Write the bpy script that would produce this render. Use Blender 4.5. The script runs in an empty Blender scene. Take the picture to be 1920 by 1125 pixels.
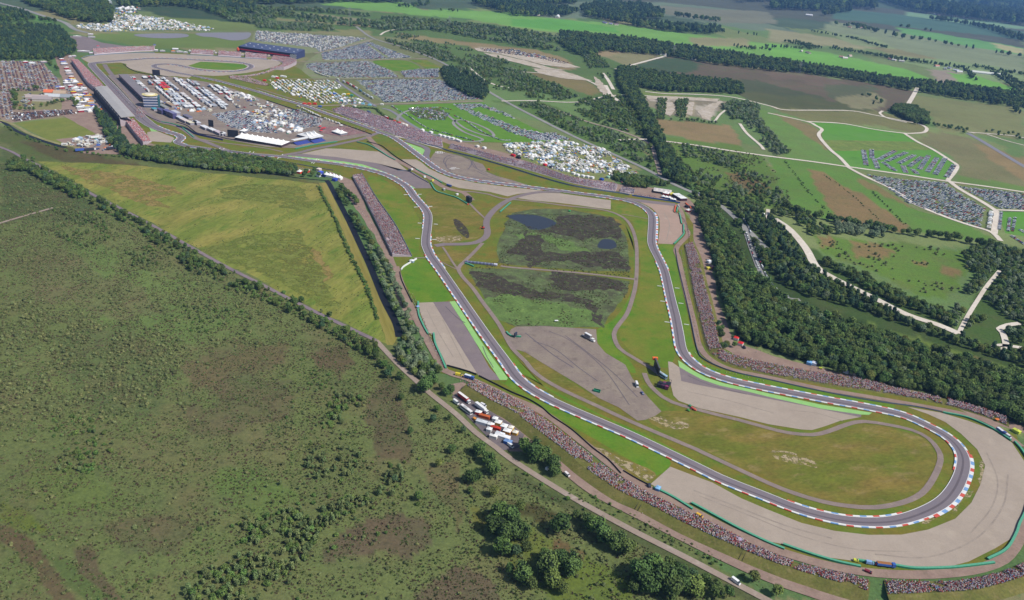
import bpy, math, random
import numpy as np
random.seed(7); RNG = np.random.default_rng(7)
S = bpy.context.scene
# ---------------------------------------------------------------- camera, sky, sun, exposure
F, TH, RO, H = 1468.0, 0.44306, 0.0993, 350.0
cr, sr, ct, st = math.cos(RO), math.sin(RO), math.cos(TH), math.sin(TH)
from mathutils import Matrix, Vector
Rv, Uv, Fv = Vector((1, 0, 0)), Vector((0, st, ct)), Vector((0, ct, -st))
cx_, cy_ = Rv * cr + Uv * sr, Rv * -sr + Uv * cr
cam = bpy.data.cameras.new('camera'); camo = bpy.data.objects.new('camera', cam)
m = Matrix.Identity(4)
for i in range(3):
    m[i][0] = cx_[i]; m[i][1] = cy_[i]; m[i][2] = -Fv[i]
m[2][3] = H
camo.matrix_world = m
cam.sensor_width = 36; cam.lens = F / 1920 * 36; cam.clip_start = 1; cam.clip_end = 90000
S.collection.objects.link(camo); S.camera = camo
SUN_EL = math.radians(48)
SDIR = Vector((0.913, -0.407, 0)).normalized()          # towards the sun, on the ground
W = bpy.data.worlds.new('World'); S.world = W; W.use_nodes = True
nt = W.node_tree; bg = nt.nodes['Background']
sky = nt.nodes.new('ShaderNodeTexSky'); sky.sky_type = 'NISHITA'; sky.sun_disc = False
sky.sun_elevation = SUN_EL; sky.sun_rotation = math.atan2(SDIR.x, SDIR.y)
sky.air_density = 1.0; sky.dust_density = 1.2; sky.ozone_density = 1.0
nt.links.new(sky.outputs[0], bg.inputs[0]); bg.inputs[1].default_value = 0.10
sl = bpy.data.lights.new('sun', 'SUN'); sl.energy = 4.3; sl.angle = math.radians(0.5); sl.color = (1.0, 0.955, 0.88)
so = bpy.data.objects.new('sun', sl); S.collection.objects.link(so)
sd = Vector((SDIR.x * math.cos(SUN_EL), SDIR.y * math.cos(SUN_EL), math.sin(SUN_EL)))
so.rotation_euler = sd.to_track_quat('Z', 'Y').to_euler(); so.location = sd * 900
S.view_settings.view_transform = 'Standard'; S.view_settings.look = 'None'
S.view_settings.exposure = 0.2; S.view_settings.gamma = 1.0; S.view_settings.use_curve_mapping = False
S.cycles.max_bounces = 4; S.cycles.diffuse_bounces = 2; S.cycles.glossy_bounces = 2; S.cycles.transparent_max_bounces = 6
S.cycles.volume_bounces = 0; S.cycles.caustics_reflective = False; S.cycles.caustics_refractive = False
# ---------------------------------------------------------------- helpers
COL = S.collection
KA = 0.74                                                # sunlit picture value -> surface albedo
def hexlin(h):
    h = h.lstrip('#'); o = []
    for i in (0, 2, 4):
        c = int(h[i:i + 2], 16) / 255; o.append((c / 12.92 if c < 0.04045 else ((c + 0.055) / 1.055) ** 2.4) * KA)
    return o
def P(s):
    return np.array([[float(b) for b in a.split(',')] for a in s.split()])
def G(p, z=0.0):
    """pixel of the 1920 px photograph -> point of the plane at height z, in metres"""
    p = np.atleast_2d(np.asarray(p, float)); x = p[:, 0] - 960; y = 562.5 - p[:, 1]
    xr = cr * x - sr * y; yr = sr * x + cr * y
    dy = F * ct + yr * st; dz = np.minimum(-F * st + yr * ct, -8.0); t = (z - H) / dz
    return np.stack([xr * t, dy * t], 1)
def G1(x, y, z=0.0):
    g = G([[x, y]], z)[0]; return float(g[0]), float(g[1])
def proj(g, z=0.0):
    x, y = g[:, 0], g[:, 1]; zz = z - H
    d = y * ct - zz * st; u = y * st + zz * ct
    d = np.where(d < 1, 1, d); xr = x / d * F; yr = u / d * F
    return np.stack([960 + cr * xr + sr * yr, 562.5 - (-sr * xr + cr * yr)], 1)
def lerp(a, b, t): return a + (b - a) * t
def smooth(g, step=6.0, closed=False):
    g = np.asarray(g, float); n = len(g)
    if closed: q = np.vstack([g[-1], g, g[0], g[1]])
    else: q = np.vstack([2 * g[0] - g[1], g, 2 * g[-1] - g[-2]])
    out = []
    for i in range(1, len(q) - 2):
        a, b, c, d = q[i - 1], q[i], q[i + 1], q[i + 2]
        k = max(2, int(np.linalg.norm(c - b) / step))
        for j in range(k):
            t = j / k
            out.append(0.5 * ((2 * b) + (c - a) * t + (2 * a - 5 * b + 4 * c - d) * t * t + (3 * b - a - 3 * c + d) * t ** 3))
    if not closed: out.append(q[-2])
    return np.array(out)
def resample(g, n):
    d = np.r_[0, np.cumsum(np.linalg.norm(np.diff(g, axis=0), axis=1))]
    t = np.linspace(0, d[-1], n); return np.stack([np.interp(t, d, g[:, 0]), np.interp(t, d, g[:, 1])], 1)
def length(g): return float(np.linalg.norm(np.diff(g, axis=0), axis=1).sum())
def normals(g, closed=False):
    if closed: t = np.roll(g, -1, 0) - np.roll(g, 1, 0)
    else: t = np.gradient(g, axis=0)
    t /= np.linalg.norm(t, axis=1)[:, None] + 1e-9
    return np.stack([-t[:, 1], t[:, 0]], 1)              # to the left of travel
def inside(pts, poly):
    x, y = pts[:, 0], pts[:, 1]; r = np.zeros(len(pts), bool); n = len(poly); j = n - 1
    for i in range(n):
        xi, yi = poly[i]; xj, yj = poly[j]
        c = (yi > y) != (yj > y)
        r ^= c & (x < (xj - xi) * (y - yi) / ((yj - yi) if yj != yi else 1e-9) + xi); j = i
    return r
def vnoise(x, y, s, seed=0, octv=3):
    tot = np.zeros_like(x, float); amp = 1.0; nrm = 0
    for o in range(octv):
        X, Y = x / s, y / s; xi, yi = np.floor(X), np.floor(Y); fx, fy = X - xi, Y - yi
        fx = fx * fx * (3 - 2 * fx); fy = fy * fy * (3 - 2 * fy)
        def hsh(a, b):
            v = np.sin(a * 127.1 + b * 311.7 + seed * 74.7 + o * 19.3) * 43758.5453; return v - np.floor(v)
        tot += amp * ((hsh(xi, yi) * (1 - fx) + hsh(xi + 1, yi) * fx) * (1 - fy) + (hsh(xi, yi + 1) * (1 - fx) + hsh(xi + 1, yi + 1) * fx) * fy)
        nrm += amp; amp *= 0.5; s = s / 2.1
    return tot / nrm
def link(name, me, mats=(), parent=None, loc=None, rz=0.0, **props):
    o = bpy.data.objects.new(name, me); COL.objects.link(o)
    if me is not None and mats and len(me.materials) == 0:
        for q in (mats if isinstance(mats, (list, tuple)) else (mats,)): me.materials.append(q)
    if parent is not None: o.parent = parent
    if loc is not None: o.location = loc
    if rz: o.rotation_euler = (0, 0, rz)
    for k, v in props.items(): o[k] = v
    return o
def thing(name, label, cat, loc, rz=0.0, group=None):
    o = link(name, None, loc=loc, rz=rz, label=label, category=cat)
    if group: o['group'] = group
    return o
class MB:
    """collects simple solids; mesh() makes one mesh of them"""
    def __init__(s): s.v, s.f, s.m = [], [], []
    def add(s, v, f, mi=0):
        o = len(s.v); s.v += [tuple(map(float, q)) for q in v]; s.f += [tuple(o + i for i in q) for q in f]; s.m += [mi] * len(f); return s
    def box(s, x0, x1, y0, y1, z0, z1, mi=0, top=0.0, topy=0.0):
        v = [(x0, y0, z0), (x1, y0, z0), (x1, y1, z0), (x0, y1, z0), (x0 + top, y0 + topy, z1), (x1 - top, y0 + topy, z1), (x1 - top, y1 - topy, z1), (x0 + top, y1 - topy, z1)]
        return s.add(v, [(3, 2, 1, 0), (4, 5, 6, 7), (0, 1, 5, 4), (1, 2, 6, 5), (2, 3, 7, 6), (3, 0, 4, 7)], mi)
    def cyl(s, x, y, z0, z1, r0, r1=None, n=8, mi=0, axis='z'):
        r1 = r0 if r1 is None else r1; v = []
        for k in range(n):
            a = 2 * math.pi * k / n; v.append((r0 * math.cos(a), r0 * math.sin(a), z0))
        for k in range(n):
            a = 2 * math.pi * k / n; v.append((r1 * math.cos(a), r1 * math.sin(a), z1))
        if axis == 'z': v = [(x + a, y + b, c) for a, b, c in v]
        elif axis == 'y': v = [(x + a, c, y + b) for a, b, c in v]
        else: v = [(c, x + a, y + b) for a, b, c in v]
        return s.add(v, [tuple(range(n - 1, -1, -1)), tuple(range(n, 2 * n))] + [(k, (k + 1) % n, n + (k + 1) % n, n + k) for k in range(n)], mi)
    def ball(s, x, y, z, rx, ry, rz, n=7, k=5, mi=0, jit=0.0):
        v = [(x, y, z + rz)]
        for i in range(1, k):
            for j in range(n):
                a = math.pi * i / k; b = 2 * math.pi * j / n; q = 1 + random.uniform(-jit, jit)
                v.append((x + rx * q * math.sin(a) * math.cos(b), y + ry * q * math.sin(a) * math.sin(b), z + rz * q * math.cos(a)))
        v.append((x, y, z - rz)); f = [(0, 1 + j, 1 + (j + 1) % n) for j in range(n)]
        for i in range(k - 2):
            f += [(1 + i * n + j, 1 + (i + 1) * n + j, 1 + (i + 1) * n + (j + 1) % n, 1 + i * n + (j + 1) % n) for j in range(n)]
        b = 1 + (k - 2) * n; f += [(b + (j + 1) % n, b + j, len(v) - 1) for j in range(n)]
        return s.add(v, f, mi)
    def mesh(s, name, mats=(), sm=False):
        me = bpy.data.meshes.new(name); me.from_pydata(s.v, [], s.f)
        for q in mats: me.materials.append(q)
        if len(mats) > 1: me.polygons.foreach_set('material_index', s.m)
        if sm: me.polygons.foreach_set('use_smooth', [True] * len(s.f))
        me.update(); return me
# ---------------------------------------------------------------- materials
def base_mat(name, rough=0.85, spec=0.25):
    mt = bpy.data.materials.new(name); mt.use_nodes = True; n = mt.node_tree.nodes; b = n['Principled BSDF']
    b.inputs['Roughness'].default_value = rough; b.inputs['Specular IOR Level'].default_value = spec
    return mt, mt.node_tree, b
def mix(t, a, b, f, mode='MIX'):
    q = t.nodes.new('ShaderNodeMix'); q.data_type = 'RGBA'; q.blend_type = mode
    for sock, v in ((q.inputs[0], f), (q.inputs[6], a), (q.inputs[7], b)):
        if isinstance(v, bpy.types.NodeSocket): t.links.new(v, sock)
        elif isinstance(v, (int, float)): sock.default_value = v
        else: sock.default_value = (*v, 1)
    return q.outputs[2]
def noise(t, vec, scale, detail=3, rough=0.6, lo=0.35, hi=0.65):
    q = t.nodes.new('ShaderNodeTexNoise'); q.inputs['Scale'].default_value = scale; q.inputs['Detail'].default_value = detail; q.inputs['Roughness'].default_value = rough
    t.links.new(vec, q.inputs['Vector'])
    r = t.nodes.new('ShaderNodeMapRange'); r.inputs[1].default_value = lo; r.inputs[2].default_value = hi; t.links.new(q.outputs[0], r.inputs[0])
    return r.outputs[0]
def coords(t, stretch=None):
    g = t.nodes.new('ShaderNodeNewGeometry')
    if not stretch: return g.outputs['Position']
    mp = t.nodes.new('ShaderNodeMapping'); mp.vector_type = 'TEXTURE'; mp.inputs['Rotation'].default_value = (0, 0, stretch[0]); mp.inputs['Scale'].default_value = (1 / stretch[1], 1 / stretch[2], 1)
    t.links.new(g.outputs['Position'], mp.inputs['Vector']); return mp.outputs[0]
MAT = {}
def gmat(name, c1, c2=None, c3=None, big=70, small=3.0, amt=0.5, speck=0.25, rough=0.95, stretch=None, stripe=None):
    """surface of mottled ground: two or three colours in patches of `big` metres, grain of `small` metres"""
    if name in MAT: return MAT[name]
    mt, t, b = base_mat(name, rough, 0.1); v = coords(t, stretch); c1 = hexlin(c1); c2 = hexlin(c2) if c2 else [q * 0.8 for q in c1]
    col = mix(t, c1, c2, noise(t, v, 1 / big, 4, 0.62, 0.38, 0.62))
    if c3: col = mix(t, col, hexlin(c3), noise(t, v, 2.3 / big, 5, 0.65, 0.55, 0.72))
    if stripe:
        w = t.nodes.new('ShaderNodeTexWave'); w.inputs['Scale'].default_value = stripe[1]; w.inputs['Distortion'].default_value = 0.6
        mp = t.nodes.new('ShaderNodeMapping'); mp.inputs['Rotation'].default_value = (0, 0, stripe[0]); t.links.new(coords(t), mp.inputs[0]); t.links.new(mp.outputs[0], w.inputs[0])
        col = mix(t, col, hexlin(stripe[2]), mixf(t, w.outputs['Fac'], stripe[3]))
    g = noise(t, v, 1 / small, 4, 0.7, 0.3, 0.7)
    q = t.nodes.new('ShaderNodeMapRange'); q.inputs[3].default_value = 1 - speck; q.inputs[4].default_value = 1 + speck; t.links.new(g, q.inputs[0])
    g2 = noise(t, v, 1 / (small * 6), 3, 0.6, 0.3, 0.7)
    q2 = t.nodes.new('ShaderNodeMapRange'); q2.inputs[3].default_value = 1 - speck * .6; q2.inputs[4].default_value = 1 + speck * .6; t.links.new(g2, q2.inputs[0])
    mu = t.nodes.new('ShaderNodeMath'); mu.operation = 'MULTIPLY'; t.links.new(q.outputs[0], mu.inputs[0]); t.links.new(q2.outputs[0], mu.inputs[1])
    vm = t.nodes.new('ShaderNodeVectorMath'); vm.operation = 'SCALE'; t.links.new(col, vm.inputs[0]); t.links.new(mu.outputs[0], vm.inputs['Scale'])
    t.links.new(vm.outputs[0], b.inputs['Base Color']); MAT[name] = mt; return mt
def mixf(t, s, k):
    q = t.nodes.new('ShaderNodeMath'); q.operation = 'MULTIPLY'; q.inputs[1].default_value = k; t.links.new(s, q.inputs[0]); return q.outputs[0]
def pmat(name, c, rough=0.6, spec=0.3, metal=0.0, var=0.0, grain=0.1, gs=0.6):
    """paint, cloth, metal: one colour with slight soiling; var varies it from object to object"""
    if name in MAT: return MAT[name]
    mt, t, b = base_mat(name, rough, spec); c = hexlin(c); b.inputs['Metallic'].default_value = metal
    tc = t.nodes.new('ShaderNodeTexCoord')
    col = mix(t, c, [q * (1 - 2.2 * grain) for q in c], noise(t, tc.outputs['Object'], gs, 3, 0.6, 0.4, 0.75))
    if var:
        oi = t.nodes.new('ShaderNodeObjectInfo'); hs = t.nodes.new('ShaderNodeHueSaturation')
        r = t.nodes.new('ShaderNodeMapRange'); r.inputs[3].default_value = 1 - var; r.inputs[4].default_value = 1 + var
        t.links.new(oi.outputs['Random'], r.inputs[0]); t.links.new(r.outputs[0], hs.inputs['Value']); t.links.new(col, hs.inputs['Color']); col = hs.outputs[0]
    t.links.new(col, b.inputs['Base Color']); MAT[name] = mt; return mt
def leafmat(name, dark, light, var=0.25):
    mt, t, b = base_mat(name, 0.7, 0.15); tc = t.nodes.new('ShaderNodeTexCoord'); oi = t.nodes.new('ShaderNodeObjectInfo')
    col = mix(t, hexlin(dark), hexlin(light), noise(t, tc.outputs['Object'], 0.55, 3, 0.7, 0.36, 0.64))
    hs = t.nodes.new('ShaderNodeHueSaturation')
    r = t.nodes.new('ShaderNodeMapRange'); r.inputs[3].default_value = 1 - var; r.inputs[4].default_value = 1 + var; t.links.new(oi.outputs['Random'], r.inputs[0])
    m2 = t.nodes.new('ShaderNodeMath'); m2.operation = 'MULTIPLY'; m2.inputs[1].default_value = 7.31; t.links.new(oi.outputs['Random'], m2.inputs[0])
    m3 = t.nodes.new('ShaderNodeMath'); m3.operation = 'FRACT'; t.links.new(m2.outputs[0], m3.inputs[0])
    r2 = t.nodes.new('ShaderNodeMapRange'); r2.inputs[3].default_value = 0.475; r2.inputs[4].default_value = 0.52; t.links.new(m3.outputs[0], r2.inputs[0])
    t.links.new(r.outputs[0], hs.inputs['Value']); t.links.new(r2.outputs[0], hs.inputs['Hue']); t.links.new(col, hs.inputs['Color'])
    t.links.new(hs.outputs[0], b.inputs['Base Color']); MAT[name] = mt; return mt
# ---------------------------------------------------------------- flat pieces of the setting
def clean(label_or_none): return label_or_none
def structure(o, label, cat='ground'):
    o['kind'] = 'structure'; o['label'] = label; o['category'] = cat; return o
ZC = {'field': 0.03, 'verge': 0.16, 'gravel': 0.32, 'runoff': 0.37, 'lime': 0.41, 'path': 0.44, 'track': 0.75}
ZSTEP = {'field': 0.004, 'verge': 0.004, 'gravel': 0.004, 'runoff': 0.004, 'lime': 0.004, 'path': 0.004, 'track': 0.01}
def nextz(layer):
    z = ZC[layer]; ZC[layer] += ZSTEP[layer]; return z
def sheet(name, s, mat, layer, label, cat='ground', sm=False, jit=0.0, step=8.0, z=None, ground=False):
    g = np.asarray(s) if ground else G(P(s) if isinstance(s, str) else s)
    if sm: g = smooth(g, step, True)
    elif jit:
        out = []
        for i in range(len(g)):
            a, b = g[i], g[(i + 1) % len(g)]; k = max(1, int(np.linalg.norm(b - a) / step))
            out += [lerp(a, b, j / k) for j in range(k)]
        g = np.array(out)
    if jit:
        g = g + jit * 2 * (np.stack([vnoise(g[:, 0], g[:, 1], step * 2.2, 3), vnoise(g[:, 0], g[:, 1], step * 2.2, 9)], 1) - 0.5)
    z = nextz(layer) if z is None else z
    me = bpy.data.meshes.new(name); me.from_pydata([(a, b, z) for a, b in g], [], [tuple(range(len(g)))])
    me.update()
    if me.polygons[0].normal.z < 0: me.flip_normals()
    return structure(link(name, me, mat), label, cat)
def ribbon(name, g, w, mat, layer, label, cat='road', z=None, parent=None, off=0.0, closed=False, kind=True):
    n = normals(g, closed); w = np.broadcast_to(np.asarray(w, float), (len(g),)); off = np.broadcast_to(np.asarray(off, float), (len(g),))
    a = g + n * (off + w / 2)[:, None]; b = g + n * (off - w / 2)[:, None]; z = nextz(layer) if z is None else z
    v = [(x, y, z) for x, y in b] + [(x, y, z) for x, y in a]; k = len(g)
    f = [(i, i + 1, k + i + 1, k + i) for i in range(k - 1)]
    if closed: f.append((k - 1, 0, k, 2 * k - 1))
    me = bpy.data.meshes.new(name); me.from_pydata(v, [], f); me.update(); o = link(name, me, mat, parent)
    if kind: structure(o, label, cat)
    return o
ROADS = []
def road(name, s, w, mat, label, layer='path', cat='road', sm=True, **k):
    g = G(P(s)); g = smooth(g, 8.0) if sm else g
    if name in ('sand_track', 'main_road', 'lane', 'service_road', 'canal'): ROADS.append((g, w / 2, name))
    ribbon(name, g, w, mat, layer, label, cat, **k); return g
def adir(a, b):
    g = G([a, b]); return math.atan2(g[1][1] - g[0][1], g[1][0] - g[0][0])
# ---------------------------------------------------------------- the land: one sheet to the horizon, its fields in its vertex colour
def build_land():
    ang = np.r_[np.arange(-180, -72, 4.0), np.arange(-72, 72, 0.3), np.arange(72, 180, 4.0)]
    rad = np.r_[0.0, np.geomspace(90, 40000, 560)]
    A, R = np.meshgrid(np.radians(ang), rad[1:]); x = (R * np.sin(A)).ravel(); y = (R * np.cos(A)).ravel()
    v = np.stack([np.r_[0, x], np.r_[0, y], np.zeros(len(x) + 1)], 1); na, nr = len(ang), len(rad) - 1
    i = np.arange(nr - 1)[:, None] * na + np.arange(na)[None, :] + 1; j = np.arange(nr - 1)[:, None] * na + (np.arange(na)[None, :] + 1) % na + 1
    q = np.stack([i, j, j + na, i + na], -1).reshape(-1, 4)[:, ::-1]
    fan = [(0, 1 + (k + 1) % na, 1 + k) for k in range(na)]
    me = bpy.data.meshes.new('ground'); me.from_pydata(v.tolist(), [], q.tolist() + fan); me.update()
    if me.polygons[5].normal.z < 0: me.flip_normals()
    g = v[:, :2]; gx, gy = g[:, 0], g[:, 1]; px = proj(g)
    front = gy > 20
    d = np.hypot(gx, gy)
    # default: a patchwork of farmland
    cell = vnoise(gx + 900 * (vnoise(gx, gy, 3000, 5) - .5), gy, 900, 11, 1)
    col = np.zeros((len(g), 4)); col[:, 3] = 0.35
    cols = [hexlin(c) for c in ('6f8a52', '84925c', '5f7d4a', '8f8a62', '7a8a58')]
    idx = np.clip((cell * 7).astype(int) % 5, 0, 4); col[:, :3] = np.array(cols)[idx]
    w1 = (vnoise(gx, gy, 45, 21, 4) - .5) * 1.5; w2 = (vnoise(gx, gy, 45, 33, 4) - .5) * 1.5
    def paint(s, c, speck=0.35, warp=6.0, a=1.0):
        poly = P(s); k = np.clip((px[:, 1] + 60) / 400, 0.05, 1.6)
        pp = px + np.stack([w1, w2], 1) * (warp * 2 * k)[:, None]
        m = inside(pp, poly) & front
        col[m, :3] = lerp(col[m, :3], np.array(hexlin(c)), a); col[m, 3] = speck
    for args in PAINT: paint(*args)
    at = me.color_attributes.new('land', 'FLOAT_COLOR', 'POINT'); at.data.foreach_set('color', col.ravel().astype(np.float32))
    mt, t, b = base_mat('land', 0.95, 0.05); ca = t.nodes.new('ShaderNodeVertexColor'); ca.layer_name = 'land'; v = coords(t)
    sp = ca.outputs['Alpha']
    def mr(s, lo, hi):
        q = t.nodes.new('ShaderNodeMapRange'); q.inputs[3].default_value = lo; q.inputs[4].default_value = hi; t.links.new(s, q.inputs[0]); return q.outputs[0]
    def mul(a, c):
        q = t.nodes.new('ShaderNodeMath'); q.operation = 'MULTIPLY'; t.links.new(a, q.inputs[0]); t.links.new(c, q.inputs[1]); return q.outputs[0]
    warm = mix(t, ca.outputs['Color'], hexlin('7b6650'), mixf(t, mul(noise(t, v, 1 / 46, 5, 0.65, 0.46, 0.68), sp), 0.62))
    grn = mix(t, warm, hexlin('5f7044'), mixf(t, mul(noise(t, v, 1 / 31, 5, 0.7, 0.45, 0.66), sp), 0.6))
    drk = mix(t, grn, hexlin('2f3a28'), mixf(t, mul(noise(t, v, 1 / 5.5, 5, 0.72, 0.5, 0.66), sp), 0.62))
    f1 = mr(noise(t, v, 1 / 2.0, 4, 0.75, 0.3, 0.7), 0.72, 1.28); f2 = mr(noise(t, v, 1 / 260, 4, 0.6, 0.3, 0.7), 0.87, 1.12)
    vm = t.nodes.new('ShaderNodeVectorMath'); vm.operation = 'SCALE'; t.links.new(drk, vm.inputs[0]); t.links.new(mul(f1, f2), vm.inputs['Scale'])
    t.links.new(vm.outputs[0], b.inputs['Base Color'])
    structure(link('ground', me, mt), 'flat heath and farmland reaching to the horizon', 'ground')
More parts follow.
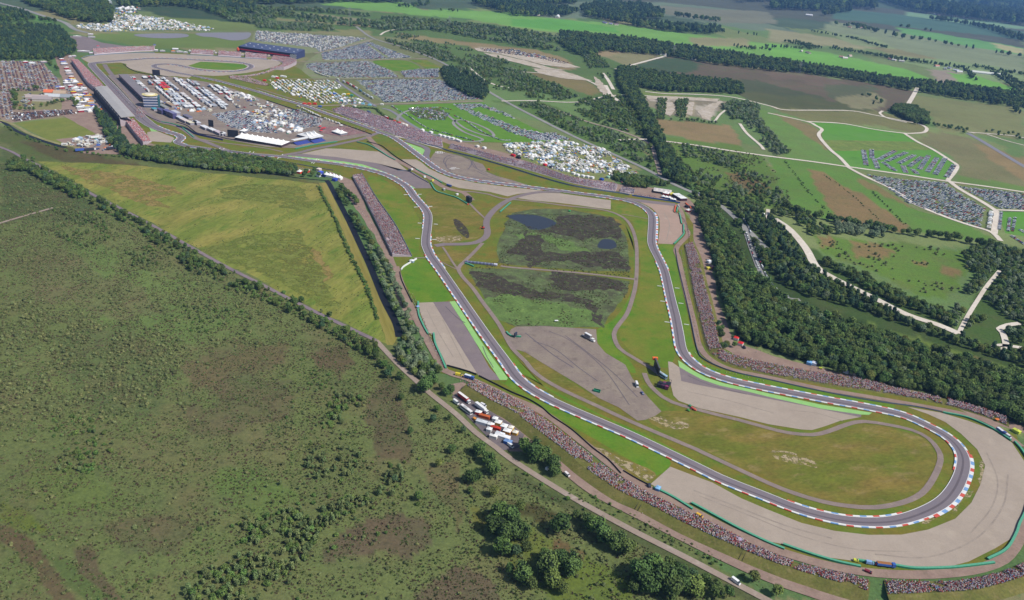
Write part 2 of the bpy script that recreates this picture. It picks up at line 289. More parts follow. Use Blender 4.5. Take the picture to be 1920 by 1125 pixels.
PAINT = [
 # far country; cloud shadow painted in as darker colour of the topmost land
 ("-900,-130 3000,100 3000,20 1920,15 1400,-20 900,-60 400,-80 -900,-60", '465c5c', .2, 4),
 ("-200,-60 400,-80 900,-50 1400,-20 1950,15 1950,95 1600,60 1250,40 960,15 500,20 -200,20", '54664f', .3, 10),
 ("1150,-5 1500,0 1920,40 1920,95 1700,60 1500,35 1300,30 1190,20", '5c5f52', .4, 8),
 ("1560,15 1800,38 1920,60 1920,75 1700,50 1560,35", '557260', .1, 5),
 ("1700,22 1860,40 1920,50 1920,55 1850,50 1700,30", '7f9e78', .05, 2),
 ("960,18 1100,2 1240,4 1400,20 1440,45 1500,60 1400,55 1240,28 1130,32 1000,38", '74836a', .2, 5),
 ("1180,8 1440,22 1460,45 1350,42 1240,25", '80806a', .25, 5),
 ("600,8 640,1 760,5 790,18 960,22 1000,30 1180,48 1300,65 1460,85 1560,100 1700,130 1760,152 1700,155 1560,132 1440,112 1335,98 1260,88 1135,72 1050,62 960,50 880,36 760,26 700,20", '7aa652', .08, 2),
 ("960,36 1060,36 1150,52 1160,60 1040,56 960,48", '66a048', .05, 2),
 ("1290,70 1400,72 1410,88 1300,86", '97936a', .1, 3),
 ("1440,54 1500,62 1600,78 1640,92 1600,92 1440,76", '9a9670', .2, 3),
 ("1440,80 1470,85 1560,102 1600,112 1700,130 1760,155 1700,152 1560,132 1440,112", '78ac4e', .05, 2),
 ("1560,40 1700,62 1800,80 1920,104 1920,140 1760,110 1640,82 1540,55", '8a9470', .2, 3),
 ("1680,50 1780,66 1920,90 1920,104 1790,82 1690,62", '6fa05c', .05, 2),
 ("1860,80 1920,92 1920,103 1870,90", 'b0ac7c', .1, 2),
 ("1545,60 1640,70 1680,92 1600,84", '8d9a6c', .1, 3),
 ("1640,100 1860,122 1920,140 1920,160 1840,150 1700,118", '879a68', .1, 3),
 ("1740,130 1790,133 1813,165 1760,155", '9c8f80', .1, 1),
 ("1780,137 1830,142 1920,170 1920,182 1810,165", '78ac4e', .05, 2),
 ("1920,60 3000,200 3000,400 1920,380", '7f8f60', .3, 10),
 # heath and fields right of the woods
 ("1165,125 1180,108 1260,105 1340,120 1440,133 1620,153 1720,172 1695,200 1650,212 1560,212 1440,196 1400,186 1390,165 1300,148", '6e6152', .6, 5),
 ("1185,112 1262,108 1320,118 1290,138 1200,128", '4c5f44', .3, 5),
 ("1440,128 1560,145 1600,160 1560,165 1440,145", '7c6a5c', .4, 8, .7), ("1300,150 1420,150 1500,170 1560,190 1440,195 1395,180", '4e5a3e', .3, 8, .8), ("1540,160 1640,165 1650,180 1560,185", '5a6848', .3, 8, .7),
 ("1380,170 1500,180 1640,200 1640,212 1460,205 1400,188", '5c6040', .3, 5),
 ("1565,182 1640,175 1665,190 1640,208 1590,200", '8f8a68', .4, 5),
 ("1715,178 1920,205 1920,262 1760,245 1745,215 1695,200", '85885a', .35, 4),
 ("1090,100 1180,97 1240,103 1185,125 1150,125 1105,112", '8f8a64', .3, 3),
 ("1100,96 1165,93 1170,100 1110,108", 'a08e6c', .3, 3),
 ("1440,200 1512,228 1640,236 1722,250 1742,246 1720,225 1640,208 1560,208", '7d7c50', .35, 3),
 ("1420,205 1512,226 1536,243 1548,270 1590,315 1480,300 1440,260", '70904a', .35, 3),
 ("1455,215 1512,230 1535,245 1548,272 1560,290 1500,245", '8d7f58', .4, 3),
 ("1722,262 1745,246 1815,255 1870,285 1930,340 1930,372 1790,340 1797,310 1780,290", '83805a', .35, 3),
 ("1800,330 1930,350 1930,372 1790,341", '6f8a48', .1, 3),
 ("1820,265 1930,300 1930,345 1860,300", '98845e', .35, 4),
 ("1440,293 1595,314 1700,370 1860,445 1872,457 1700,432 1550,408 1490,395 1460,350", '668a3e', .3, 3),
 ("1515,317 1537,320 1568,343 1620,366 1672,400 1712,430 1690,436 1640,420 1592,424 1570,410 1552,385 1528,345", '8d7752', .5, 3),
 ("1600,330 1660,352 1740,395 1700,385 1620,350", '86794f', .4, 4),
 ("1240,255 1330,272 1430,290 1460,350 1490,395 1400,380 1310,355 1285,315", '64803a', .6, 6),
 ("1360,325 1410,325 1450,355 1410,365", '7d6a48', .6, 6),
 ("1520,443 1565,449 1652,455 1752,461 1830,478 1840,495 1802,518 1797,543 1765,560 1722,552 1665,522 1615,498 1552,480", '68863a', .45, 4),
 ("1590,455 1640,455 1680,475 1660,485 1600,480", '8d7850', .6, 5), ("1700,485 1740,490 1745,505 1715,500", '8d7850', .6, 4),
 ("1770,500 1800,505 1795,520 1765,515", '8d7850', .5, 4), ("1530,445 1560,448 1560,460 1535,465", '8d7850', .5, 4),
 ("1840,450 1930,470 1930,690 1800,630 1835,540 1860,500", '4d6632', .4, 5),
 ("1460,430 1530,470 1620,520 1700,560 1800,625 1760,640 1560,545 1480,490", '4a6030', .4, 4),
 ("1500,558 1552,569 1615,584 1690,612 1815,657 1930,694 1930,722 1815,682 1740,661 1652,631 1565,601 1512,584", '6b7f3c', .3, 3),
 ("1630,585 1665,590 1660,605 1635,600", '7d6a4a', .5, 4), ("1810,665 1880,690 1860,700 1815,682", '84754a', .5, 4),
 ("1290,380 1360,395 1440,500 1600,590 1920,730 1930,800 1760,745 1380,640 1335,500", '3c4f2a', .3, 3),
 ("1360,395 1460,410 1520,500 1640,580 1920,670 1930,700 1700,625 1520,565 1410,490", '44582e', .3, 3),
 # scrub country above the circuit
 ("480,12 760,26 960,50 1100,95 1180,125 1230,260 1200,255 1080,180 960,170 850,130 720,72 640,60 480,55", '607a44', .45, 6),
 ("520,20 700,36 700,42 560,30", '8a8668', .3, 2), ("520,33 640,44 640,48 520,38", '8c8a60', .3, 2),
 ("630,40 700,45 690,50 630,46", '9a8a68', .2, 2),
 ("630,55 700,58 690,70 640,66", '8c8a5c', .2, 2), ("745,62 850,75 930,84 920,90 800,78 750,70", '93865e', .3, 3),
 ("860,78 1000,92 1060,110 1085,128 1060,132 980,112 900,96", '988663', .3, 3),
 ("985,135 1060,135 1100,150 1130,175 1110,180 1050,160", '84784f', .4, 3),
 ("895,88 960,92 1040,118 1090,128 1060,126 960,108 905,97", 'b3a690', .3, 3),
 ("1000,128 1050,130 1100,148 1040,145", 'a89c84', .3, 3),
 ("1145,125 1160,140 1215,250 1280,340 1240,330 1180,205", '3f522e', .3, 3),
 ("915,188 1010,190 1165,250 1230,300 1240,330 1100,270 975,205", '5c783e', .4, 4),
 ("1205,180 1280,183 1370,190 1350,205 1330,222 1265,215 1215,200", '9a907a', .35, 3),
 ("1215,183 1280,186 1275,188 1215,190", 'c8bcae', .1, 2),
 ("1240,192 1270,195 1262,220 1240,212", '958a72', .5, 3),
 ("1200,172 1230,172 1300,180 1360,188 1280,184 1210,180", '7d8c4c', .2, 2),
 ("1305,200 1350,190 1345,205 1330,228 1315,222", 'c5baaa', .3, 3), ("1285,195 1302,190 1300,215 1285,218", 'b0a488', .4, 3),
 ("1218,223 1300,228 1371,237 1392,272 1300,262 1245,252", '9a8560', .35, 2),
 ("1245,253 1300,262 1388,273 1402,288 1330,274 1240,263", '6a8440', .15, 2),
 # left of the picture, far
 ("0,10 60,24 130,40 145,62 110,60 0,58", '5f7d46', .2, 3), ("0,45 100,46 112,58 0,57", '6f9a55', .05, 2),
 ("60,27 100,36 95,42 60,38", '6c9a50', .05, 2),
 ("225,26 300,30 480,45 480,62 400,57 260,40", '77864c', .15, 3),
 ("180,62 480,62 480,80 445,90 290,92 175,72", '6f8144', .1, 2),
 ("225,0 480,8 480,45 300,30", '44583f', .3, 3),
 ("200,25 400,58 200,60 140,50", '74805a', .3, 2),
 ("440,57 570,62 760,70 880,150 905,190 700,200 600,195 500,150 580,110 470,90", '7c8058', .25, 2),
 # heath in front, left of the circuit
 ("-700,215 0,232 60,262 240,280 560,332 620,345 745,645 800,700 1440,1125 1700,1400 -1200,1500", '6f7948', .7, 4),
 ("0,232 110,275 240,290 560,332 560,345 250,305 60,300 0,262", '5f6a3a', .6, 4),
 ("30,262 180,290 300,318 440,345 420,352 250,320 100,300", '5d5438', .6, 5),
 ("0,281 60,310 170,380 180,420 0,415", '56663c', .8, 5),
 ("150,440 420,560 330,640 220,640 120,520", '6c7e46', .5, 16),
 ("260,560 470,560 480,640 330,650 260,620", '687a44', .5, 14),
 ("345,680 400,662 470,655 560,652 556,680 500,700 470,722 400,735 360,728", '706048', .7, 18, .7),
 ("120,640 240,600 330,660 300,760 200,780 120,720", '5c6a40', .8, 16, .6),
 ("250,820 420,760 560,800 540,880 380,900 260,880", '7c7450', .7, 20, .5), ("40,480 200,500 300,580 200,600 60,560", '766f50', .7, 18, .5), ("480,720 580,700 620,760 560,800 480,780", '6f7a48', .6, 14, .7), ("60,860 200,900 260,960 120,980 40,930", '6c7c42', .6, 14, .7),
 ("600,660 655,655 670,690 640,706 598,694", '685644', .4, 9, .8),
 ("330,740 470,720 560,745 520,800 420,830 340,800", '665c46', .8, 20, .6),
 ("690,735 730,715 770,790 760,850 700,850 680,790", '615042', .7, 14, .7),
 ("600,1040 640,1000 690,965 740,955 800,975 815,1020 780,1045 720,1030 660,1040 610,1055", '665448', .5, 10, .8),
 ("840,1070 870,1050 920,1075 960,1130 780,1130", '665449', .5, 10, .8),
 ("790,880 850,860 870,930 860,1000 840,960", '6e6246', .7, 10, .7),
 ("-20,985 25,990 60,1015 95,1060 150,1135 105,1135 60,1065 -20,1010", '6a5644', .4, 6, .8),
 ("140,1035 172,1035 195,1075 230,1140 190,1140 160,1085", '665746', .4, 6, .8),
 ("80,1040 140,1060 210,1130 160,1130", '5e6f3e', .3, 5),
 ("0,945 50,960 90,1000 40,995 0,985", '6c7838', .4, 6),
 ("200,1000 300,970 380,1000 330,1060 240,1060", '625c44', .8, 14, .6),
 ("420,890 520,900 600,930 480,960 400,930", '687c42', .5, 14),
 ("560,340 600,345 745,648 700,640 640,560", '6f6b3a', .4, 6),
 ("940,970 1010,1000 1180,1090 1180,1125 1050,1125 960,1060", '667434', .5, 6),
 ("955,940 1005,945 1060,975 1020,985 965,965", '4f4a2e', .5, 5),
 ("1050,1010 1100,1040 1080,1060 1030,1045", '6e5c3e', .5, 5), ("880,950 920,965 910,1000 885,985", '6f6f38', .4, 5),
 ("960,880 1130,960 1400,1110 1440,1130 1400,1130 1100,975 950,900", '54603a', .5, 3),
]
build_land()
# ---------------------------------------------------------------- fields, lawns, gravel
m_meadow = gmat('meadow', '78863a', '8e8846', '5c782e', big=42, small=3.5, speck=0.26, stretch=(adir((320, 460), (480, 380)), .3, 1.0))
m_mown = gmat('mown_strip', '8a8240', '968a4c', '7d8440', big=20, small=3, speck=0.18, stretch=(adir((617, 345), (720, 562)), .06, 1.0))
m_grass = gmat('track_grass', '68782a', '7d7230', '58782a', big=38, small=2.2, speck=0.16)
m_lush = gmat('lush_grass', '647f26', '7f7f34', '4a7e1a', big=44, small=2.2, speck=0.12)
m_fresh = gmat('fresh_grass', '5c8426', '70862c', '4c7e1e', big=40, small=2.2, speck=0.12)
m_dry = gmat('dry_grass', '84743a', '6c722c', '968558', big=30, small=2.4, speck=0.22, stretch=(.35, .5, 1.0))
m_bankg = gmat('bank_grass', '676a36', '75703f', '857a50', big=14, small=1.5, speck=0.25)
m_gravel = gmat('gravel', 'b2a496', 'aa9c8e', 'b8aa9a', big=60, small=1.2, speck=0.06)
m_gravel2 = gmat('gravel_warm', 'b3998a', 'ab9586', 'b8a494', big=40, small=1.2, speck=0.06)
m_tar = gmat('run_off_asphalt', '8a7d7e', '84787a', '90847f', big=30, small=1.6, speck=0.07)
m_asph = gmat('track_asphalt', '857c81', '807880', '8b8285', big=24, small=1.0, speck=0.05)
m_yard = gmat('yard_asphalt', '8c7e76', '96897c', '7a6d66', big=22, small=1.8, speck=0.12)
m_wild = gmat('marsh_green', '6a8446', '5f7440', '7c9050', big=18, small=2.5, speck=.28)
m_lime = gmat('lime_paint', '9cc97c', '93c676', '8fbd78', big=16, small=1.0, speck=0.07)
m_path = gmat('service_path', '96867f', '8d7e78', 'a09084', big=18, small=1.4, speck=0.09)
m_dirt = gmat('trodden_earth', '977f74', 'a08a7c', '8a7868', big=16, small=1.4, speck=0.12)
m_sand = gmat('sand_track', 'e4dacc', 'd8ccbc', 'ece4da', big=26, small=2, speck=0.1)
m_lane = gmat('country_lane', '85777f', '8f8084', '7b7074', big=30, small=2, speck=0.07)
m_slane = gmat('sandy_lane', 'a8988c', '9d8c7e', 'b2a498', big=24, small=2, speck=0.1)
m_road = gmat('main_road', '9c9a96', '8f8e8c', 'a5a39c', big=40, small=2, speck=0.06)
m_water = None
def water(name, c, rough=0.3):
    mt, t, b = base_mat(name, rough, 0.12); b.inputs['Base Color'].default_value = (*hexlin(c), 1)
    bp = t.nodes.new('ShaderNodeBump'); bp.inputs['Strength'].default_value = 0.15; bp.inputs['Distance'].default_value = 0.3
    q = t.nodes.new('ShaderNodeTexNoise'); q.inputs['Scale'].default_value = 0.5; t.links.new(coords(t), q.inputs['Vector']); t.links.new(q.outputs[0], bp.inputs['Height']); t.links.new(bp.outputs[0], b.inputs['Normal']); return mt
m_water = water('pond_water', '383c46'); m_canal = water('canal_water', '20222a', .5); m_grey = water('far_water', '8a8890', 0.8)

MEADOW = "72,303 180,306 260,311 400,325 560,340 597,345 605,352 622,385 640,430 655,465 672,505 700,565 722,628 728,648 712,640 655,612 545,558 480,523 425,497 375,469 300,427 225,387 175,361 120,330"
sheet('meadow', MEADOW, m_meadow, 'field', 'golden rough meadow between the lane and the canal', 'field', jit=4)
for s in ("180,309 320,325 420,345 560,352 590,350 470,338 330,318", "560,360 600,370 640,450 690,560 700,600 640,560 600,480 570,420", "420,350 520,380 570,440 560,480 480,420 400,380"):
    pass
sheet('meadow_patch', "110,312 180,318 270,335 330,352 340,365 290,372 320,390 270,385 200,355 150,335", gmat('straw_patch', '9a8750', '8f7d4a', '7d7c3c', big=18, small=3, speck=.22), 'field', 'straw coloured dry patch at the left end of the meadow', 'field', jit=9, step=6)
sheet('meadow_patch', "520,470 560,455 600,470 620,520 600,545 560,520 530,500", gmat('straw_patch', ''), 'field', 'straw coloured dry patch in the middle of the meadow', 'field', jit=9, step=6)
sheet('meadow_patch', "470,345 560,350 590,380 560,395 500,380 420,372 410,352", gmat('green_patch', '74803a', '7c8240', '66782f', big=16, small=3, speck=.22), 'field', 'green patch at the top right of the meadow', 'field', jit=9, step=6)
sheet('meadow_patch', "360,470 480,440 560,430 600,500 640,580 600,570 480,510 400,480", gmat('green_patch', ''), 'field', 'green lower corner of the meadow beside the lane', 'field', jit=9, step=6)
for k_ in ('straw_patch', 'green_patch'):
    t_ = MAT[k_].node_tree; t_.links.new(noise(t_, coords(t_), 1 / 16.0, 6, .72, .40, .56), t_.nodes['Principled BSDF'].inputs['Alpha'])
sheet('mown_strip', "598,343 616,342 652,421 692,498 719,562 741,607 746,632 738,648 726,648 722,628 700,572 672,505 642,430 612,370", m_mown, 'field', 'mown strip of pale grass along the canal', 'field', jit=1.5)
sheet('mown_field', "28,231 165,216 190,258 105,270", gmat('striped_field', '7d8440', '8a8a48', big=30, small=2, speck=.12, stripe=(1.2, 0.045, '6c7c34', .8)), 'field', 'striped mown field beside the bike park at the left edge', 'field')
m_green = gmat('green_field', '5f9634', '669440', '568834', big=120, small=4, speck=.06)
sheet('green_field', "1522,229 1590,232 1697,250 1727,267 1750,281 1790,304 1797,312 1775,337 1595,316 1575,296 1557,281 1545,272 1541,250 1533,240", m_green, 'field', 'bright green field inside the white tracks, half used as car park', 'field', sm=False)
sheet('field_margin', "1541,262 1640,264 1720,266 1750,281 1560,283 1548,272", gmat('margin', '7d8a48', '6f8440', big=30), 'field', 'duller strip across the bright green field', 'field', jit=3)
sheet('car_park', "1600,322 1772,338 1795,352 1868,398 1862,432 1720,395 1640,345", gmat('lot_grass', '6f8046', '80865a', '688040', big=20, small=2), 'field', 'trampled grass of the large car park below the white track', 'field')
sheet('car_park', "1790,346 1930,360 1930,396 1868,393", gmat('lot_grass', ''), 'field', 'trampled grass of the car park at the right edge', 'field')
sheet('green_field', "1870,397 1930,398 1930,445 1885,437", m_green, 'field', 'bright green field with two rows of cars at the right edge', 'field')
# verges and lawns of the circuit
sheet('infield_grass', "150,105 260,96 440,104 530,112 560,128 640,190 760,240 900,292 1020,325 1165,360 1270,380 1300,420 1300,520 1335,640 1420,690 1640,735 1780,760 1905,815 1935,880 1935,980 1880,1045 1760,1075 1600,1065 1400,1020 1200,915 1040,800 900,712 826,700 740,490 690,350 620,322 440,295 330,276 275,268 200,170",
      m_grass, 'verge', 'grass of the circuit around the race track', 'grass')
L = [("690,330 720,338 748,356 766,380 785,410 790,440 786,470 797,486 768,484 735,425 705,372", 'lush lawn between the terrace and the esses'),
 ("755,500 770,488 797,487 812,505 830,535 846,562 780,566 765,540 752,518", 'lawn behind the white wall'),
 ("1236,460 1262,460 1270,500 1283,560 1293,610 1302,650 1330,685 1430,710 1640,752 1680,762 1640,768 1560,745 1430,722 1340,700 1292,660 1276,600 1262,540 1250,500", 'lawn strip outside the right hand straight'),
 ("1080,400 1172,409 1190,428 1200,480 1200,530 1190,562 1172,595 1162,615 1166,640 1200,672 1250,690 1268,650 1258,600 1248,540 1230,490 1217,450 1215,400 1190,386 1145,378 1147,395", 'lawn between the ring path and the right hand track'),
 ("1172,420 1186,450 1188,520 1178,560 1150,600 1122,616 1122,645 1150,672 1186,700 1190,690 1158,650 1150,628 1160,605 1180,570 1190,520 1188,460", 'bright grass inside the ring path'),
 ("895,632 905,640 940,690 960,712 985,738 1040,765 1120,800 1235,852 1258,870 1232,892 1180,862 1100,815 1010,765 958,728 936,714 952,713", 'lawn below the lower straight'),
 ("930,650 945,648 985,690 1020,725 1060,750 1120,778 1240,838 1300,870 1420,925 1370,900 1240,830 1100,765 1000,712 962,690", 'lawn strip above the lower straight')]
for k_, (s, l) in enumerate(L): sheet('lawn', s, m_lush if k_ in (0, 3) else m_fresh, 'verge', l, 'grass', sm=True, step=8)
D = [("1215,788 1240,772 1300,775 1440,805 1525,820 1620,797 1710,812 1745,835 1755,870 1745,905 1700,935 1600,945 1500,922 1400,880 1290,830", 'dry olive grass inside the big bend'),
 ("1000,662 1090,728 1160,767 1195,792 1120,765 1050,732 1010,700 985,664", 'dry strip beside the infield asphalt'),
 ("1080,820 1150,850 1215,880 1230,895 1212,908 1170,885 1110,842", 'pale worn verge above the lower service road'),
 ("812,470 870,470 895,478 860,498 838,500", 'worn triangle beside the link road'),
 ("800,365 860,375 900,400 905,440 860,452 820,450 812,410", 'dry grass inside the link road'),
 ("930,385 1060,390 1130,402 1165,418 1060,410 960,400 925,410", 'brown grass above the pond')]
for s, l in D: sheet('dry_grass', s, m_dry, 'verge', l, 'grass', sm=True, step=8, jit=3)
m_scar = gmat('bare_soil', 'b8a78c', 'a3946c', '8c7f4c', big=9, small=1.5, speck=.2)
t_ = m_scar.node_tree; b_ = t_.nodes['Principled BSDF']; t_.links.new(noise(t_, coords(t_), 1 / 5.0, 5, .7, .46, .56), b_.inputs['Alpha'])
for s, l in [("1105,832 1150,852 1212,880 1225,893 1212,903 1175,884 1130,858", 'bare sandy scar along the lower service road'), ("1845,838 1853,875 1838,915 1800,950 1740,985 1735,978 1790,945 1828,905 1838,870", 'bare strip outside the wide kerb'),
    ("1010,395 1060,397 1070,402 1045,410 1000,405", 'bare patch beside the pond'), ("1440,842 1500,852 1530,870 1490,868 1450,858", 'bare patch in the bend infield'), ("815,445 860,443 862,452 820,455", 'bare patch by the esses'), ("1198,775 1240,782 1300,800 1250,800", 'pale wear below the infield asphalt')]:
    sheet('bare_patch', s, m_scar, 'verge', l, 'soil', sm=True, step=5, jit=6)
# marsh in the infield
m_marsh = gmat('marsh', '66764a', '565840', '78885a', big=16, small=2.5, speck=.3)
m_peat = gmat('peat', '463e38', '4c463a', '6a7250', big=12, small=2, speck=.25)
t_ = m_peat.node_tree; t_.links.new(noise(t_, coords(t_), 1 / 7.0, 5, .7, .40, .46), t_.nodes['Principled BSDF'].inputs['Alpha'])
sheet('marsh', "948,420 960,400 1000,392 1060,392 1130,404 1160,420 1178,450 1180,510 1085,507 960,497 935,492 932,462", m_marsh, 'verge', 'upper marsh with dark peat in the infield', 'marsh', jit=3)
sheet('marsh', "876,504 960,504 1085,514 1180,527 1178,548 1150,582 1125,614 967,612 940,600 915,566 890,532", m_marsh, 'verge', 'lower marsh with reeds in the infield', 'marsh', jit=3)
sheet('marsh', "900,560 960,552 1020,565 1080,575 1125,590 1120,612 967,612 935,595", m_wild, 'verge', 'green foot of the lower marsh', 'marsh', jit=9, step=5); sheet('marsh', "960,438 1000,436 1060,450 1110,470 1060,474 1020,446 980,450", m_wild, 'verge', 'green middle of the upper marsh', 'marsh', jit=9, step=5)
for s, l in [("1045,408 1090,402 1145,410 1165,430 1168,450 1140,445 1090,448 1050,440 1010,432 1048,420", 'dark peat beside the large pond'), ("955,470 990,440 1020,445 1015,470 1060,475 1120,470 1165,478 1176,505 1100,500 1070,490 1010,495 990,500 985,480", 'dark peat across the upper marsh'),
    ("1030,510 1060,514 1120,520 1165,530 1160,545 1100,540 1060,545 1035,535", 'dark peat at the top of the lower marsh'), ("880,510 920,512 960,530 1000,545 1040,548 1100,560 1130,585 1125,612 1090,570 1020,560 960,552 915,545", 'dark peat band through the lower marsh'), ("983,432 995,455 1000,495 990,500 980,470", 'dark narrow peat gully in the marsh')]:
    sheet('peat', s, m_peat, 'verge', l, 'peat', sm=True, step=4, jit=9)
sheet('pond', "950,406 962,403 985,402 1005,404 1022,408 1038,414 1043,420 1034,425 1012,431 992,429 984,423 972,416", m_water, 'verge', 'dark blue pond in the infield marsh', 'pond', sm=True, step=3)
sheet('pond', "1120,461 1130,449 1150,451 1156,462 1146,467 1126,466", m_water, 'verge', 'small dark pond in the infield marsh', 'pond', sm=True, step=3)
sheet('reed_bed', "850,412 860,413 875,428 880,442 876,447 866,440 855,428", m_peat, 'verge', 'dark reed bed in the grass beside the esses', 'reeds', sm=True, step=3)
for s, l in [("258,64 340,63 352,69 310,72 262,69", 'grey lake far left, nearer the campsite'), ("372,62 450,61 470,62 464,72 438,76 400,70 376,68", 'grey lake behind the dark grandstand'), ("", '')]:
    if s: sheet('lake', s, m_grey, 'verge', l, 'lake', sm=True, step=8)
# gravel traps
GR = [("785,568 812,567 897,704 893,700 838,687 828,665 814,640 812,627 804,625 793,600 787,585", 'gravel trap left of the lower straight'),
 ("1220,908 1238,892 1256.5,875.6 1336,905.6 1390,935 1438.5,955.6 1502.6,981 1565,996 1628,1003.4 1690.6,1003 1740.6,993.4 1791,973 1821,943 1838.5,908 1847,873 1832,843 1802.5,814.5 1772.5,792 1740,777 1700,763 1765,774.5 1815,789.5 1862.5,807 1897.5,831 1922,868 1935,900 1933,940 1918.7,968 1911,993.4 1898.6,1008.4 1866,1028.5 1816,1053.5 1778.3,1063.5 1715.7,1066 1673,1061 1610,1053.5 1553,1046 1467.6,1021 1438,1015 1361,978 1295.5,945.6 1285.5,943 1245,923", 'great gravel trap around the outside of the big bend'),
 ("1252.5,678 1260,679.5 1274,689.5 1277.5,714.5 1310,722 1437.5,747 1515,762 1615,782 1602.5,784.5 1575,789.5 1547.5,799.5 1522.5,807 1502.5,805.8 1440,795.8 1385,782 1310,765.8 1272.5,752 1262.5,742 1255,712", 'gravel trap inside the right hand sweep')]
for s, l in GR: sheet('gravel_trap', s, m_gravel, 'gravel', l, 'gravel')
sheet('gravel_trap', "1199.3,379.3 1264.5,386.8 1264.5,398.5 1272,400 1276,420 1280.3,422.7 1281,437 1261,458.4 1233.5,457 1235,445 1236.8,430 1236.9,423.5 1236,409.3 1230.2,398.5 1221,390 1208.5,383.4", m_gravel2, 'gravel', 'warm coloured gravel trap at the top right corner', 'gravel')
GR = [("965,371 970.3,370.2 985.3,365.2 1020,361.8 1050,362.6 1083.5,367.6 1145.4,376 1145,393 1117,390 1083.5,385 1041.8,380 1000,376.4 985,374", 'oblong gravel trap above the marsh'),
 ("752.6,298.9 780,299.3 789.3,304.3 803.5,316 824.4,326 845.3,334.4 880,340.6 893.4,343.5 943.5,350 993.7,355.2 1020,358 993.7,361 968.6,364.4 951.9,368.5 918.5,360.2 885,356 860,352.7 840,346 810,331 761.8,306.8", 'long gravel trap below the upper track'),
 ("565.2,288.5 611,278.5 640,279.3 709.3,284.4 726.9,294 740.9,301 766,321.8 810,353.5 802.5,341 775,323.5 745,319.3 705,306 630,294.8", 'gravel trap inside the left sweep'),
 ("276,248.5 283.5,246.8 296,246.8 313.5,253.5 324.4,257.7 327,260.2 320.2,267.7 281.8,265.2 276,257.7", 'small gravel trap at the chicane'),
 ("152.6,110 170,105 203.5,101.8 253.7,99.3 280,99.3 355,102.6 440,106.7 503.5,111.4 520,114.3 527.4,118.5 520,123.5 495,131 461.8,136.9 420,141.9 400,142.5 363.5,140.2 355,146 330,143 316,143.5 280,137.7 249.5,131 237,126 237,120.2 225,117.5 192,119.5 168,119", 'gravel traps around the far hairpins')]
for s, l in GR: sheet('gravel_trap', s, m_gravel, 'gravel', l, 'gravel')
sheet('lawn', "376,116 405,117.2 440,119.2 458,121 464,125 459,128.5 440,131.5 405,131 380,129 363,126.5 352.7,123.4", m_fresh, 'runoff', 'oval lawn inside the far hairpin', 'grass')
sheet('lawn', "207.7,118.4 225,118.5 231,121.8 235.3,129.3 245.3,133.5 258,138.5 216,140.2 207.7,129.3 203,123", m_grass, 'runoff', 'lawn beside the pit lane exit', 'grass')
# asphalt run-off and lime paint
RO_ = [("812,567 842.6,566 890,640 917.5,690 940,713.3 917.5,713.3 897.5,705.8", 'asphalt run-off beside the left gravel trap'),
 ("1273.4,688.5 1290,698.5 1315,711.8 1348.6,723.5 1398.7,734 1440,744.5 1540,767 1615,778 1614,783 1515,762.5 1437.5,747.5 1310,722.5 1277.5,715", 'asphalt run-off inside the right hand sweep'),
 ("1168.4,370 1200,374.3 1266,381.8 1268,387.3 1199.3,379.3 1180,374.5", 'asphalt strip above the top right corner'),
 ("540,291.5 565,288.5 630,294.8 705,306 745,319.3 775,323.5 802.5,341 810,353.5 779,353.5 742.5,331 705,317 680,308.8 645.3,303.4 595.2,297.6", 'asphalt run-off inside the left sweep')]
for s, l in RO_: sheet('run_off', s, m_tar, 'runoff', l, 'asphalt')
LI = [("842.6,566 853.4,565 877,602 896,632 921,668 952,709.5 950,713.3 937.5,713.3 905,664 874,614", 'lime painted strip beside the lower straight'),
 ("1271,676 1277.6,680 1298.5,695 1323.5,708.5 1357,719.4 1398.7,728.6 1440,738 1540,759.5 1635,774.5 1629,778.5 1615,778 1540,767 1440,744.5 1398.7,734 1348.6,723.5 1315,711.8 1290,698.5 1273.4,688.5", 'lime painted strip inside the right hand sweep'),
 ("540,292 595.2,297.6 645.3,303.4 680,308.8 705,317 742.5,331 779,353.5 770,353.5 742,336.5 705,321.5 680,313.5 645,307 595,301 540,294", 'lime painted strip of the left sweep'),
 ("279.3,239.3 296,246.8 283.5,246.8", 'lime painted wedge at the chicane'),
 ("760,267 790,277.5 797,281.5 792,291.5", 'lime painted triangle at the slip road')]
for s, l in LI: sheet('lime_strip', s, m_lime, 'lime', l, 'painted asphalt')
sheet('asphalt_yard', "967.5,613 1020,612 1117.5,618 1120,644.5 1135,662 1172.5,684.5 1185,709.5 1215,745 1240,772 1230,779.5 1210,788 1195,789.5 1160,764.5 1122.5,747 1085,722 1010,677 985,661 965,655 950,634 958,618", m_yard, 'runoff', 'wide worn asphalt yard in the infield', 'asphalt')
sheet('skid_pan', "818,283 830,285 862,292 880,300 905,308 910,315 912,322 930,330 960,338 995,349 960,345 925,341 890,336 860,329 835,320 812,308 806,300 812,290", m_yard, 'runoff', 'asphalt skid area with painted mark beside the upper track', 'asphalt')
# paddock and yards
sheet('paddock', "201,142 222,140 262,138.5 280,141.8 317.6,144.3 346.8,147.7 384.4,153.5 413.7,160.2 440,168 500,188.7 560,208.7 620,226 697,253 630,265.5 552,278 500,276 430,263 400,257 370,250.5 350,238 330,232 300,227 268,214 246,192", m_yard, 'runoff', 'crowded asphalt paddock behind the pit building', 'paddock')
sheet('asphalt_yard', "131,68 150,67 165,70 190,80 230,86 290,90 290,93 175,93 172,96 150,97 138,85", m_tar, 'runoff', 'empty asphalt yard behind the far left grandstand', 'asphalt')
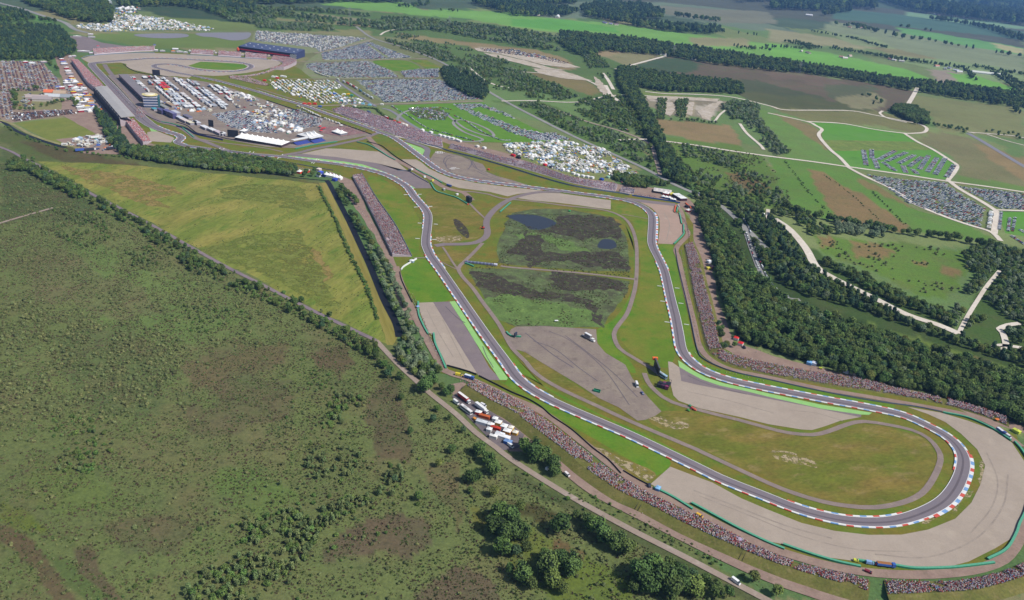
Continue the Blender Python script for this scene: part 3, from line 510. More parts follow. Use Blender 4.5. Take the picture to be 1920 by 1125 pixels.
# lots
LOTG = gmat('lot_brown', 'a08c80', '96826e', '86805c', big=20, small=2, speck=.15)
for s, l in [("-40,114 80,115 92,132 112,150 116,172 -40,170", 'ground of the bike park at the left edge'), ("-40,172 22,172 25,205 130,205 147,214 22,230 -40,232", 'ground of the lower bike park at the left edge')]:
    sheet('parking_ground', s, LOTG, 'field', l, 'parking')
for s, l in [("478,58 555,62 690,72 700,76 600,98 575,100 470,82", 'car park behind the dark grandstand'), ("597,99 693,78 778,108 690,113 575,115", 'car park right of the dark grandstand'),
             ("572,117 700,114 735,132 755,145 690,148 560,146", 'upper middle car park'), ("665,150 825,149 850,160 905,189 722,193 700,182", 'lower middle car park'),
             ("500,150 625,150 690,192 660,201 600,198 560,192 505,165", 'trampled ground of the caravan field')]:
    sheet('parking_ground', s, gmat('lot_mixed', '8a8a6c', '7c8a58', '989288', big=16, small=2, speck=.15), 'field', l, 'parking')
sheet('lawn', "700,115 757,113.5 785,124 784,130 770,132.5 735,132", m_fresh, 'verge', 'green oval between the car parks', 'grass', sm=True)
sheet('lawn', "765,112 800,113 830,128 800,130 785,120", m_lush, 'verge', 'green strip by the main road', 'grass')
sheet('lawn', "735,198 905,192 1000,240 1060,265 960,268 880,266 815,255 770,235", gmat('kart_lawn', '5f8a2c', '688f34', '557f28', big=30, small=2, speck=.1), 'verge', 'green field around the kart track', 'grass')
sheet('lawn', "615,168 650,166 690,190 660,192 630,178", m_lush, 'verge', 'green corner of the caravan field', 'grass')
sheet('campsite', "940,268 1060,264 1130,278 1200,325 1150,342 1060,330 960,292", gmat('camp', '77844c', '8a8a5c', '6a7f3c', big=16, small=2, speck=.15), 'verge', 'grass of the campsite beside the long terrace', 'grass')
# bank and terrace ground
for s, l in [("625,200 740,222 850,262 1000,300 1160,345 1180,352 1170,365 1155,362 1020,330 880,292 760,262 640,218", 'trodden ground of the long terrace'),
             ("1160,345 1225,352 1290,372 1300,385 1275,382 1200,370 1165,365", 'trodden yard at the top right corner'),
             ("612,320 660,318 690,400 738,482 748,484 748,492 724,486 700,440 660,380 640,345", 'path behind the terrace beside the canal'),
             ("724,486 790,484 753,494 748,515 775,562 783,600 760,600 740,540", 'yard behind the white wall'),
             ("870,715 1045,850 1060,880 1050,885 1000,845 955,845 900,800 845,735 840,722", 'trampled earth of the traders beside the lower bank'),
             ("1290,392 1305,400 1330,470 1345,560 1375,640 1450,668 1600,705 1760,745 1870,780 1920,800 1920,812 1800,775 1600,725 1400,680 1350,655 1325,560 1305,470", 'trodden path below the wood'),
             ("1250,365 1290,372 1320,400 1310,430 1290,400", 'dirt corner below the food stalls'), ("100,100 130,100 200,165 290,275 240,285 115,215 118,150", 'traders ground left of the grandstand'), ("105,262 195,250 230,290 160,288", 'traders ground below the mown field')]:
    sheet('trodden_ground', s, m_dirt, 'field', l, 'ground', jit=2)
# ---------------------------------------------------------------- roads, paths, canals
R_ = [("986.7,680 997.6,694 1018.5,711 1051.9,730 1085.3,746 1120,762 1185,792 1305,843 1311,846 1438.7,905.6 1490,925.7 1540,940.7 1590.4,949.5 1640.5,952 1690.6,943.3 1728,925.7 1750.8,895.6 1763.3,863 1758,843 1740,822 1710,807 1665,797 1620,790.8 1590,795.8 1552.5,809.5 1522.5,815.8 1477.5,812 1437.5,802.5 1385,788 1335,775.8 1260,754.5 1230,734.5 1215,717 1208,700", 4.6, 'service path looping inside the big bend'),
 ("1232,700 1222.5,692 1185,669.5 1160,652 1151,627 1160,609.5 1175,589.5 1185,562 1192,531 1194,490 1192,451 1181,421 1165,406 1140,396 1110,391 1060,386 1000,378 940,372 918.5,365.2 885,360 860,359.3", 4.6, 'curved service path round the right of the marsh'),
 ("939,499 960,502 1085,512 1185,523.5 1191,524", 4.2, 'straight service path across the marsh'),
 ("905,456 887,475 870,491.8 859.4,504.4 870,522.7 886,540 903.5,565 920,586.8 937,611 949.5,634 962,655 986.7,680", 4.6, 'service path left of the marsh'),
 ("830,463.4 836.8,473.4 851.8,496.8 859,505", 2.6, 'narrow path from the esses to the marsh'),
 ("815,485 840,498 858,506", 1.6, 'faint footpath in the worn triangle'),
 ("880,381 892,394 905,406 912,412", 3.2, 'narrow path from the green barrier to the link road'),
 ("1165,402 1190,406 1216,411", 2.0, 'pale footpath crossing the lawn'),
 ("775,484.5 799,483.5", 2.2, 'narrow path to the esses')]
for s, w, l in R_: road('service_path', s, w, m_path, l, cat='path')
road('link_road', "816,461.5 834,458.6 863.5,458.4 888.6,456 904,450 912.5,442 914,433 912,422 914,410 925,396 940,383.5 956,374.5 977,367 1002,361.8 1025,360 1050,360.5", 8.5, m_tar, 'link road curving from the esses to the upper track')
road('link_road', "712,249.5 703,251.5 690,257 673,262.5 640,269.5 611,275.6 588.6,279.5 563.5,285.8 530,291.5", 9, m_tar, 'link road joining the upper track to the left sweep')
road('link_road', "760,263.5 790,273.5 801,279.5 801,286 799,293 803,301", 10, m_asph, 'short loop round the lime triangle')
road('pit_lane_exit', "196,121 200,128 212,143 232,163 262,198 272,211 301,228.8 320,233.5 334.4,237.5 345,243.5 355,250.5 367,259.5 385,266 400,272 415,278 430,283.5", 9, m_tar, 'pit lane leaving past the green barrier')
road('service_path', "360,258 407.7,266.8 488.7,276.8 530,285", 4, m_path, 'faint service path below the fence')
road('service_road', "640,215 600,203 560,190 480,165", 4, m_path, 'service road above the caravan edge')
road('service_road', "690,257 705,273 715,281 742.5,300 780,320 805,333.5 830,350 850,357 870,362 885,376", 9.5, m_dirt, 'service road between the two green barriers')
road('service_road', "742,500 749,525 764,562 780,596 796,628 818,668 835,696 870,708 905,722 960,748 997.5,763 1035,785 1072.5,814 1112,845 1160.5,883 1210.6,914 1285.8,951 1361,991 1436,1025 1515,1051 1590.4,1068.6 1665.6,1077 1740.7,1078 1816,1071 1866,1057 1891,1040 1910,1012 1924,980 1936,930", 7.5, m_dirt, 'service road behind the lower barriers')
road('service_road', "1268,384 1278,398 1284,425 1290,440 1268,466 1272.5,486 1282,531 1293,575 1302,612 1310,647 1330,673 1372.5,694 1437.5,707.5 1540,729.5 1640,746.5 1740,764 1815,779 1865,799 1915,838", 6.5, m_dirt, 'service road behind the right barrier')
road('footway', "1045,858 1060,880.6 1110,920.7 1185.6,960.8 1260.8,998.4 1336,1036 1438.7,1083 1515,1110 1570,1128 1700,1165", 8.0, m_dirt, 'broad trodden footway below the lower bank', cat='path')
road('lane', "-60,255 12.5,281 42.5,296 100,325 175,366 225,391 300,431 375,473.5 425,501 480,528.5 545,562 605,592 655,615.8 705,639", 4.6, m_lane, 'purple grey lane along the meadow')
road('lane', "705,639 742.5,679.5 780,714.5 805,737 855,777 892.5,812 930,839.5 960,863 1060,925.7 1173,988.4 1286,1046 1386,1098.6 1436,1125 1500,1160", 5.0, m_slane, 'sandy lane running down to the bottom edge')
road('lane', "-20,425 30,410 100,390", 4, m_slane, 'pale grassy track at the left edge')
road('canal', "612,338 617.5,345 635,378 655,416 672,452 692.5,496 720,562 742.5,606 749,632", 7, m_canal, 'dark narrow canal beside the mown strip', layer='verge', cat='canal')
road('ditch', "230,293 400,318 500,326 560,334 612,339", 2.6, m_canal, 'dark ditch along the tree row', layer='verge', cat='ditch')
road('ditch', "717,203 735,209 770,233 800,248 850,262", 7, m_grey, 'grey water channel beside the kart field', layer='verge', cat='canal')
road('canal', "1815,250 1840,264 1868,281 1920,312 1990,350", 13, m_grey, 'straight grey canal at the right edge', layer='verge', cat='canal')
road('canal', "-20,215 0,225 40,250 110,274 125,276", 6, m_canal, 'canal below the mown field at the left edge', layer='verge', cat='canal')
road('lane', "-20,220 20,232 60,253 110,270 150,278", 6, gmat('towpath', '9a9468', '8f8a5c', big=20), 'pale towpath beside the left canal')
MR = "-40,-6 0,6 40,16 75,28 120,42 140,55 165,62"
road('main_road', MR, 14, m_road, 'main road at the top left corner')
road('main_road', "668,50 700,72 760,90 830,118 905,165 960,197 1020,228 1080,258 1140,285 1200,312 1235,330 1262,345 1300,362 1350,385 1400,430 1440,470", 9, m_road, 'main road running down past the campsite')
road('main_road', "620,100 640,108 720,112 800,110", 4, m_slane, 'narrow road between the car parks')
road('lane', "590,100 640,90 700,74", 6, m_slane, 'access road behind the car parks')
road('lane', "565,116 640,114.5 690,113.5 740,111 800,111", 5, m_slane, 'access road between two car parks')
road('lane', "540,148 620,148.5 700,147.5 760,146.5 820,146", 4, m_slane, 'access road above the caravans')
road('lane', "555,200 620,198 700,196 780,194 905,190", 6, m_slane, 'access road above the kart field')
road('lane', "535,125 545,122 555,117 562,118", 4, m_tar, 'short curved road beside the corner stand')
road('lane', "630,150 650,165 680,185 705,200", 7, m_grey, 'grey strip beside the caravan field')
road('sand_track', "991,188 1040,205 1100,228 1160,245 1205,262 1222,275 1230,300 1238,328", 7, m_slane, 'pale track through the scrub')
for s, w, l in [("1210,172 1250,176 1300,177 1370,182 1440,198 1470,206 1530,207 1595,208 1640,216 1700,228 1722,232 1737,240 1733,248 1715,250 1695,250 1640,243 1580,232 1512,228", 6, 'white track looping round the far oval field'),
    ("1440,212 1512,228 1530,236 1541,243 1535,252 1540,262 1557,281 1575,296 1590,312", 6, 'white track down the side of the green field'),
    ("1160,263 1215,262 1300,272 1370,283 1440,293 1520,303 1590,313 1690,327 1775,340 1850,350 1930,362", 6, 'long white track crossing the fields'),
    ("1695,250 1720,266 1750,281 1780,300 1794,310 1790,322 1777,338", 6, 'white track round the right of the green field'),
    ("1590,314 1620,330 1680,358 1710,380 1760,402 1810,420 1850,432 1865,440 1876,452", 6, 'white track below the large car park'),
    ("1777,338 1800,355 1840,378 1865,394 1868,400 1866,420 1864,438", 7, 'white track beside the large car park'),
    ("1868,394 1900,395 1930,396", 5, 'white track at the right edge'),
    ("1655,208 1650,213 1665,222 1700,230", 5, 'short white spur by the clump of trees'),
    ("1720,165 1712,180 1700,200", 9, 'white sand ride through the dark wood'), ("1440,393 1440,410 1452,412", 4, 'pale sand corner between the woods'),
    ("1452,410 1480,430 1510,465 1530,500 1560,520 1600,540 1640,560 1700,590 1760,610 1797,626", 8, 'sandy ride between the woods'),
    ("1797,626 1815,592 1835,560 1850,537 1874,508", 3.5, 'narrow sandy ride at the right edge'),
    ("1930,655 1880,648 1860,652 1885,652 1880,625 1873,618 1890,610 1912,607", 5, 'bent sand track at the right edge'),
    ("1240,182 1180,178 1130,182 1100,190 1060,192 1000,189 940,190", 5, 'sandy track across the scrub'), ("960,134 1020,138 1085,147 1110,155 1125,165 1135,178", 5, 'pale track beside the brown patch'),
    ("1135,160 1145,178 1160,190", 8, 'wide pale ride between trees'), ("1130,137 1140,150 1150,168", 7, 'bent pale ride through the scrub'), ("1155,130 1200,118 1260,102", 8, 'straight ride into the dark heath'),
    ("713,66 722,60 740,56 790,53 850,52", 5, 'white track behind the scrub'), ("880,127 905,148 930,160 955,165", 5, 'white stretch of track'),
    ("1340,228 1350,215 1360,207", 4, 'bent white spur by the sandy hollow'), ("1387,232 1400,250 1425,272 1432,281", 5, 'sand ride between the bushes'),
    ("1828,250 1815,248 1900,255 1930,262", 5, 'pale track at the right edge above the canal'), ("1850,252 1890,265 1930,275", 4, 'second pale track at the right edge'),
    ("740,256 770,262 800,272 850,285", 3, 'pale edge strip along the terrace'), ("1395,425 1410,470 1430,520 1450,545 1475,560 1500,563", 7, 'lane lined with parked vehicles between the woods')]:
    road('sand_track' if 'lane lined' not in l else 'lane', s, w * (1.35 if 'lane lined' not in l else 1), m_sand if 'lane lined' not in l else m_road, l)
road('kart_track', "800,262 760,245 745,225 760,210 790,205 830,212 850,225 870,240 900,252 925,256 918,245 890,232 862,225 850,232 870,248 905,262 880,266 840,262", 6, m_road, 'winding kart track in the green field', layer='path')
m_bare = gmat('bare_sand', 'c8bcae', 'b4a690', 'd8cec4', big=22, small=2.5, speck=.12)
for s, l in [("888,90 960,95 1010,103 1055,116 1088,127 1060,127 1020,122 980,112 930,100 895,96", 'broad strip of pale sand above the scrub'), ("905,99 940,104 985,114 1030,127 1060,132 1020,130 960,116 915,104", 'narrow strip of pale sand above the scrub'), ("1000,129 1050,132 1095,146 1110,152 1060,148 1010,138", 'pale sand beside the brown patch'),
    ("1212,180 1290,182 1350,186 1345,191 1290,188 1215,187", 'upper edge of the sandy hollow'), ("1322,200 1350,189 1356,192 1340,206 1331,226 1316,222 1308,210", 'bright fan of sand in the sandy hollow'), ("1240,192 1262,192 1266,205 1256,218 1243,212", 'sand between the green strips'), ("1284,194 1303,191 1299,206 1297,218 1288,214", 'sand beside the second green strip'), ("1112,143 1125,150 1140,172 1134,180 1120,165", 'sand corner at the tip of the brown patch')]:
    sheet('bare_sand', s, m_bare, 'path', l, 'sand', jit=5, step=9)
sheet('asphalt_yard', "848,745 862,735 900,758 940,785 985,815 978,838 940,845 900,808", gmat('dark_yard', '6e6668', '7c7274', '5f5a5e', big=14, small=1.4, speck=.12), 'runoff', 'darker asphalt under the traders lorries', 'asphalt', jit=2)
# ---------------------------------------------------------------- the race track
CIR = [(172.4, 122, 15), (190, 142, 15.5), (209, 162, 15.5), (235, 190, 15.5), (258.5, 214, 17), (268, 224, 19), (283.4, 235.5, 17), (298, 242.2, 15), (318, 249, 12.5), (331, 252.5, 11.5), (340, 258, 11.5), (337, 263, 11), (331.5, 267, 11), (338, 270.5, 10.5), (351, 274.3, 10), (371.8, 276.8, 10), (396.8, 280.6, 10), (430, 284.3, 10), (463.7, 288.5, 10), (490, 291, 10.5), (530, 294.5, 11), (580, 301.5, 10.5), (600, 304, 10.5), (630, 307.8, 10.5), (660, 312, 10.5), (680, 316.2, 10.5), (705, 322.5, 10.5), (730, 331, 10.5), (757.5, 346.5, 10.5), (767.6, 356, 10.5), (775, 367, 10.5), (790.5, 385, 10.5), (797.6, 393.4, 10.5), (802, 401.8, 10.5), (802.8, 411, 10.5), (801.4, 426.8, 10.5), (799, 443.5, 10.5), (798.4, 459, 10.5), (801.3, 467.6, 10.5), (807, 480, 10.3), (819.3, 496.8, 10.3), (831.4, 513.5, 10), (849.7, 540, 10), (882, 587, 10), (914.8, 634, 10), (947.5, 678, 10), (960, 697, 10), (972, 711.5, 10), (992, 728, 9.6), (1030.5, 750.3, 9.5), (1083.7, 774.5, 9.5), (1130.7, 794.5, 9.5), (1177.5, 814.5, 9.5), (1238, 843, 9.5), (1316, 881, 9.5), (1356.5, 900.6, 9.5), (1435, 931.5, 9.5), (1490, 953.3, 9.3), (1540, 967.8, 9.2), (1590.4, 977.3, 9.2), (1645.5, 979.9, 9.2), (1690.6, 974.6, 9.2), (1735.7, 959.5, 9.6), (1769, 940.7, 10), (1790, 916, 10), (1801, 893, 9.8), (1805, 879.4, 9.8), (1806.6, 866.8, 9.6), (1804.6, 854.3, 9.4), (1798.2, 841.8, 9.4), (1786, 827.6, 9.4), (1769, 815, 9.4), (1748.4, 804, 9.4), (1720, 790, 9.4), (1702, 782, 9.4), (1685, 776.6, 9.4), (1660, 771, 9.4), (1626.8, 764.3, 9.4), (1593.4, 758, 9.4), (1560, 752.4, 9.4), (1500, 741, 9.4), (1440, 729.5, 9.4), (1394.6, 720, 9.4), (1373.7, 715.2, 9.5), (1348.6, 707.8, 9.6), (1327.7, 700, 9.8), (1311, 691.5, 10), (1298.5, 682, 10), (1286.8, 671.2, 10), (1280, 660.5, 10), (1276, 649, 10), (1273, 630, 10), (1269.4, 610, 10), (1266, 593.4, 10), (1261.8, 576.7, 10), (1257.5, 560, 10), (1252, 535, 10), (1246.5, 512, 10), (1240, 496.5, 10), (1231.8, 480, 10), (1225.5, 467.6, 10.3), (1222, 457, 10.5), (1221.6, 446.7, 10.5), (1222.5, 430, 10.5), (1223, 411, 10.5), (1221, 402.7, 10.5), (1215.2, 394.6, 10.5), (1204.3, 387, 10.5), (1191.8, 381.4, 10.5), (1175, 376.2, 10.5), (1150, 371.6, 10.5), (1117, 367, 10.5), (1083.5, 363.2, 10.5), (1050, 358.6, 10.5), (1020, 354.8, 10.5), (993.7, 351.6, 10.5), (960.3, 347.4, 10.5), (926.8, 343.8, 10.5), (893.4, 339.4, 10.5), (862, 333.4, 10.5), (845.3, 328.6, 10.5), (828.6, 322, 10.5), (816, 315, 10.5), (803.5, 305.8, 10.5), (786.8, 293.4, 10.5), (761.8, 274.4, 10.5), (748, 264.5, 10.5), (736.7, 257.5, 10.5), (727.7, 253.5, 10.5), (715, 249.3, 10.5), (698.5, 243, 10.5), (673.4, 234, 10.5), (643.5, 224, 10.5), (618.5, 215.6, 10.5), (593.4, 206.6, 10.5), (567.5, 197.5, 10.5), (520, 184, 10.5), (480, 171.5, 11), (440, 160, 11), (405.3, 151, 11), (380, 146, 11), (355, 141, 11), (330, 136.5, 11), (313.4, 132, 11), (298, 128.8, 12), (289.5, 125.8, 12), (290.5, 122.4, 12), (299, 120.9, 12), (313.4, 120.4, 11), (330, 121.8, 11), (346.8, 125.4, 11), (363.5, 129, 11), (380, 131.6, 11), (405.3, 133.9, 11), (425, 134.6, 11), (445, 133.6, 11), (460, 131, 11), (469.3, 127.7, 12), (471, 124, 12), (467, 121.3, 12), (453.4, 118.1, 11), (436.7, 116.2, 11), (405, 114.3, 11), (363.5, 112.3, 11), (330, 110.8, 11), (300.9, 109.8, 11), (280, 110, 11), (260, 111.4, 11), (223.5, 114.2, 12), (195, 116.8, 13), (180, 118.2, 14)]
ca_ = np.array(CIR); gt = G(ca_[:, :2])
tr3 = smooth(np.c_[gt, ca_[:, 2] * 1.06], 3.0, True) if False else None
def smooth3(g3, step):
    q = np.vstack([g3[-1], g3, g3[0], g3[1]]); out = []
    for i in range(1, len(q) - 2):
        a, b, c, d = q[i - 1], q[i], q[i + 1], q[i + 2]; k = max(2, int(np.linalg.norm((c - b)[:2]) / step))
        for j in range(k):
            t = j / k; out.append(0.5 * ((2 * b) + (c - a) * t + (2 * a - 5 * b + 4 * c - d) * t * t + (3 * b - a - 3 * c + d) * t ** 3))
    return np.array(out)
TR = smooth3(np.c_[gt, ca_[:, 2] * 1.05], 3.0)
for _ in range(3): TR[:, :2] = (np.roll(TR[:, :2], 1, 0) + TR[:, :2] * 2 + np.roll(TR[:, :2], -1, 0)) / 4
trk = TR[:, :2]; tw = TR[:, 2]; tn = normals(trk, True)
ztr = nextz('track')
TRACK = ribbon('race_track', trk, tw, m_asph, 'track', 'grey asphalt race track winding round the infield', 'race track', z=ztr, closed=True)
tpx = proj(trk)
cum = np.r_[0, np.cumsum(np.linalg.norm(np.diff(trk, axis=0), axis=1))]
def near(px_, py_):
    return int(np.argmin(np.hypot(tpx[:, 0] - px_, tpx[:, 1] - py_)))
def span(a, b):
    i, j = near(*a), near(*b); n = len(trk)
    return np.arange(i, j + 1) if j >= i else np.r_[np.arange(i, n), np.arange(0, j + 1)]
m_white = pmat('white_paint', 'f0f0ee', 0.6, grain=.06)
m_red = pmat('kerb_red', 'dc6050', 0.6, grain=.1); m_blue = pmat('kerb_blue', '86aee0', 0.6, grain=.1)
# painted edge lines, both sides, all round
for s_, l in ((1, 'white line along the left edge of the track'), (-1, 'white line along the right edge of the track')):
    ribbon('edge_line', trk, 0.42, m_white, 'track', l, 'line', z=ztr + .006, closed=True, off=s_ * (tw / 2 - .25), parent=TRACK, kind=False)
# kerbs: 5 m blocks red white blue white; side +1 is left of travel
KERB = [((480, 171), (705, 245), 0, 0), ]
KB = [  # (start px, end px, side of travel, width)
 ((351, 274), (530, 294), -1, 1.3), ((545, 296), (800, 393), 1, 1.6), ((640, 309), (801, 430), -1, 1.4),
 ((799, 440), (825, 505), 1, 1.6), ((807, 478), (962, 700), -1, 1.8), ((950, 682), (1030, 750), 1, 1.4), ((962, 700), (1470, 946), -1, 1.8), ((1470, 946), (1700, 972), 1, 1.8),
 ((1470, 946), (1735, 960), -1, 1.8), ((1735, 960), (1802, 850), -1, 2.6), ((1800, 886), (1702, 782), 1, 1.8), ((1802, 850), (1281, 661), -1, 1.8), ((1702, 782), (1257, 560), 1, 1.8),
 ((1245, 507), (1221, 450), -1, 1.8), ((1221, 450), (1219, 398), -1, 2.5), ((1257, 560), (1237, 490), 1, 1.6), ((1220, 401), (1117, 367), 1, 1.6), ((1150, 371.6), (740, 259), -1, 1.5),
 ((1020, 354.8), (703, 244.5), 1, 1.5), ((700, 243.5), (480, 171.5), -1, 1.5), ((470, 168), (380, 146), 1, 1.2), ((313, 120.4), (425, 134.6), -1, 1.2), ((425, 134.6), (453, 118), 1, 1.2), ((470, 127), (250, 112), -1, 1.2), ((286, 236.5), (345, 273), 1, 1.6), ((313.5, 247), (333, 266), -1, 1.4)]
KM = (m_red, m_white, m_blue, m_white); kcache = []
for a, b, side, w in KB:
    ii = span(a, b)
    if len(ii) < 3 or len(ii) > len(trk) * 0.6: continue
    e = trk[ii] + tn[ii] * (side * (tw[ii] / 2 + 0.05))[:, None]; L_ = length(e); nb = max(2, int(L_ / (5.0 if w < 3 else 3.0)))
    e = resample(e, nb + 1); en = normals(e) * side
    for k in range(nb):
        p0, p1 = e[k], e[k + 1]; w_ = w * .72 if w < 2 else w; q0, q1 = p0 + en[k] * w_, p1 + en[k + 1] * w_
        kcache.append((float(np.hypot(*(p0 + p1) / 2)), k % 4, (p0, p1, q1, q0)))
kcache.sort(key=lambda r: r[0])
def kerb_solid(mbx, q, mi):
    z0, z1 = ztr - .35, ztr + .07; v = [(a, b, z0) for a, b in q] + [(a, b, z1 + (0.05 if i > 1 else 0)) for i, (a, b) in enumerate(q)]
    mbx.add(v, [(0, 1, 5, 4), (1, 2, 6, 5), (2, 3, 7, 6), (3, 0, 4, 7), (4, 5, 6, 7)], mi)
for d, k, q in kcache[:300]:
    mb = MB(); kerb_solid(mb, q, 0); link('kerb_block', mb.mesh('kerb_block', [KM[k]]), parent=TRACK)
mb = MB()
for d, k, q in kcache[300:]: kerb_solid(mb, q, k)
link('kerb_blocks', mb.mesh('kerb_blocks', list(KM)), parent=TRACK, kind='stuff')
# short white distance marks beside the track
mk = 0
for x, y in [(767, 370.5), (788, 394), (792, 419.5), (789, 447.5), (1252, 568.5), (1257.5, 609.5), (588, 305), (524, 298), (407, 284.5), (462, 291), (415, 279.5), (470, 286.5), (1240, 541), (594, 299)]:
    i = near(x, y)
    for s_ in (1, -1):
        c = trk[i] + tn[i] * s_ * (tw[i] / 2 + 4.6); mb = MB(); mb.box(-2.6, 2.6, -.35, .35, -.4, .12)
        link('distance_mark', mb.mesh('distance_mark', [m_white]), parent=TRACK, loc=(c[0], c[1], ztr), rz=math.atan2(tn[i][1], tn[i][0]))
# dark rubber line and skid marks
m_rub = gmat('rubber', '6f666c', '6a6268', big=10, small=1, speck=.05)
ribbon('rubber_line', trk, 1.6, m_rub, 'track', '', z=ztr + .004, closed=True, off=1.6 * np.sin(cum / 160), parent=TRACK, kind=False)
def start_grid():
    i = near(250, 205)
    for k in range(14):
        j = i - 6 - k * 3; c = trk[j] + tn[j] * (3.2 if k % 2 else -3.2); mb = MB(); mb.box(-.15, .15, -1.2, 1.2, 0, .01)
        link('grid_line', mb.mesh('grid_line', [m_white]), parent=TRACK, loc=(c[0], c[1], ztr + .012), rz=math.atan2(tn[j][1], tn[j][0]) + 1.57)
start_grid()
for k_, (s_, w_) in enumerate([('838,312 832,304 836,295 850,290 868,291 880,297 884,308 878,318', 1.6), ('846,322 836,312 838,300 852,293 870,294 886,304 896,318 915,328', 1.3), ('860,326 880,331 905,334 930,338 950,342 940,338 915,331 895,322', 1.5), ('888,300 885,306 892,316 910,322 930,330', 1.4), ('985,625 1010,645 1040,668 1075,690', 1.2), ('1000,640 1040,655 1085,690 1120,715', 1.0), ('1060,630 1100,660 1150,700 1195,745', .9), ('1030,622 1070,640 1130,690 1180,760', .8), ('905,650 912,668 925,690', .7), ('1290,705 1330,722 1400,740', .8), ('835,575 850,590 862,600 872,606', 1.0)]):
    g_ = smooth(G(P(s_)), 5); ribbon('skid_mark', g_, w_, m_rub, 'runoff', 'dark curved skid mark on the asphalt', 'marking', z=ZC['runoff'] + .02 + .002 * k_)
m_rut = gmat('gravel_rut', '9c8f84', 'a89b8e', big=8, small=1, speck=.08)
for k_, (s_, w_) in enumerate([('1300,920 1380,950 1470,985 1560,1010', 1.4), ('1310,930 1400,965 1500,1005 1600,1030 1700,1035', 1.0), ('1640,1040 1740,1045 1830,1010 1880,950 1890,890', 1.2), ('1850,850 1870,900 1860,950 1820,1000', 1.0), ('1290,735 1360,750 1450,775', 1.0), ('1480,770 1530,775 1580,790', .9), ('800,580 820,620 850,670', .9), ('830,600 850,640 875,690', .8), ('1245,400 1255,420 1250,450', 1.0), ('860,346 910,352 960,362', .8)]):
    g_ = smooth(G(P(s_)), 5); ribbon('wheel_rut', g_, w_, m_rut, 'gravel', 'faint wheel rut raked into the gravel', 'marking', z=.368 + .0015 * k_)
# white painted ring mark and arrow on the skid area, scuffed circles
def flat_text(body, px_, py_, size, rz, z, mat, label, cat):
    cu = bpy.data.curves.new('lettering', 'FONT'); cu.body = body; cu.size = size; cu.align_x = 'CENTER'; cu.extrude = 0.01
    o = bpy.data.objects.new('lettering', cu); COL.objects.link(o); o.data.materials.append(mat)
    x, y = G1(px_, py_); o.location = (x, y, z); o.rotation_euler = (0, 0, rz); o['kind'] = 'structure'; o['label'] = label; o['category'] = cat; return o
def ground_mark(name, segs, z, mat, label):
    mb = MB()
    for a, b, w in segs:
        g = G([a, b]); n = normals(g)[0] * w / 2; v = [(*(g[0] - n), z), (*(g[1] - n), z), (*(g[1] + n), z), (*(g[0] + n), z)]; mb.add(v, [(0, 1, 2, 3)])
    me = mb.mesh(name, [mat]); 
    return structure(link(name, me), label, 'marking')
zr = ZC['runoff'] + .03
ground_mark('painted_mark', [((843, 316.5), (852, 314), 1.5), ((846, 317.3), (853, 317), 2.4), ((852, 314), (856, 316), 1.5), ((856, 316), (861.5, 316.3), 1.6)], zr, m_white, 'white painted emblem on the asphalt skid area')
ground_mark('painted_mark', [((816.5, 285), (818.5, 287.5), .9), ((820, 284.3), (820.5, 288), 1), ((823, 284), (823, 288), 1), ((826, 284), (826.5, 288), 1), ((829, 284.5), (829.5, 288), 1), ((832, 285.5), (833, 286.8), .9), ((820, 284.3), (829, 284.2), .9), ((820.5, 288), (829.5, 288), .9)], zr, m_white, 'white ringed emblem at the top of the skid area')
# ---------------------------------------------------------------- trees
def leafy(name, blobs, nface, fsize, mats, seed, trunk=None, core=0.72):
    """crown: many small leaf clumps through the volume of a few lobes round a dim core"""
    r = random.Random(seed); mb = MB()
    vol = [b[3] * b[4] * b[5] for b in blobs]; tv = sum(vol)
    for (x, y, z, a, b, c), w in zip(blobs, vol):
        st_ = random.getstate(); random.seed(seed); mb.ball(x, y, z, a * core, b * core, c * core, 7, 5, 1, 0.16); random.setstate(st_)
        for k in range(max(10, int(nface * w / tv))):
            u = r.uniform(-0.75, 1); ph = r.uniform(0, 6.283); q = math.sqrt(1 - u * u); rr = r.uniform(0.78, 1.12)
            px, py, pz = x + a * rr * q * math.cos(ph), y + b * rr * q * math.sin(ph), z + c * rr * u
            n = Vector((q * math.cos(ph) + r.uniform(-.6, .6), q * math.sin(ph) + r.uniform(-.6, .6), u + r.uniform(-.2, .8))).normalized()
            t = n.cross(Vector((r.uniform(-1, 1), r.uniform(-1, 1), r.uniform(-1, 1)))).normalized(); bt = n.cross(t)
            s1, s2 = fsize * r.uniform(.55, 1.25), fsize * r.uniform(.5, 1.1); c0 = Vector((px, py, pz)); bend = n * fsize * .22
            mb.add([c0 - t * s1 - bend, c0 - bt * s2 * .8, c0 + t * s1 - bend, c0 + bt * s2], [(0, 1, 2, 3)], 0)
    return mb.mesh(name, mats)
def trunkmesh(name, h, r0, mat, seed, limbs=4, lean=.0):
    r = random.Random(seed); mb = MB(); mb.cyl(0, 0, -0.5, h * .62, r0, r0 * .5, 6)
    for k in range(limbs):
        a = r.uniform(0, 6.28); b = h * r.uniform(.3, .5); L2 = h * r.uniform(.22, .34)
        p0 = Vector((0, 0, b)); p1 = Vector((math.cos(a) * L2 * .7, math.sin(a) * L2 * .7, b + L2)); d = (p1 - p0).normalized(); s = d.cross(Vector((0, 0, 1))).normalized() * r0 * .35; u = d.cross(s).normalized() * r0 * .35
        mb.add([p0 - s - u, p0 + s - u, p0 + s + u, p0 - s + u, p1 - s * .4, p1 + s * .4, p1 + u * .4], [(0, 1, 5, 4), (1, 2, 6, 5), (2, 3, 4, 6), (3, 0, 4)], 0)
    return mb.mesh(name, [mat])
m_bark = pmat('bark', '6f675c', .9, grain=.15); m_birch = pmat('birch_bark', 'b8b4aa', .8, grain=.2)
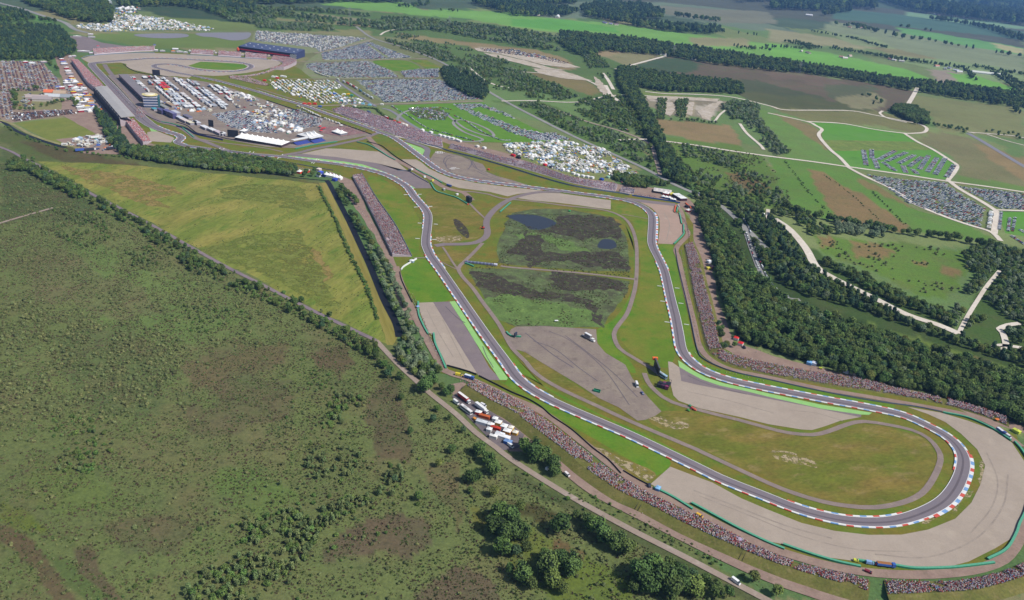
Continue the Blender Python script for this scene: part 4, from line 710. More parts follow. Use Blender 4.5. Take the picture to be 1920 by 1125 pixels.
lf_dark = leafmat('leaves_dark', '3f562a', '728a4a', .32); lf_mid = leafmat('leaves_mid', '4a6630', '829c50', .3); lf_pale = leafmat('leaves_pale', '64785a', '9aaa82')
lf_birch = leafmat('leaves_birch', '5a6a40', '8a9a62'); lf_con = leafmat('needles', '35503a', '557050', .2); lf_heath = leafmat('leaves_scrub', '5f6a40', '8f9562', .35)
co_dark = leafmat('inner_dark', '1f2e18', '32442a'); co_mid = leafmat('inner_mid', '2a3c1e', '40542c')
def lobes(R, Hh, n, seed, base=.35, squash=.8):
    r = random.Random(seed); out = [(0, 0, Hh * (base + (1 - base) * .5), R * .72, R * .72, Hh * (1 - base) * .5)]
    for k in range(n):
        a = 6.283 * k / n + r.uniform(-.5, .5); d = R * r.uniform(.35, .62); q = R * r.uniform(.34, .52); out.append((d * math.cos(a), d * math.sin(a), Hh * r.uniform(base + .12, .86), q, q * r.uniform(.8, 1.1), q * squash * r.uniform(.8, 1.15)))
    return out
TREE = {}     # kind -> list of (crown mesh, trunk mesh, height)
def mk(kind, n, R, Hh, nf, fs, mats, bark, nl=6, base=.3, squash=.85, tr=.22, alt=()):
    TREE[kind] = []
    for i in range(n):
        sd = hash((len(TREE), i)) % 999 + 3 * i; rr = R * (0.88 + .24 * ((i * 37) % 10) / 10)
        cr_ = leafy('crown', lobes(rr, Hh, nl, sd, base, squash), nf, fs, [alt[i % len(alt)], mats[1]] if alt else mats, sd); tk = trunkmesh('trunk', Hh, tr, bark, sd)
        TREE[kind].append((cr_, tk, Hh))
lf_olive = leafmat('leaves_olive', '55652e', '88954e', .25); lf_cool = leafmat('leaves_cool', '3a5534', '64805a', .2)
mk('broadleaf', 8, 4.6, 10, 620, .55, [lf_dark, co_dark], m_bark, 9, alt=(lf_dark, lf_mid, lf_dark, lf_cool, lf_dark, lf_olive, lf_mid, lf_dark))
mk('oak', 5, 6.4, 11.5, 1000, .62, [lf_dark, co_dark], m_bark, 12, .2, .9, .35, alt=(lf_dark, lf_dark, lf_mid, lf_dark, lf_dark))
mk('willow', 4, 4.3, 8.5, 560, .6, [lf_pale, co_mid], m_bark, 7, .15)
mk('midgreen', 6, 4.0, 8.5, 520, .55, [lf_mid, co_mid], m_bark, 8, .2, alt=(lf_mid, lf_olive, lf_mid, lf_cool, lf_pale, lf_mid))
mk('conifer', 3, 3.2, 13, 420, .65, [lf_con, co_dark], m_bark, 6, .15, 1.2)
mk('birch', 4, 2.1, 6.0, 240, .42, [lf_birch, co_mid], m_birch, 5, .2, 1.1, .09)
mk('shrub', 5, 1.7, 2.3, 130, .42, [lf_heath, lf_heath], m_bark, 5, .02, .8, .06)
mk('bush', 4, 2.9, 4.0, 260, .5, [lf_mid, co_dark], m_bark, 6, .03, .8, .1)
TUFT = []
for i in range(5):
    r = random.Random(i); mb = MB()
    for k in range(22):
        a = r.uniform(0, 6.28); d = r.uniform(0, .8); x, y = d * math.cos(a), d * math.sin(a); h = r.uniform(.25, .75); w = r.uniform(.15, .35); b = r.uniform(0, 6.28); cx, cy = math.cos(b) * w, math.sin(b) * w
        mb.add([(x - cx, y - cy, -.1), (x + cx, y + cy, -.1), (x + cx * .5 + r.uniform(-.2, .2), y + cy * .5, h), (x - cx * .6, y - cy * .6 + r.uniform(-.2, .2), h * .9)], [(0, 1, 2, 3)])
    TUFT.append(mb)
m_tuft = [leafmat('heath_tufts', '5a6040', '80845a', .3), leafmat('heather', '625646', '84765c', .25), leafmat('green_tufts', '566c3c', '7c9054', .3)]
TUFT = [TUFT[i % 5].mesh('tuft', [m_tuft[i % 3]]) for i in range(6)]
GNC = {}
def variants(key, meshes):
    if key in GNC: return GNC[key]
    c = bpy.data.collections.new('variants_' + key)
    for i, me in enumerate(meshes): o = bpy.data.objects.new('%s_%02d' % (key, i), me); c.objects.link(o)
    GNC[key] = c; return c
GROUPS = {}
def gn_group(coll):
    if coll.name in GROUPS: return GROUPS[coll.name]
    g = bpy.data.node_groups.new('scatter_' + coll.name, 'GeometryNodeTree')
    g.interface.new_socket('Geometry', in_out='INPUT', socket_type='NodeSocketGeometry'); g.interface.new_socket('Geometry', in_out='OUTPUT', socket_type='NodeSocketGeometry')
    N = g.nodes; Lk = g.links.new; gi = N.new('NodeGroupInput'); go = N.new('NodeGroupOutput'); ip = N.new('GeometryNodeInstanceOnPoints'); ci = N.new('GeometryNodeCollectionInfo')
    ci.inputs['Collection'].default_value = coll; ci.inputs['Separate Children'].default_value = True; ci.inputs['Reset Children'].default_value = True
    def na(nm, ty):
        a = N.new('GeometryNodeInputNamedAttribute'); a.data_type = ty; a.inputs['Name'].default_value = nm; return a.outputs['Attribute']
    cx = N.new('ShaderNodeCombineXYZ'); Lk(na('rot', 'FLOAT'), cx.inputs['Z'])
    er = N.new('FunctionNodeEulerToRotation'); Lk(cx.outputs[0], er.inputs[0])
    Lk(gi.outputs[0], ip.inputs['Points']); Lk(ci.outputs[0], ip.inputs['Instance']); ip.inputs['Pick Instance'].default_value = True
    Lk(na('idx', 'INT'), ip.inputs['Instance Index']); Lk(er.outputs[0], ip.inputs['Rotation']); Lk(na('scl', 'FLOAT'), ip.inputs['Scale']); Lk(ip.outputs[0], go.inputs[0])
    GROUPS[coll.name] = g; return g
def scatter_obj(name, pts, rot, scl, idx, coll, label, cat):
    me = bpy.data.meshes.new(name); me.vertices.add(len(pts)); me.vertices.foreach_set('co', np.asarray(pts, np.float32).ravel())
    for nm, ty, arr in (('rot', 'FLOAT', rot), ('scl', 'FLOAT', scl), ('idx', 'INT', idx)):
        a = me.attributes.new(nm, ty, 'POINT'); a.data.foreach_set('value', np.asarray(arr, np.int32 if ty == 'INT' else np.float32))
    me.update(); o = link(name, me, kind='stuff', label=label, category=cat)
    md = o.modifiers.new('scatter', 'NODES'); md.node_group = gn_group(coll); return o
def fill(s, spacing, seed=0, holes=None, thin=None, nx=None):
    """jittered points over a polygon given in photograph pixels; thin=(scale, share) leaves natural gaps"""
    g = G(P(s)) if isinstance(s, str) else s; lo, hi = g.min(0), g.max(0); r = np.random.default_rng(seed + 11)
    nx, ny = int((hi[0] - lo[0]) / spacing) + 2, int((hi[1] - lo[1]) / spacing) + 2
    if nx * ny > 4e6: raise ValueError('too many points ' + str(s)[:40])
    X, Y = np.meshgrid(np.arange(nx), np.arange(ny)); p = np.stack([lo[0] + (X.ravel() + r.uniform(-.45, .45, X.size) + .5 * (Y.ravel() % 2)) * spacing, lo[1] + (Y.ravel() + r.uniform(-.45, .45, X.size)) * spacing], 1)
    p = p[inside(p, g)]
    if thin is not None:
        v = vnoise(p[:, 0], p[:, 1], thin[0], seed + 5); p = p[v + r.uniform(-.06, .06, len(p)) < np.quantile(v, thin[1]) if len(p) else []]
    if holes:
        for h in holes: p = p[~inside(p, G(P(h)))]
    return p
def along(s, spacing, width, seed=0, gaps=0.0):
    g = smooth(G(P(s)), 8); n = max(2, int(length(g) / spacing)); q = resample(g, n); nn = normals(q); r = np.random.default_rng(seed + 3)
    rows = max(1, int(width / spacing)); out = []
    for k in range(rows):
        off = 0 if rows == 1 else (k / (rows - 1) - .5) * width
        out.append(q + nn * (off + r.uniform(-.4, .4, n) * spacing)[:, None] + r.uniform(-.35, .35, (n, 2)) * spacing)
    o = np.vstack(out); return o[r.uniform(0, 1, len(o)) >= gaps]
TREES = []   # (x, y, scale, kind, zone phrase)
def plant(pts, kind, zone, s0=.8, s1=1.2, seed=0):
    r = np.random.default_rng(seed + 77); kinds = kind if isinstance(kind, (list, tuple)) else [kind]
    for x, y in pts: TREES.append((float(x), float(y), float(r.uniform(s0, s1)), kinds[int(r.integers(len(kinds)))], zone))
W1 = "1303,388 1345,398 1372,440 1400,500 1440,545 1502,578 1565,600 1620,620 1715,652 1815,680 1930,715 2150,800 2150,905 1930,806 1850,772 1750,742 1650,722 1560,698 1450,660 1392,640 1362,600 1350,540 1340,500 1325,460 1312,420"
plant(fill(W1, 5.6, 1), ['broadleaf', 'broadleaf', 'midgreen', 'oak'], 'in the dark wood behind the right hand bank', .55, 1.2, 1)
W2 = "1362,400 1440,412 1462,425 1500,480 1540,520 1600,550 1660,580 1740,620 1800,640 1930,668 2100,715 2100,750 1930,692 1815,655 1690,610 1600,578 1520,558 1470,535 1430,500 1400,450"
plant(fill(W2, 5.6, 2), ['broadleaf', 'midgreen', 'midgreen', 'conifer'], 'in the wood beyond the lane lined with vehicles', .45, 1.1, 2)
plant(fill("1462,432 1500,455 1540,485 1600,512 1690,555 1760,585 1800,605 1800,622 1760,602 1700,580 1640,552 1570,512 1530,490 1500,455", 6, 3, None, (40, .9)), ['midgreen', 'broadleaf'], 'between the sandy ride and the rough clearing', .7, 1.05, 3)
plant(fill("1455,395 1520,410 1560,440 1520,443 1500,425 1460,405", 7, 4, None, (30, .8)), ['midgreen', 'broadleaf'], 'at the top left corner of the rough clearing', .7, 1.1, 4)
plant(fill("1560,420 1660,430 1660,448 1570,440", 7, 5, None, (30, .85)), 'willow', 'on the upper edge of the rough clearing', .8, 1.1, 5)
plant(fill("1800,480 1850,455 1930,480 1930,650 1885,640 1860,600 1800,622 1770,600 1800,560 1830,520", 6.5, 6, ["1850,545 1880,505 1885,510 1855,550"], (60, .86)), ['midgreen', 'broadleaf', 'willow'], 'in the scrub wood at the right edge', .65, 1.05, 6)
plant(along("1470,392 1500,402 1565,418 1600,424 1640,430 1700,441 1735,443 1787,451 1840,462 1900,478 1940,490", 9, 14, 7, .05), ['oak', 'broadleaf'], 'in the hedgerow above the rough clearing', .8, 1.15, 7)
plant(fill("1158,128 1182,150 1205,190 1225,230 1240,260 1262,298 1290,325 1288,345 1262,345 1240,330 1226,300 1212,262 1200,225 1178,190 1160,160", 6.5, 8), ['oak', 'broadleaf', 'conifer'], 'in the dark belt of tall trees running down the middle', .95, 1.3, 8)
plant(fill("1285,345 1300,360 1360,375 1440,390 1452,405 1400,402 1345,392 1305,378", 6.5, 108), ['broadleaf', 'midgreen'], 'in the wood above the roadside vehicles', .8, 1.1, 108)
plant(fill("1160,127 1210,135 1285,147 1372,155 1390,165 1395,178 1310,174 1235,172 1185,162", 9, 9), ['conifer', 'broadleaf', 'oak'], 'in the dark wood on the edge of the heath', .95, 1.3, 9)
plant(fill("1050,62 1135,70 1185,75 1260,87 1335,97 1435,112 1565,132 1640,145 1710,155 1790,162 1930,182 1930,206 1815,189 1727,174 1690,169 1615,154 1515,139 1440,134 1335,121 1262,108 1185,101 1135,97 1100,107 1072,101 1050,82", 14, 10), ['conifer', 'broadleaf', 'oak'], 'in the long dark belt across the heath', 1.2, 1.7, 10)
plant(fill("720,75 800,86 870,110 960,150 1000,170 960,172 905,165 850,128 790,103 740,88", 8.5, 11, None, (45, .75)), ['midgreen', 'bush', 'willow', 'midgreen'], 'in the scrub wood beside the main road', .6, 1.15, 11)
plant(fill("826,132 850,131 900,150 919,172 908,187 880,182 838,160", 5.5, 12), ['midgreen', 'conifer'], 'in the dense plantation above the kart field', .9, 1.15, 12)
plant(fill("730,60 800,72 905,98 985,130 1010,148 960,150 880,108 800,82 740,70", 9, 13, None, (60, .5)), ['midgreen', 'willow', 'bush'], 'in the scattered scrub beyond the main road', .55, 1.05, 13)
plant(fill("960,140 1040,158 1085,182 1060,188 1000,186 960,172", 7, 14, None, (40, .75)), ['bush', 'midgreen'], 'in the thicket beside the sandy track', .7, 1.1, 14)
plant(fill("1090,188 1150,178 1185,192 1205,232 1218,258 1190,254 1130,236 1070,205", 7, 15, None, (40, .78)), ['midgreen', 'bush', 'midgreen'], 'in the thicket between track and dark belt', .6, 1.1, 15)
plant(fill("972,198 1010,192 1100,230 1160,252 1205,270 1222,300 1228,322 1150,282 1050,238", 6.5, 16, None, (36, .7)), ['midgreen', 'bush', 'willow'], 'in the scrub between the two roads', .5, 1.0, 16)
plant(fill("1110,96 1090,105 1100,125 1150,165 1150,130 1130,112", 11, 17, None, (60, .7)), ['midgreen'], 'in the scrub left of the heath', .8, 1.1, 17)
plant(fill("480,12 580,18 700,32 800,40 900,50 1000,62 1060,75 1080,100 1000,92 900,74 800,56 740,60 700,54 560,42 480,44", 15, 18, ["520,18 705,34 705,42 560,30", "520,32 640,43 640,47 520,37"], (140, .8)), ['broadleaf', 'midgreen', 'willow'], 'in the wood beyond the car parks', 1.2, 1.7, 18)
plant(fill("480,42 560,46 620,50 632,60 600,60 520,56 480,52", 11, 118, None, (80, .85)), ['willow', 'midgreen'], 'in the scrub above the far car park', .9, 1.3, 118)
plant(fill("1240,265 1330,282 1400,300 1450,345 1480,388 1400,378 1310,352 1275,310", 9, 19, None, (45, .42)), ['midgreen', 'bush', 'willow'], 'in the rough scrub right of the dark belt', .7, 1.1, 19)
plant(fill("1352,200 1372,190 1402,190 1425,202 1420,220 1445,250 1482,288 1455,292 1425,262 1395,232 1370,222", 7.5, 20, ["1385,230 1432,281 1425,284 1380,236"], (40, .8)), ['willow', 'midgreen'], 'in the strip of willows beside the sandy hollow', .8, 1.15, 20)
plant(along("1205,185 1210,205 1222,222 1300,228 1340,232", 7, 7, 21, .1), ['midgreen'], 'in the hedge round the sandy hollow', .7, 1.0, 21)
plant(fill("1232,185 1250,187 1245,225 1232,222", 7, 22), 'midgreen', 'in the green strip of the sandy hollow', .6, .9, 22)
plant(fill("1265,190 1290,188 1285,222 1268,220", 7, 23), 'midgreen', 'in the green strip of the sandy hollow', .6, .9, 23)
plant(fill("1670,203 1690,200 1715,204 1738,218 1741,236 1718,234 1690,222 1672,212", 8, 24), 'oak', 'in the round clump beside the oval field', .9, 1.2, 24)
for k, s in enumerate(["1752,236 1780,240 1808,246", "1855,248 1875,254", "1812,250 1820,252", "1895,252 1920,262"]): plant(along(s, 8, 16, 25 + k), 'midgreen', 'in the small clumps by the right hand canal', .8, 1.1, 25 + k)
plant(fill("178,207 196,218 226,252 250,285 262,298 225,292 205,270 190,240", 5.5, 30), ['broadleaf', 'midgreen', 'conifer'], 'in the dark block behind the covered grandstand', .8, 1.05, 30)
plant(fill("245,279 340,283 400,289 480,299 530,309 556,316 556,331 480,326 400,320 300,307 250,298", 5.2, 31), ['broadleaf', 'midgreen'], 'in the tree row between meadow and track', .75, 1.0, 31)
plant(np.vstack([G([[x, y]]) for x, y in [(575, 326), (590, 324), (586, 331), (570, 332), (598, 332)]]), 'broadleaf', 'among the white tents at the end of the tree row', .7, .9, 32)
for k, (s, w, z) in enumerate([("633,352 640,362 648,372", 12, 'in the first clump beside the canal'), ("650,372 656,380 660,385", 14, 'in the first clump beside the canal'), ("660,405 668,420 678,435 690,450 700,462", 9, 'in the second clump beside the canal'), ("698,470 712,492 724,520 738,548 748,570 757,592", 11, 'in the tree row between canal and service road'), ("757,590 766,615 770,640 765,660 775,690", 17, 'in the tree row between canal and service road'), ("775,670 790,690 805,705", 20, 'in the clump where the canal ends')]):
    plant(along(s, 5.2, w, 40 + k), ['willow', 'midgreen', 'willow'] if k > 2 else 'broadleaf', z, .62, .95, 40 + k)
plant(along("597,350 612,380 628,412 640,440 655,475 672,508 690,545 700,575 708,600", 2.8, 5, 50), 'bush', 'in the dark hedge down the meadow', .5, .8, 50)
plant(along("698,650 715,668 728,684 745,700 758,712", 6.5, 14, 51), 'broadleaf', 'on the left of the sandy lane above its bend', .65, .95, 51)
plant(fill("-60,52 60,50 112,55 143,84 143,98 118,112 -60,114", 8, 52), ['broadleaf', 'conifer'], 'in the square wood at the left edge', .9, 1.25, 52)
plant(fill("-60,18 30,20 60,30 55,42 -60,44", 12, 53), ['broadleaf', 'conifer'], 'in the small wood above the square one', .9, 1.3, 53)
plant(along("60,36 100,42", 9, 12, 54), 'oak', 'in the hedge beside the main road', .8, 1.1, 54)
plant(fill("38,0 110,2 200,4 212,25 210,42 185,45 150,42 100,26 60,12", 13, 55), ['broadleaf', 'conifer', 'oak'], 'in the wood beside the top left road', 1.3, 1.8, 55)
plant(fill("215,-5 480,-5 480,22 440,35 400,28 372,18 330,12 225,15", 17, 56), ['conifer', 'broadleaf'], 'in the far forest at the top left', 1.5, 2.2, 56)
plant(fill("395,20 480,14 480,46 430,40", 12, 156, None, (90, .8)), ['willow', 'broadleaf'], 'in the pale wood at the top left', 1.1, 1.6, 156)
for k, (s, w, z) in enumerate([("92,118 100,125 108,132", 12, 'in the clump in the bike park'), ("22,172 30,185 28,200", 9, 'round the walled yard in the bike park'), ("30,172 60,168 75,171", 9, 'round the walled yard in the bike park'), ("28,206 60,208 70,205", 9, 'round the walled yard in the bike park'), ("80,200 110,193 140,188 145,200", 12, 'round the walled yard in the bike park'), ("0,235 60,262 110,280", 9, 'along the towpath at the left edge'), ("120,283 180,290 260,300", 5, 'along the ditch above the meadow')]):
    plant(along(s, 6.5, w, 60 + k, .12), ['broadleaf', 'midgreen'] if k < 5 else 'bush', z, .6, .95, 60 + k)
plant(along("637,203 700,204 712,212 728,222 745,230", 3.0, 4, 67), 'bush', 'in the tall hedge behind the long terrace', .8, 1.0, 67)
plant(np.vstack([fill("1150,325 1190,333 1250,344 1253,350 1200,346 1150,340", 5.5, 68), fill("1165,344 1210,346 1218,354 1180,352", 4.5, 69)]), ['broadleaf', 'midgreen'], 'in the dark clump behind the food stalls', .7, .95, 68)
# far belts and hedgerows
FAR = [("1087,18 1130,10 1210,14 1245,28 1240,36 1180,37 1165,43 1240,52 1300,55 1350,60 1335,66 1260,61 1180,49 1130,38 1095,32", 22, 'in the far wood above the green fields'), ("880,6 960,0 1080,-4 1080,9 960,11 958,28 935,24", 24, 'in the far wood at the top centre'), ("955,12 1012,16 1085,24 1060,32 960,31", 20, 'in the far wood at the top centre'),
       ("480,-4 600,-4 740,-6 755,7 640,5 560,9 480,9", 22, 'in the far wood at the top centre'), ("1640,0 1730,6 1800,20 1930,33 1930,50 1800,36 1700,20", 55, 'in the far blue forest at the top right'), ("1780,-8 1930,-20 1930,26 1820,12", 60, 'in the far blue forest at the top right'),
       ("1500,0 1640,14 1640,20 1510,8", 50, 'in the far blue forest at the top right'), ("1440,12 1540,8 1590,18 1592,25 1540,22 1450,20", 38, 'in the far dark belt at the top'), ("1380,0 1450,-6 1460,4 1390,6", 60, 'in the far dark belt at the top')]
for k, (s, sp, z) in enumerate(FAR): plant(fill(s, sp, 70 + k), ['conifer', 'broadleaf'], z, sp / 9, sp / 7, 70 + k)
FARL = [("1520,60 1560,67 1600,74 1640,86 1662,91", 14, 22, 'in the straight belt in the upper right fields', .05), ("1485,80 1500,84 1530,92", 13, 60, 'round the first farm in the fields', .1), ("1560,92 1600,98 1660,108 1690,114", 13, 45, 'round the second farm in the fields', .08), ("1690,113 1740,120 1790,127 1806,130", 13, 40, 'round the farms further right', .1), ("1806,130 1830,152", 12, 20, 'in the hedge right of the grey field', .1), ("1827,126 1870,134 1930,142", 13, 45, 'round the farms at the right edge', .1), ("1868,138 1900,158 1930,180", 12, 45, 'in the thick belt at the right edge', 0), ("1430,90 1500,92 1520,94", 13, 25, 'in the clump left of the farms', .2),
        ("1565,47 1610,55 1690,72 1740,78 1802,90 1872,102 1930,110", 24, 20, 'in the far row of single trees', .35), ("1600,47 1640,58", 16, 50, 'in the far row of single trees', .1), ("1690,52 1745,60", 26, 40, 'in the far hedge', .2), ("1750,37 1840,52 1915,75 1930,80", 30, 90, 'in the far belt at the right', .1), ("1265,30 1300,36 1350,42", 22, 50, 'in the far hedge above the green fields', .1), ("1235,47 1270,52 1330,54 1345,60", 14, 60, 'round the farm with the driveway', .1), ("1382,64 1425,68", 14, 12, 'in the row of single trees in the green field', .6), ("1380,90 1440,95", 13, 30, 'in the small clump in the green field', .15), ("755,14 790,10 794,5", 14, 40, 'in the hedge across the far green field', .1), ("820,20 855,23 870,25", 14, 20, 'as single trees in the far green field', .6),
        ("1540,30 1592,22", 40, 60, 'in the far dark belt at the top', .1), ("1270,160 1300,170", 10, 12, 'beside the heath', .3), ("1610,185 1620,178 1650,192 1640,198", 12, 8, 'as single bushes on the heath', .5), ("1845,195 1900,202 1905,225", 14, 10, 'as single trees at the right edge', .6)]
for k, (s, sp, w, z, gp) in enumerate(FARL): plant(along(s, sp, w, 90 + k, gp), ['oak', 'broadleaf', 'conifer'], z, .9 * sp / 13, 1.35 * sp / 13, 90 + k)
# trees that stand out one by one
ONE = [(1000, 862, 1.35, 'oak'), (985, 850, 1.1, 'oak'), (1018, 868, 1.15, 'oak'), (1035, 880, 1.0, 'oak'), (978, 838, .8, 'broadleaf'), (1040, 892, .8, 'oak'),
 (752, 752, .75, 'broadleaf'), (812, 792, .8, 'broadleaf'), (769, 813, .6, 'broadleaf'), (822, 876, .75, 'broadleaf'), (784, 939, .8, 'broadleaf'), (848, 850, .8, 'broadleaf'), (897, 853, 1.0, 'oak'), (887, 905, 1.0, 'oak'), (925, 890, 1.05, 'oak'), (913, 870, .9, 'oak'), (882, 925, .55, 'broadleaf'), (925, 932, .8, 'broadleaf'), (758, 868, .6, 'bush'), (733, 876, .7, 'bush'), (785, 862, .55, 'bush'), (820, 772, .65, 'broadleaf'), (843, 788, .6, 'broadleaf'), (868, 812, .7, 'broadleaf'),
 (836, 742, .75, 'broadleaf'), (795, 736, 1.15, 'oak'), (828, 732, .8, 'broadleaf'), (845, 738, .9, 'broadleaf'),
 (810, 720, .95, 'oak'), (795, 700, .9, 'oak'), (822, 700, .9, 'broadleaf'), (740, 905, .7, 'broadleaf'), (742, 893, .6, 'broadleaf'), (730, 870, .5, 'bush'),
 (1048, 1000, 1.15, 'oak'), (1080, 975, .7, 'broadleaf'), (1110, 1000, 1.0, 'oak'), (1130, 1015, 1.0, 'oak'), (1150, 1030, 1.0, 'oak'), (1172, 1040, .9, 'oak'), (1100, 985, .9, 'broadleaf'),
 (935, 975, 1.1, 'oak'), (960, 985, 1.0, 'oak'), (925, 1000, .95, 'oak'), (950, 1015, 1.15, 'oak'), (975, 1010, 1.0, 'oak'), (940, 1040, 1.0, 'oak'), (965, 1045, .9, 'broadleaf'), (985, 1035, .8, 'broadleaf'), (975, 960, .8, 'broadleaf'), (980, 1090, .9, 'oak'), (995, 1105, .8, 'broadleaf'), (955, 1075, .7, 'broadleaf'),
 (1025, 1075, 1.1, 'oak'), (1050, 1060, .95, 'oak'), (1070, 1075, 1.0, 'oak'), (1035, 1100, .9, 'oak'), (1055, 1115, .8, 'broadleaf'), (1020, 1050, .8, 'broadleaf'),
 (1176, 992, .45, 'bush'), (1252, 1062, .7, 'broadleaf'), (1200, 1085, 1.1, 'oak'), (1225, 1075, 1.0, 'oak'), (1240, 1100, 1.2, 'oak'), (1265, 1090, 1.0, 'oak'), (1280, 1110, 1.1, 'oak'), (1215, 1110, 1.1, 'oak'), (1300, 1115, 1.0, 'oak'), (1255, 1120, 1.1, 'oak'), (1320, 1100, .9, 'broadleaf'), (1340, 1120, .9, 'oak'), (1185, 1110, .8, 'broadleaf'), (1295, 1090, .9, 'broadleaf'),
 (1362, 1120, .8, 'broadleaf'), (1412, 1092, .8, 'broadleaf'), (1455, 1118, .8, 'broadleaf'), (1335, 1058, .45, 'bush'), (1040, 855, .5, 'bush'),
 (970, 882, .5, 'bush'), (990, 892, .5, 'bush'), (1050, 925, .4, 'bush'), (1280, 1040, .45, 'bush'), (1390, 1080, .4, 'bush')]
for x, y, s, k in ONE:
    g = G1(x, y); TREES.append((g[0], g[1], s * (1.12 if x > 900 and y > 930 else .95), k, 'one'))
# roadside trees down the lane, young wood on the heath
plant(along("44,302 60,316 85,330 100,340 120,350 135,358 160,370", 4.2, 17, 120, .05), ['broadleaf', 'bush', 'broadleaf'], 'in the hedge down the upper lane', .6, .95, 120)
plant(fill("15,308 45,306 45,322 18,324", 6, 121), 'broadleaf', 'in the hedge down the upper lane', .6, .9, 121)
plant(along("178,376 200,392 220,402 232,408 250,418 270,428 285,440", 3.6, 10, 122, .1), ['bush', 'broadleaf'], 'in the hedge down the upper lane', .45, .8, 122)
plant(along("290,440 320,462 345,478 370,500 400,512 425,520", 3.8, 18, 123, .15), ['bush', 'broadleaf', 'birch'], 'in the hedge down the middle of the lane', .5, .85, 123)
plant(along("440,535 480,548 520,560 560,582 600,600 640,622 680,645 705,662", 4, 20, 124, .12), ['bush', 'broadleaf', 'birch', 'bush'], 'in the hedge down the lower lane', .5, .85, 124)
plant(along("855,790 875,805 895,822 915,840 945,862 975,885 1010,905 1060,935 1110,962", 5, 4, 125, .62), ['bush'], 'in the low hedge beside the sandy lane', .4, .75, 125)
plant(along("1080,925 1140,955 1200,990 1280,1035 1350,1070 1420,1110", 4, 8, 126, .5), ['bush'], 'between the sandy lane and the footway', .3, .55, 126)
plant(along("1325,288 1365,308 1400,330 1432,362 1470,398", 6.5, 30, 140, .35), ['midgreen', 'bush'], 'in the rough scrub right of the dark belt', .6, 1.0, 140)
plant(along("1240,300 1270,340 1300,352 1360,370 1420,385", 6, 40, 141, .3), ['midgreen', 'broadleaf', 'bush'], 'in the rough scrub right of the dark belt', .6, 1.05, 141)
plant(along("1472,303 1500,340 1530,375 1560,405", 4, 3, 142, .3), 'bush', 'in the thin hedge beside the brown strips', .35, .6, 142); plant(along("1636,360 1660,385 1690,415 1718,436", 4, 3, 143, .3), 'bush', 'in the thin hedge across the brown strips', .35, .6, 143)
plant(along("1535,322 1590,360 1640,405 1670,430", 4, 3, 144, .5), 'bush', 'in the thin hedge between the brown strips', .3, .5, 144)
plant(fill("340,560 420,560 480,600 460,640 380,640 330,610", 5.5, 145, None, (18, .35)), ['bush', 'birch'], 'in the loose bushes on the upper heath', .35, .75, 145); plant(fill("110,790 200,780 215,850 190,905 110,905", 5, 146, None, (16, .4)), ['bush', 'birch'], 'in the loose bushes on the left of the heath', .35, .8, 146)
plant(fill("100,395 190,400 210,450 160,470 100,440", 5, 147, None, (18, .6)), ['bush', 'birch'], 'in the dark bushes left of the lane', .4, .85, 147); plant(fill("220,450 290,450 300,500 250,500", 5, 148, None, (18, .5)), ['bush', 'birch'], 'in the dark bushes left of the lane', .4, .8, 148)
YW = "330,1130 372,1085 420,1045 450,1010 462,985 500,965 540,955 570,962 610,950 650,935 690,928 700,945 660,965 625,985 600,1008 588,1035 560,1060 520,1090 495,1105 485,1130"
plant(fill(YW, 3.1, 130, None, (14, .78)), ['birch', 'birch', 'bush'], 'in the thicket of young birches on the heath', .28, 1.05, 130)
plant(along("300,1125 350,1070 400,1020 450,975 520,940 600,905 680,900 740,920 690,970 620,1020 560,1085 500,1125", 5, 34, 1130, .72), ['birch', 'bush'], 'on the fringe of the birch thicket', .25, .7, 1130)
plant(fill("500,770 620,700 700,740 720,860 640,900 540,860", 7, 1131, None, (16, .4)), ['bush', 'birch'], 'on the fringe of the birch thicket', .2, .6, 1131)
plant(fill("560,845 600,835 650,840 680,850 670,880 650,905 600,905 570,880", 4.2, 131, None, (18, .55)), 'birch', 'in the loose birches above the thicket', .5, .9, 131)
plant(fill("625,740 680,745 675,800 655,830 625,820 612,780", 4.2, 132, None, (14, .5)), ['birch', 'bush'], 'in the loose birches above the thicket', .5, .9, 132)
plant(fill("725,885 760,880 762,915 735,935 700,945", 4, 133, None, (14, .7)), 'birch', 'in the loose birches above the thicket', .6, 1.0, 133)
plant(fill("1340,620 1345,600 1362,640 1380,655 1352,655", 5, 134, None, (14, .4)), 'broadleaf', 'in the dark wood behind the right hand bank', .6, .8, 134)
for kd in ('broadleaf', 'oak', 'willow', 'midgreen', 'conifer', 'birch', 'bush', 'shrub'):
    ms = []
    for c_, t_, h_ in TREE[kd]:
        me = c_.copy(); me.name = 'tree'; bmv = [tuple(v.co) for v in c_.vertices] + [tuple(v.co) for v in t_.vertices]; o_ = len(c_.vertices)
        fs = [tuple(p.vertices) for p in c_.polygons] + [tuple(i + o_ for i in p.vertices) for p in t_.polygons]
        nm = bpy.data.meshes.new('tree_' + kd); nm.from_pydata(bmv, [], fs)
        for q in list(c_.materials) + list(t_.materials): nm.materials.append(q)
        nm.polygons.foreach_set('material_index', [p.material_index for p in c_.polygons] + [2] * len(t_.polygons)); nm.update(); ms.append(nm); bpy.data.meshes.remove(me)
    variants(kd, ms)
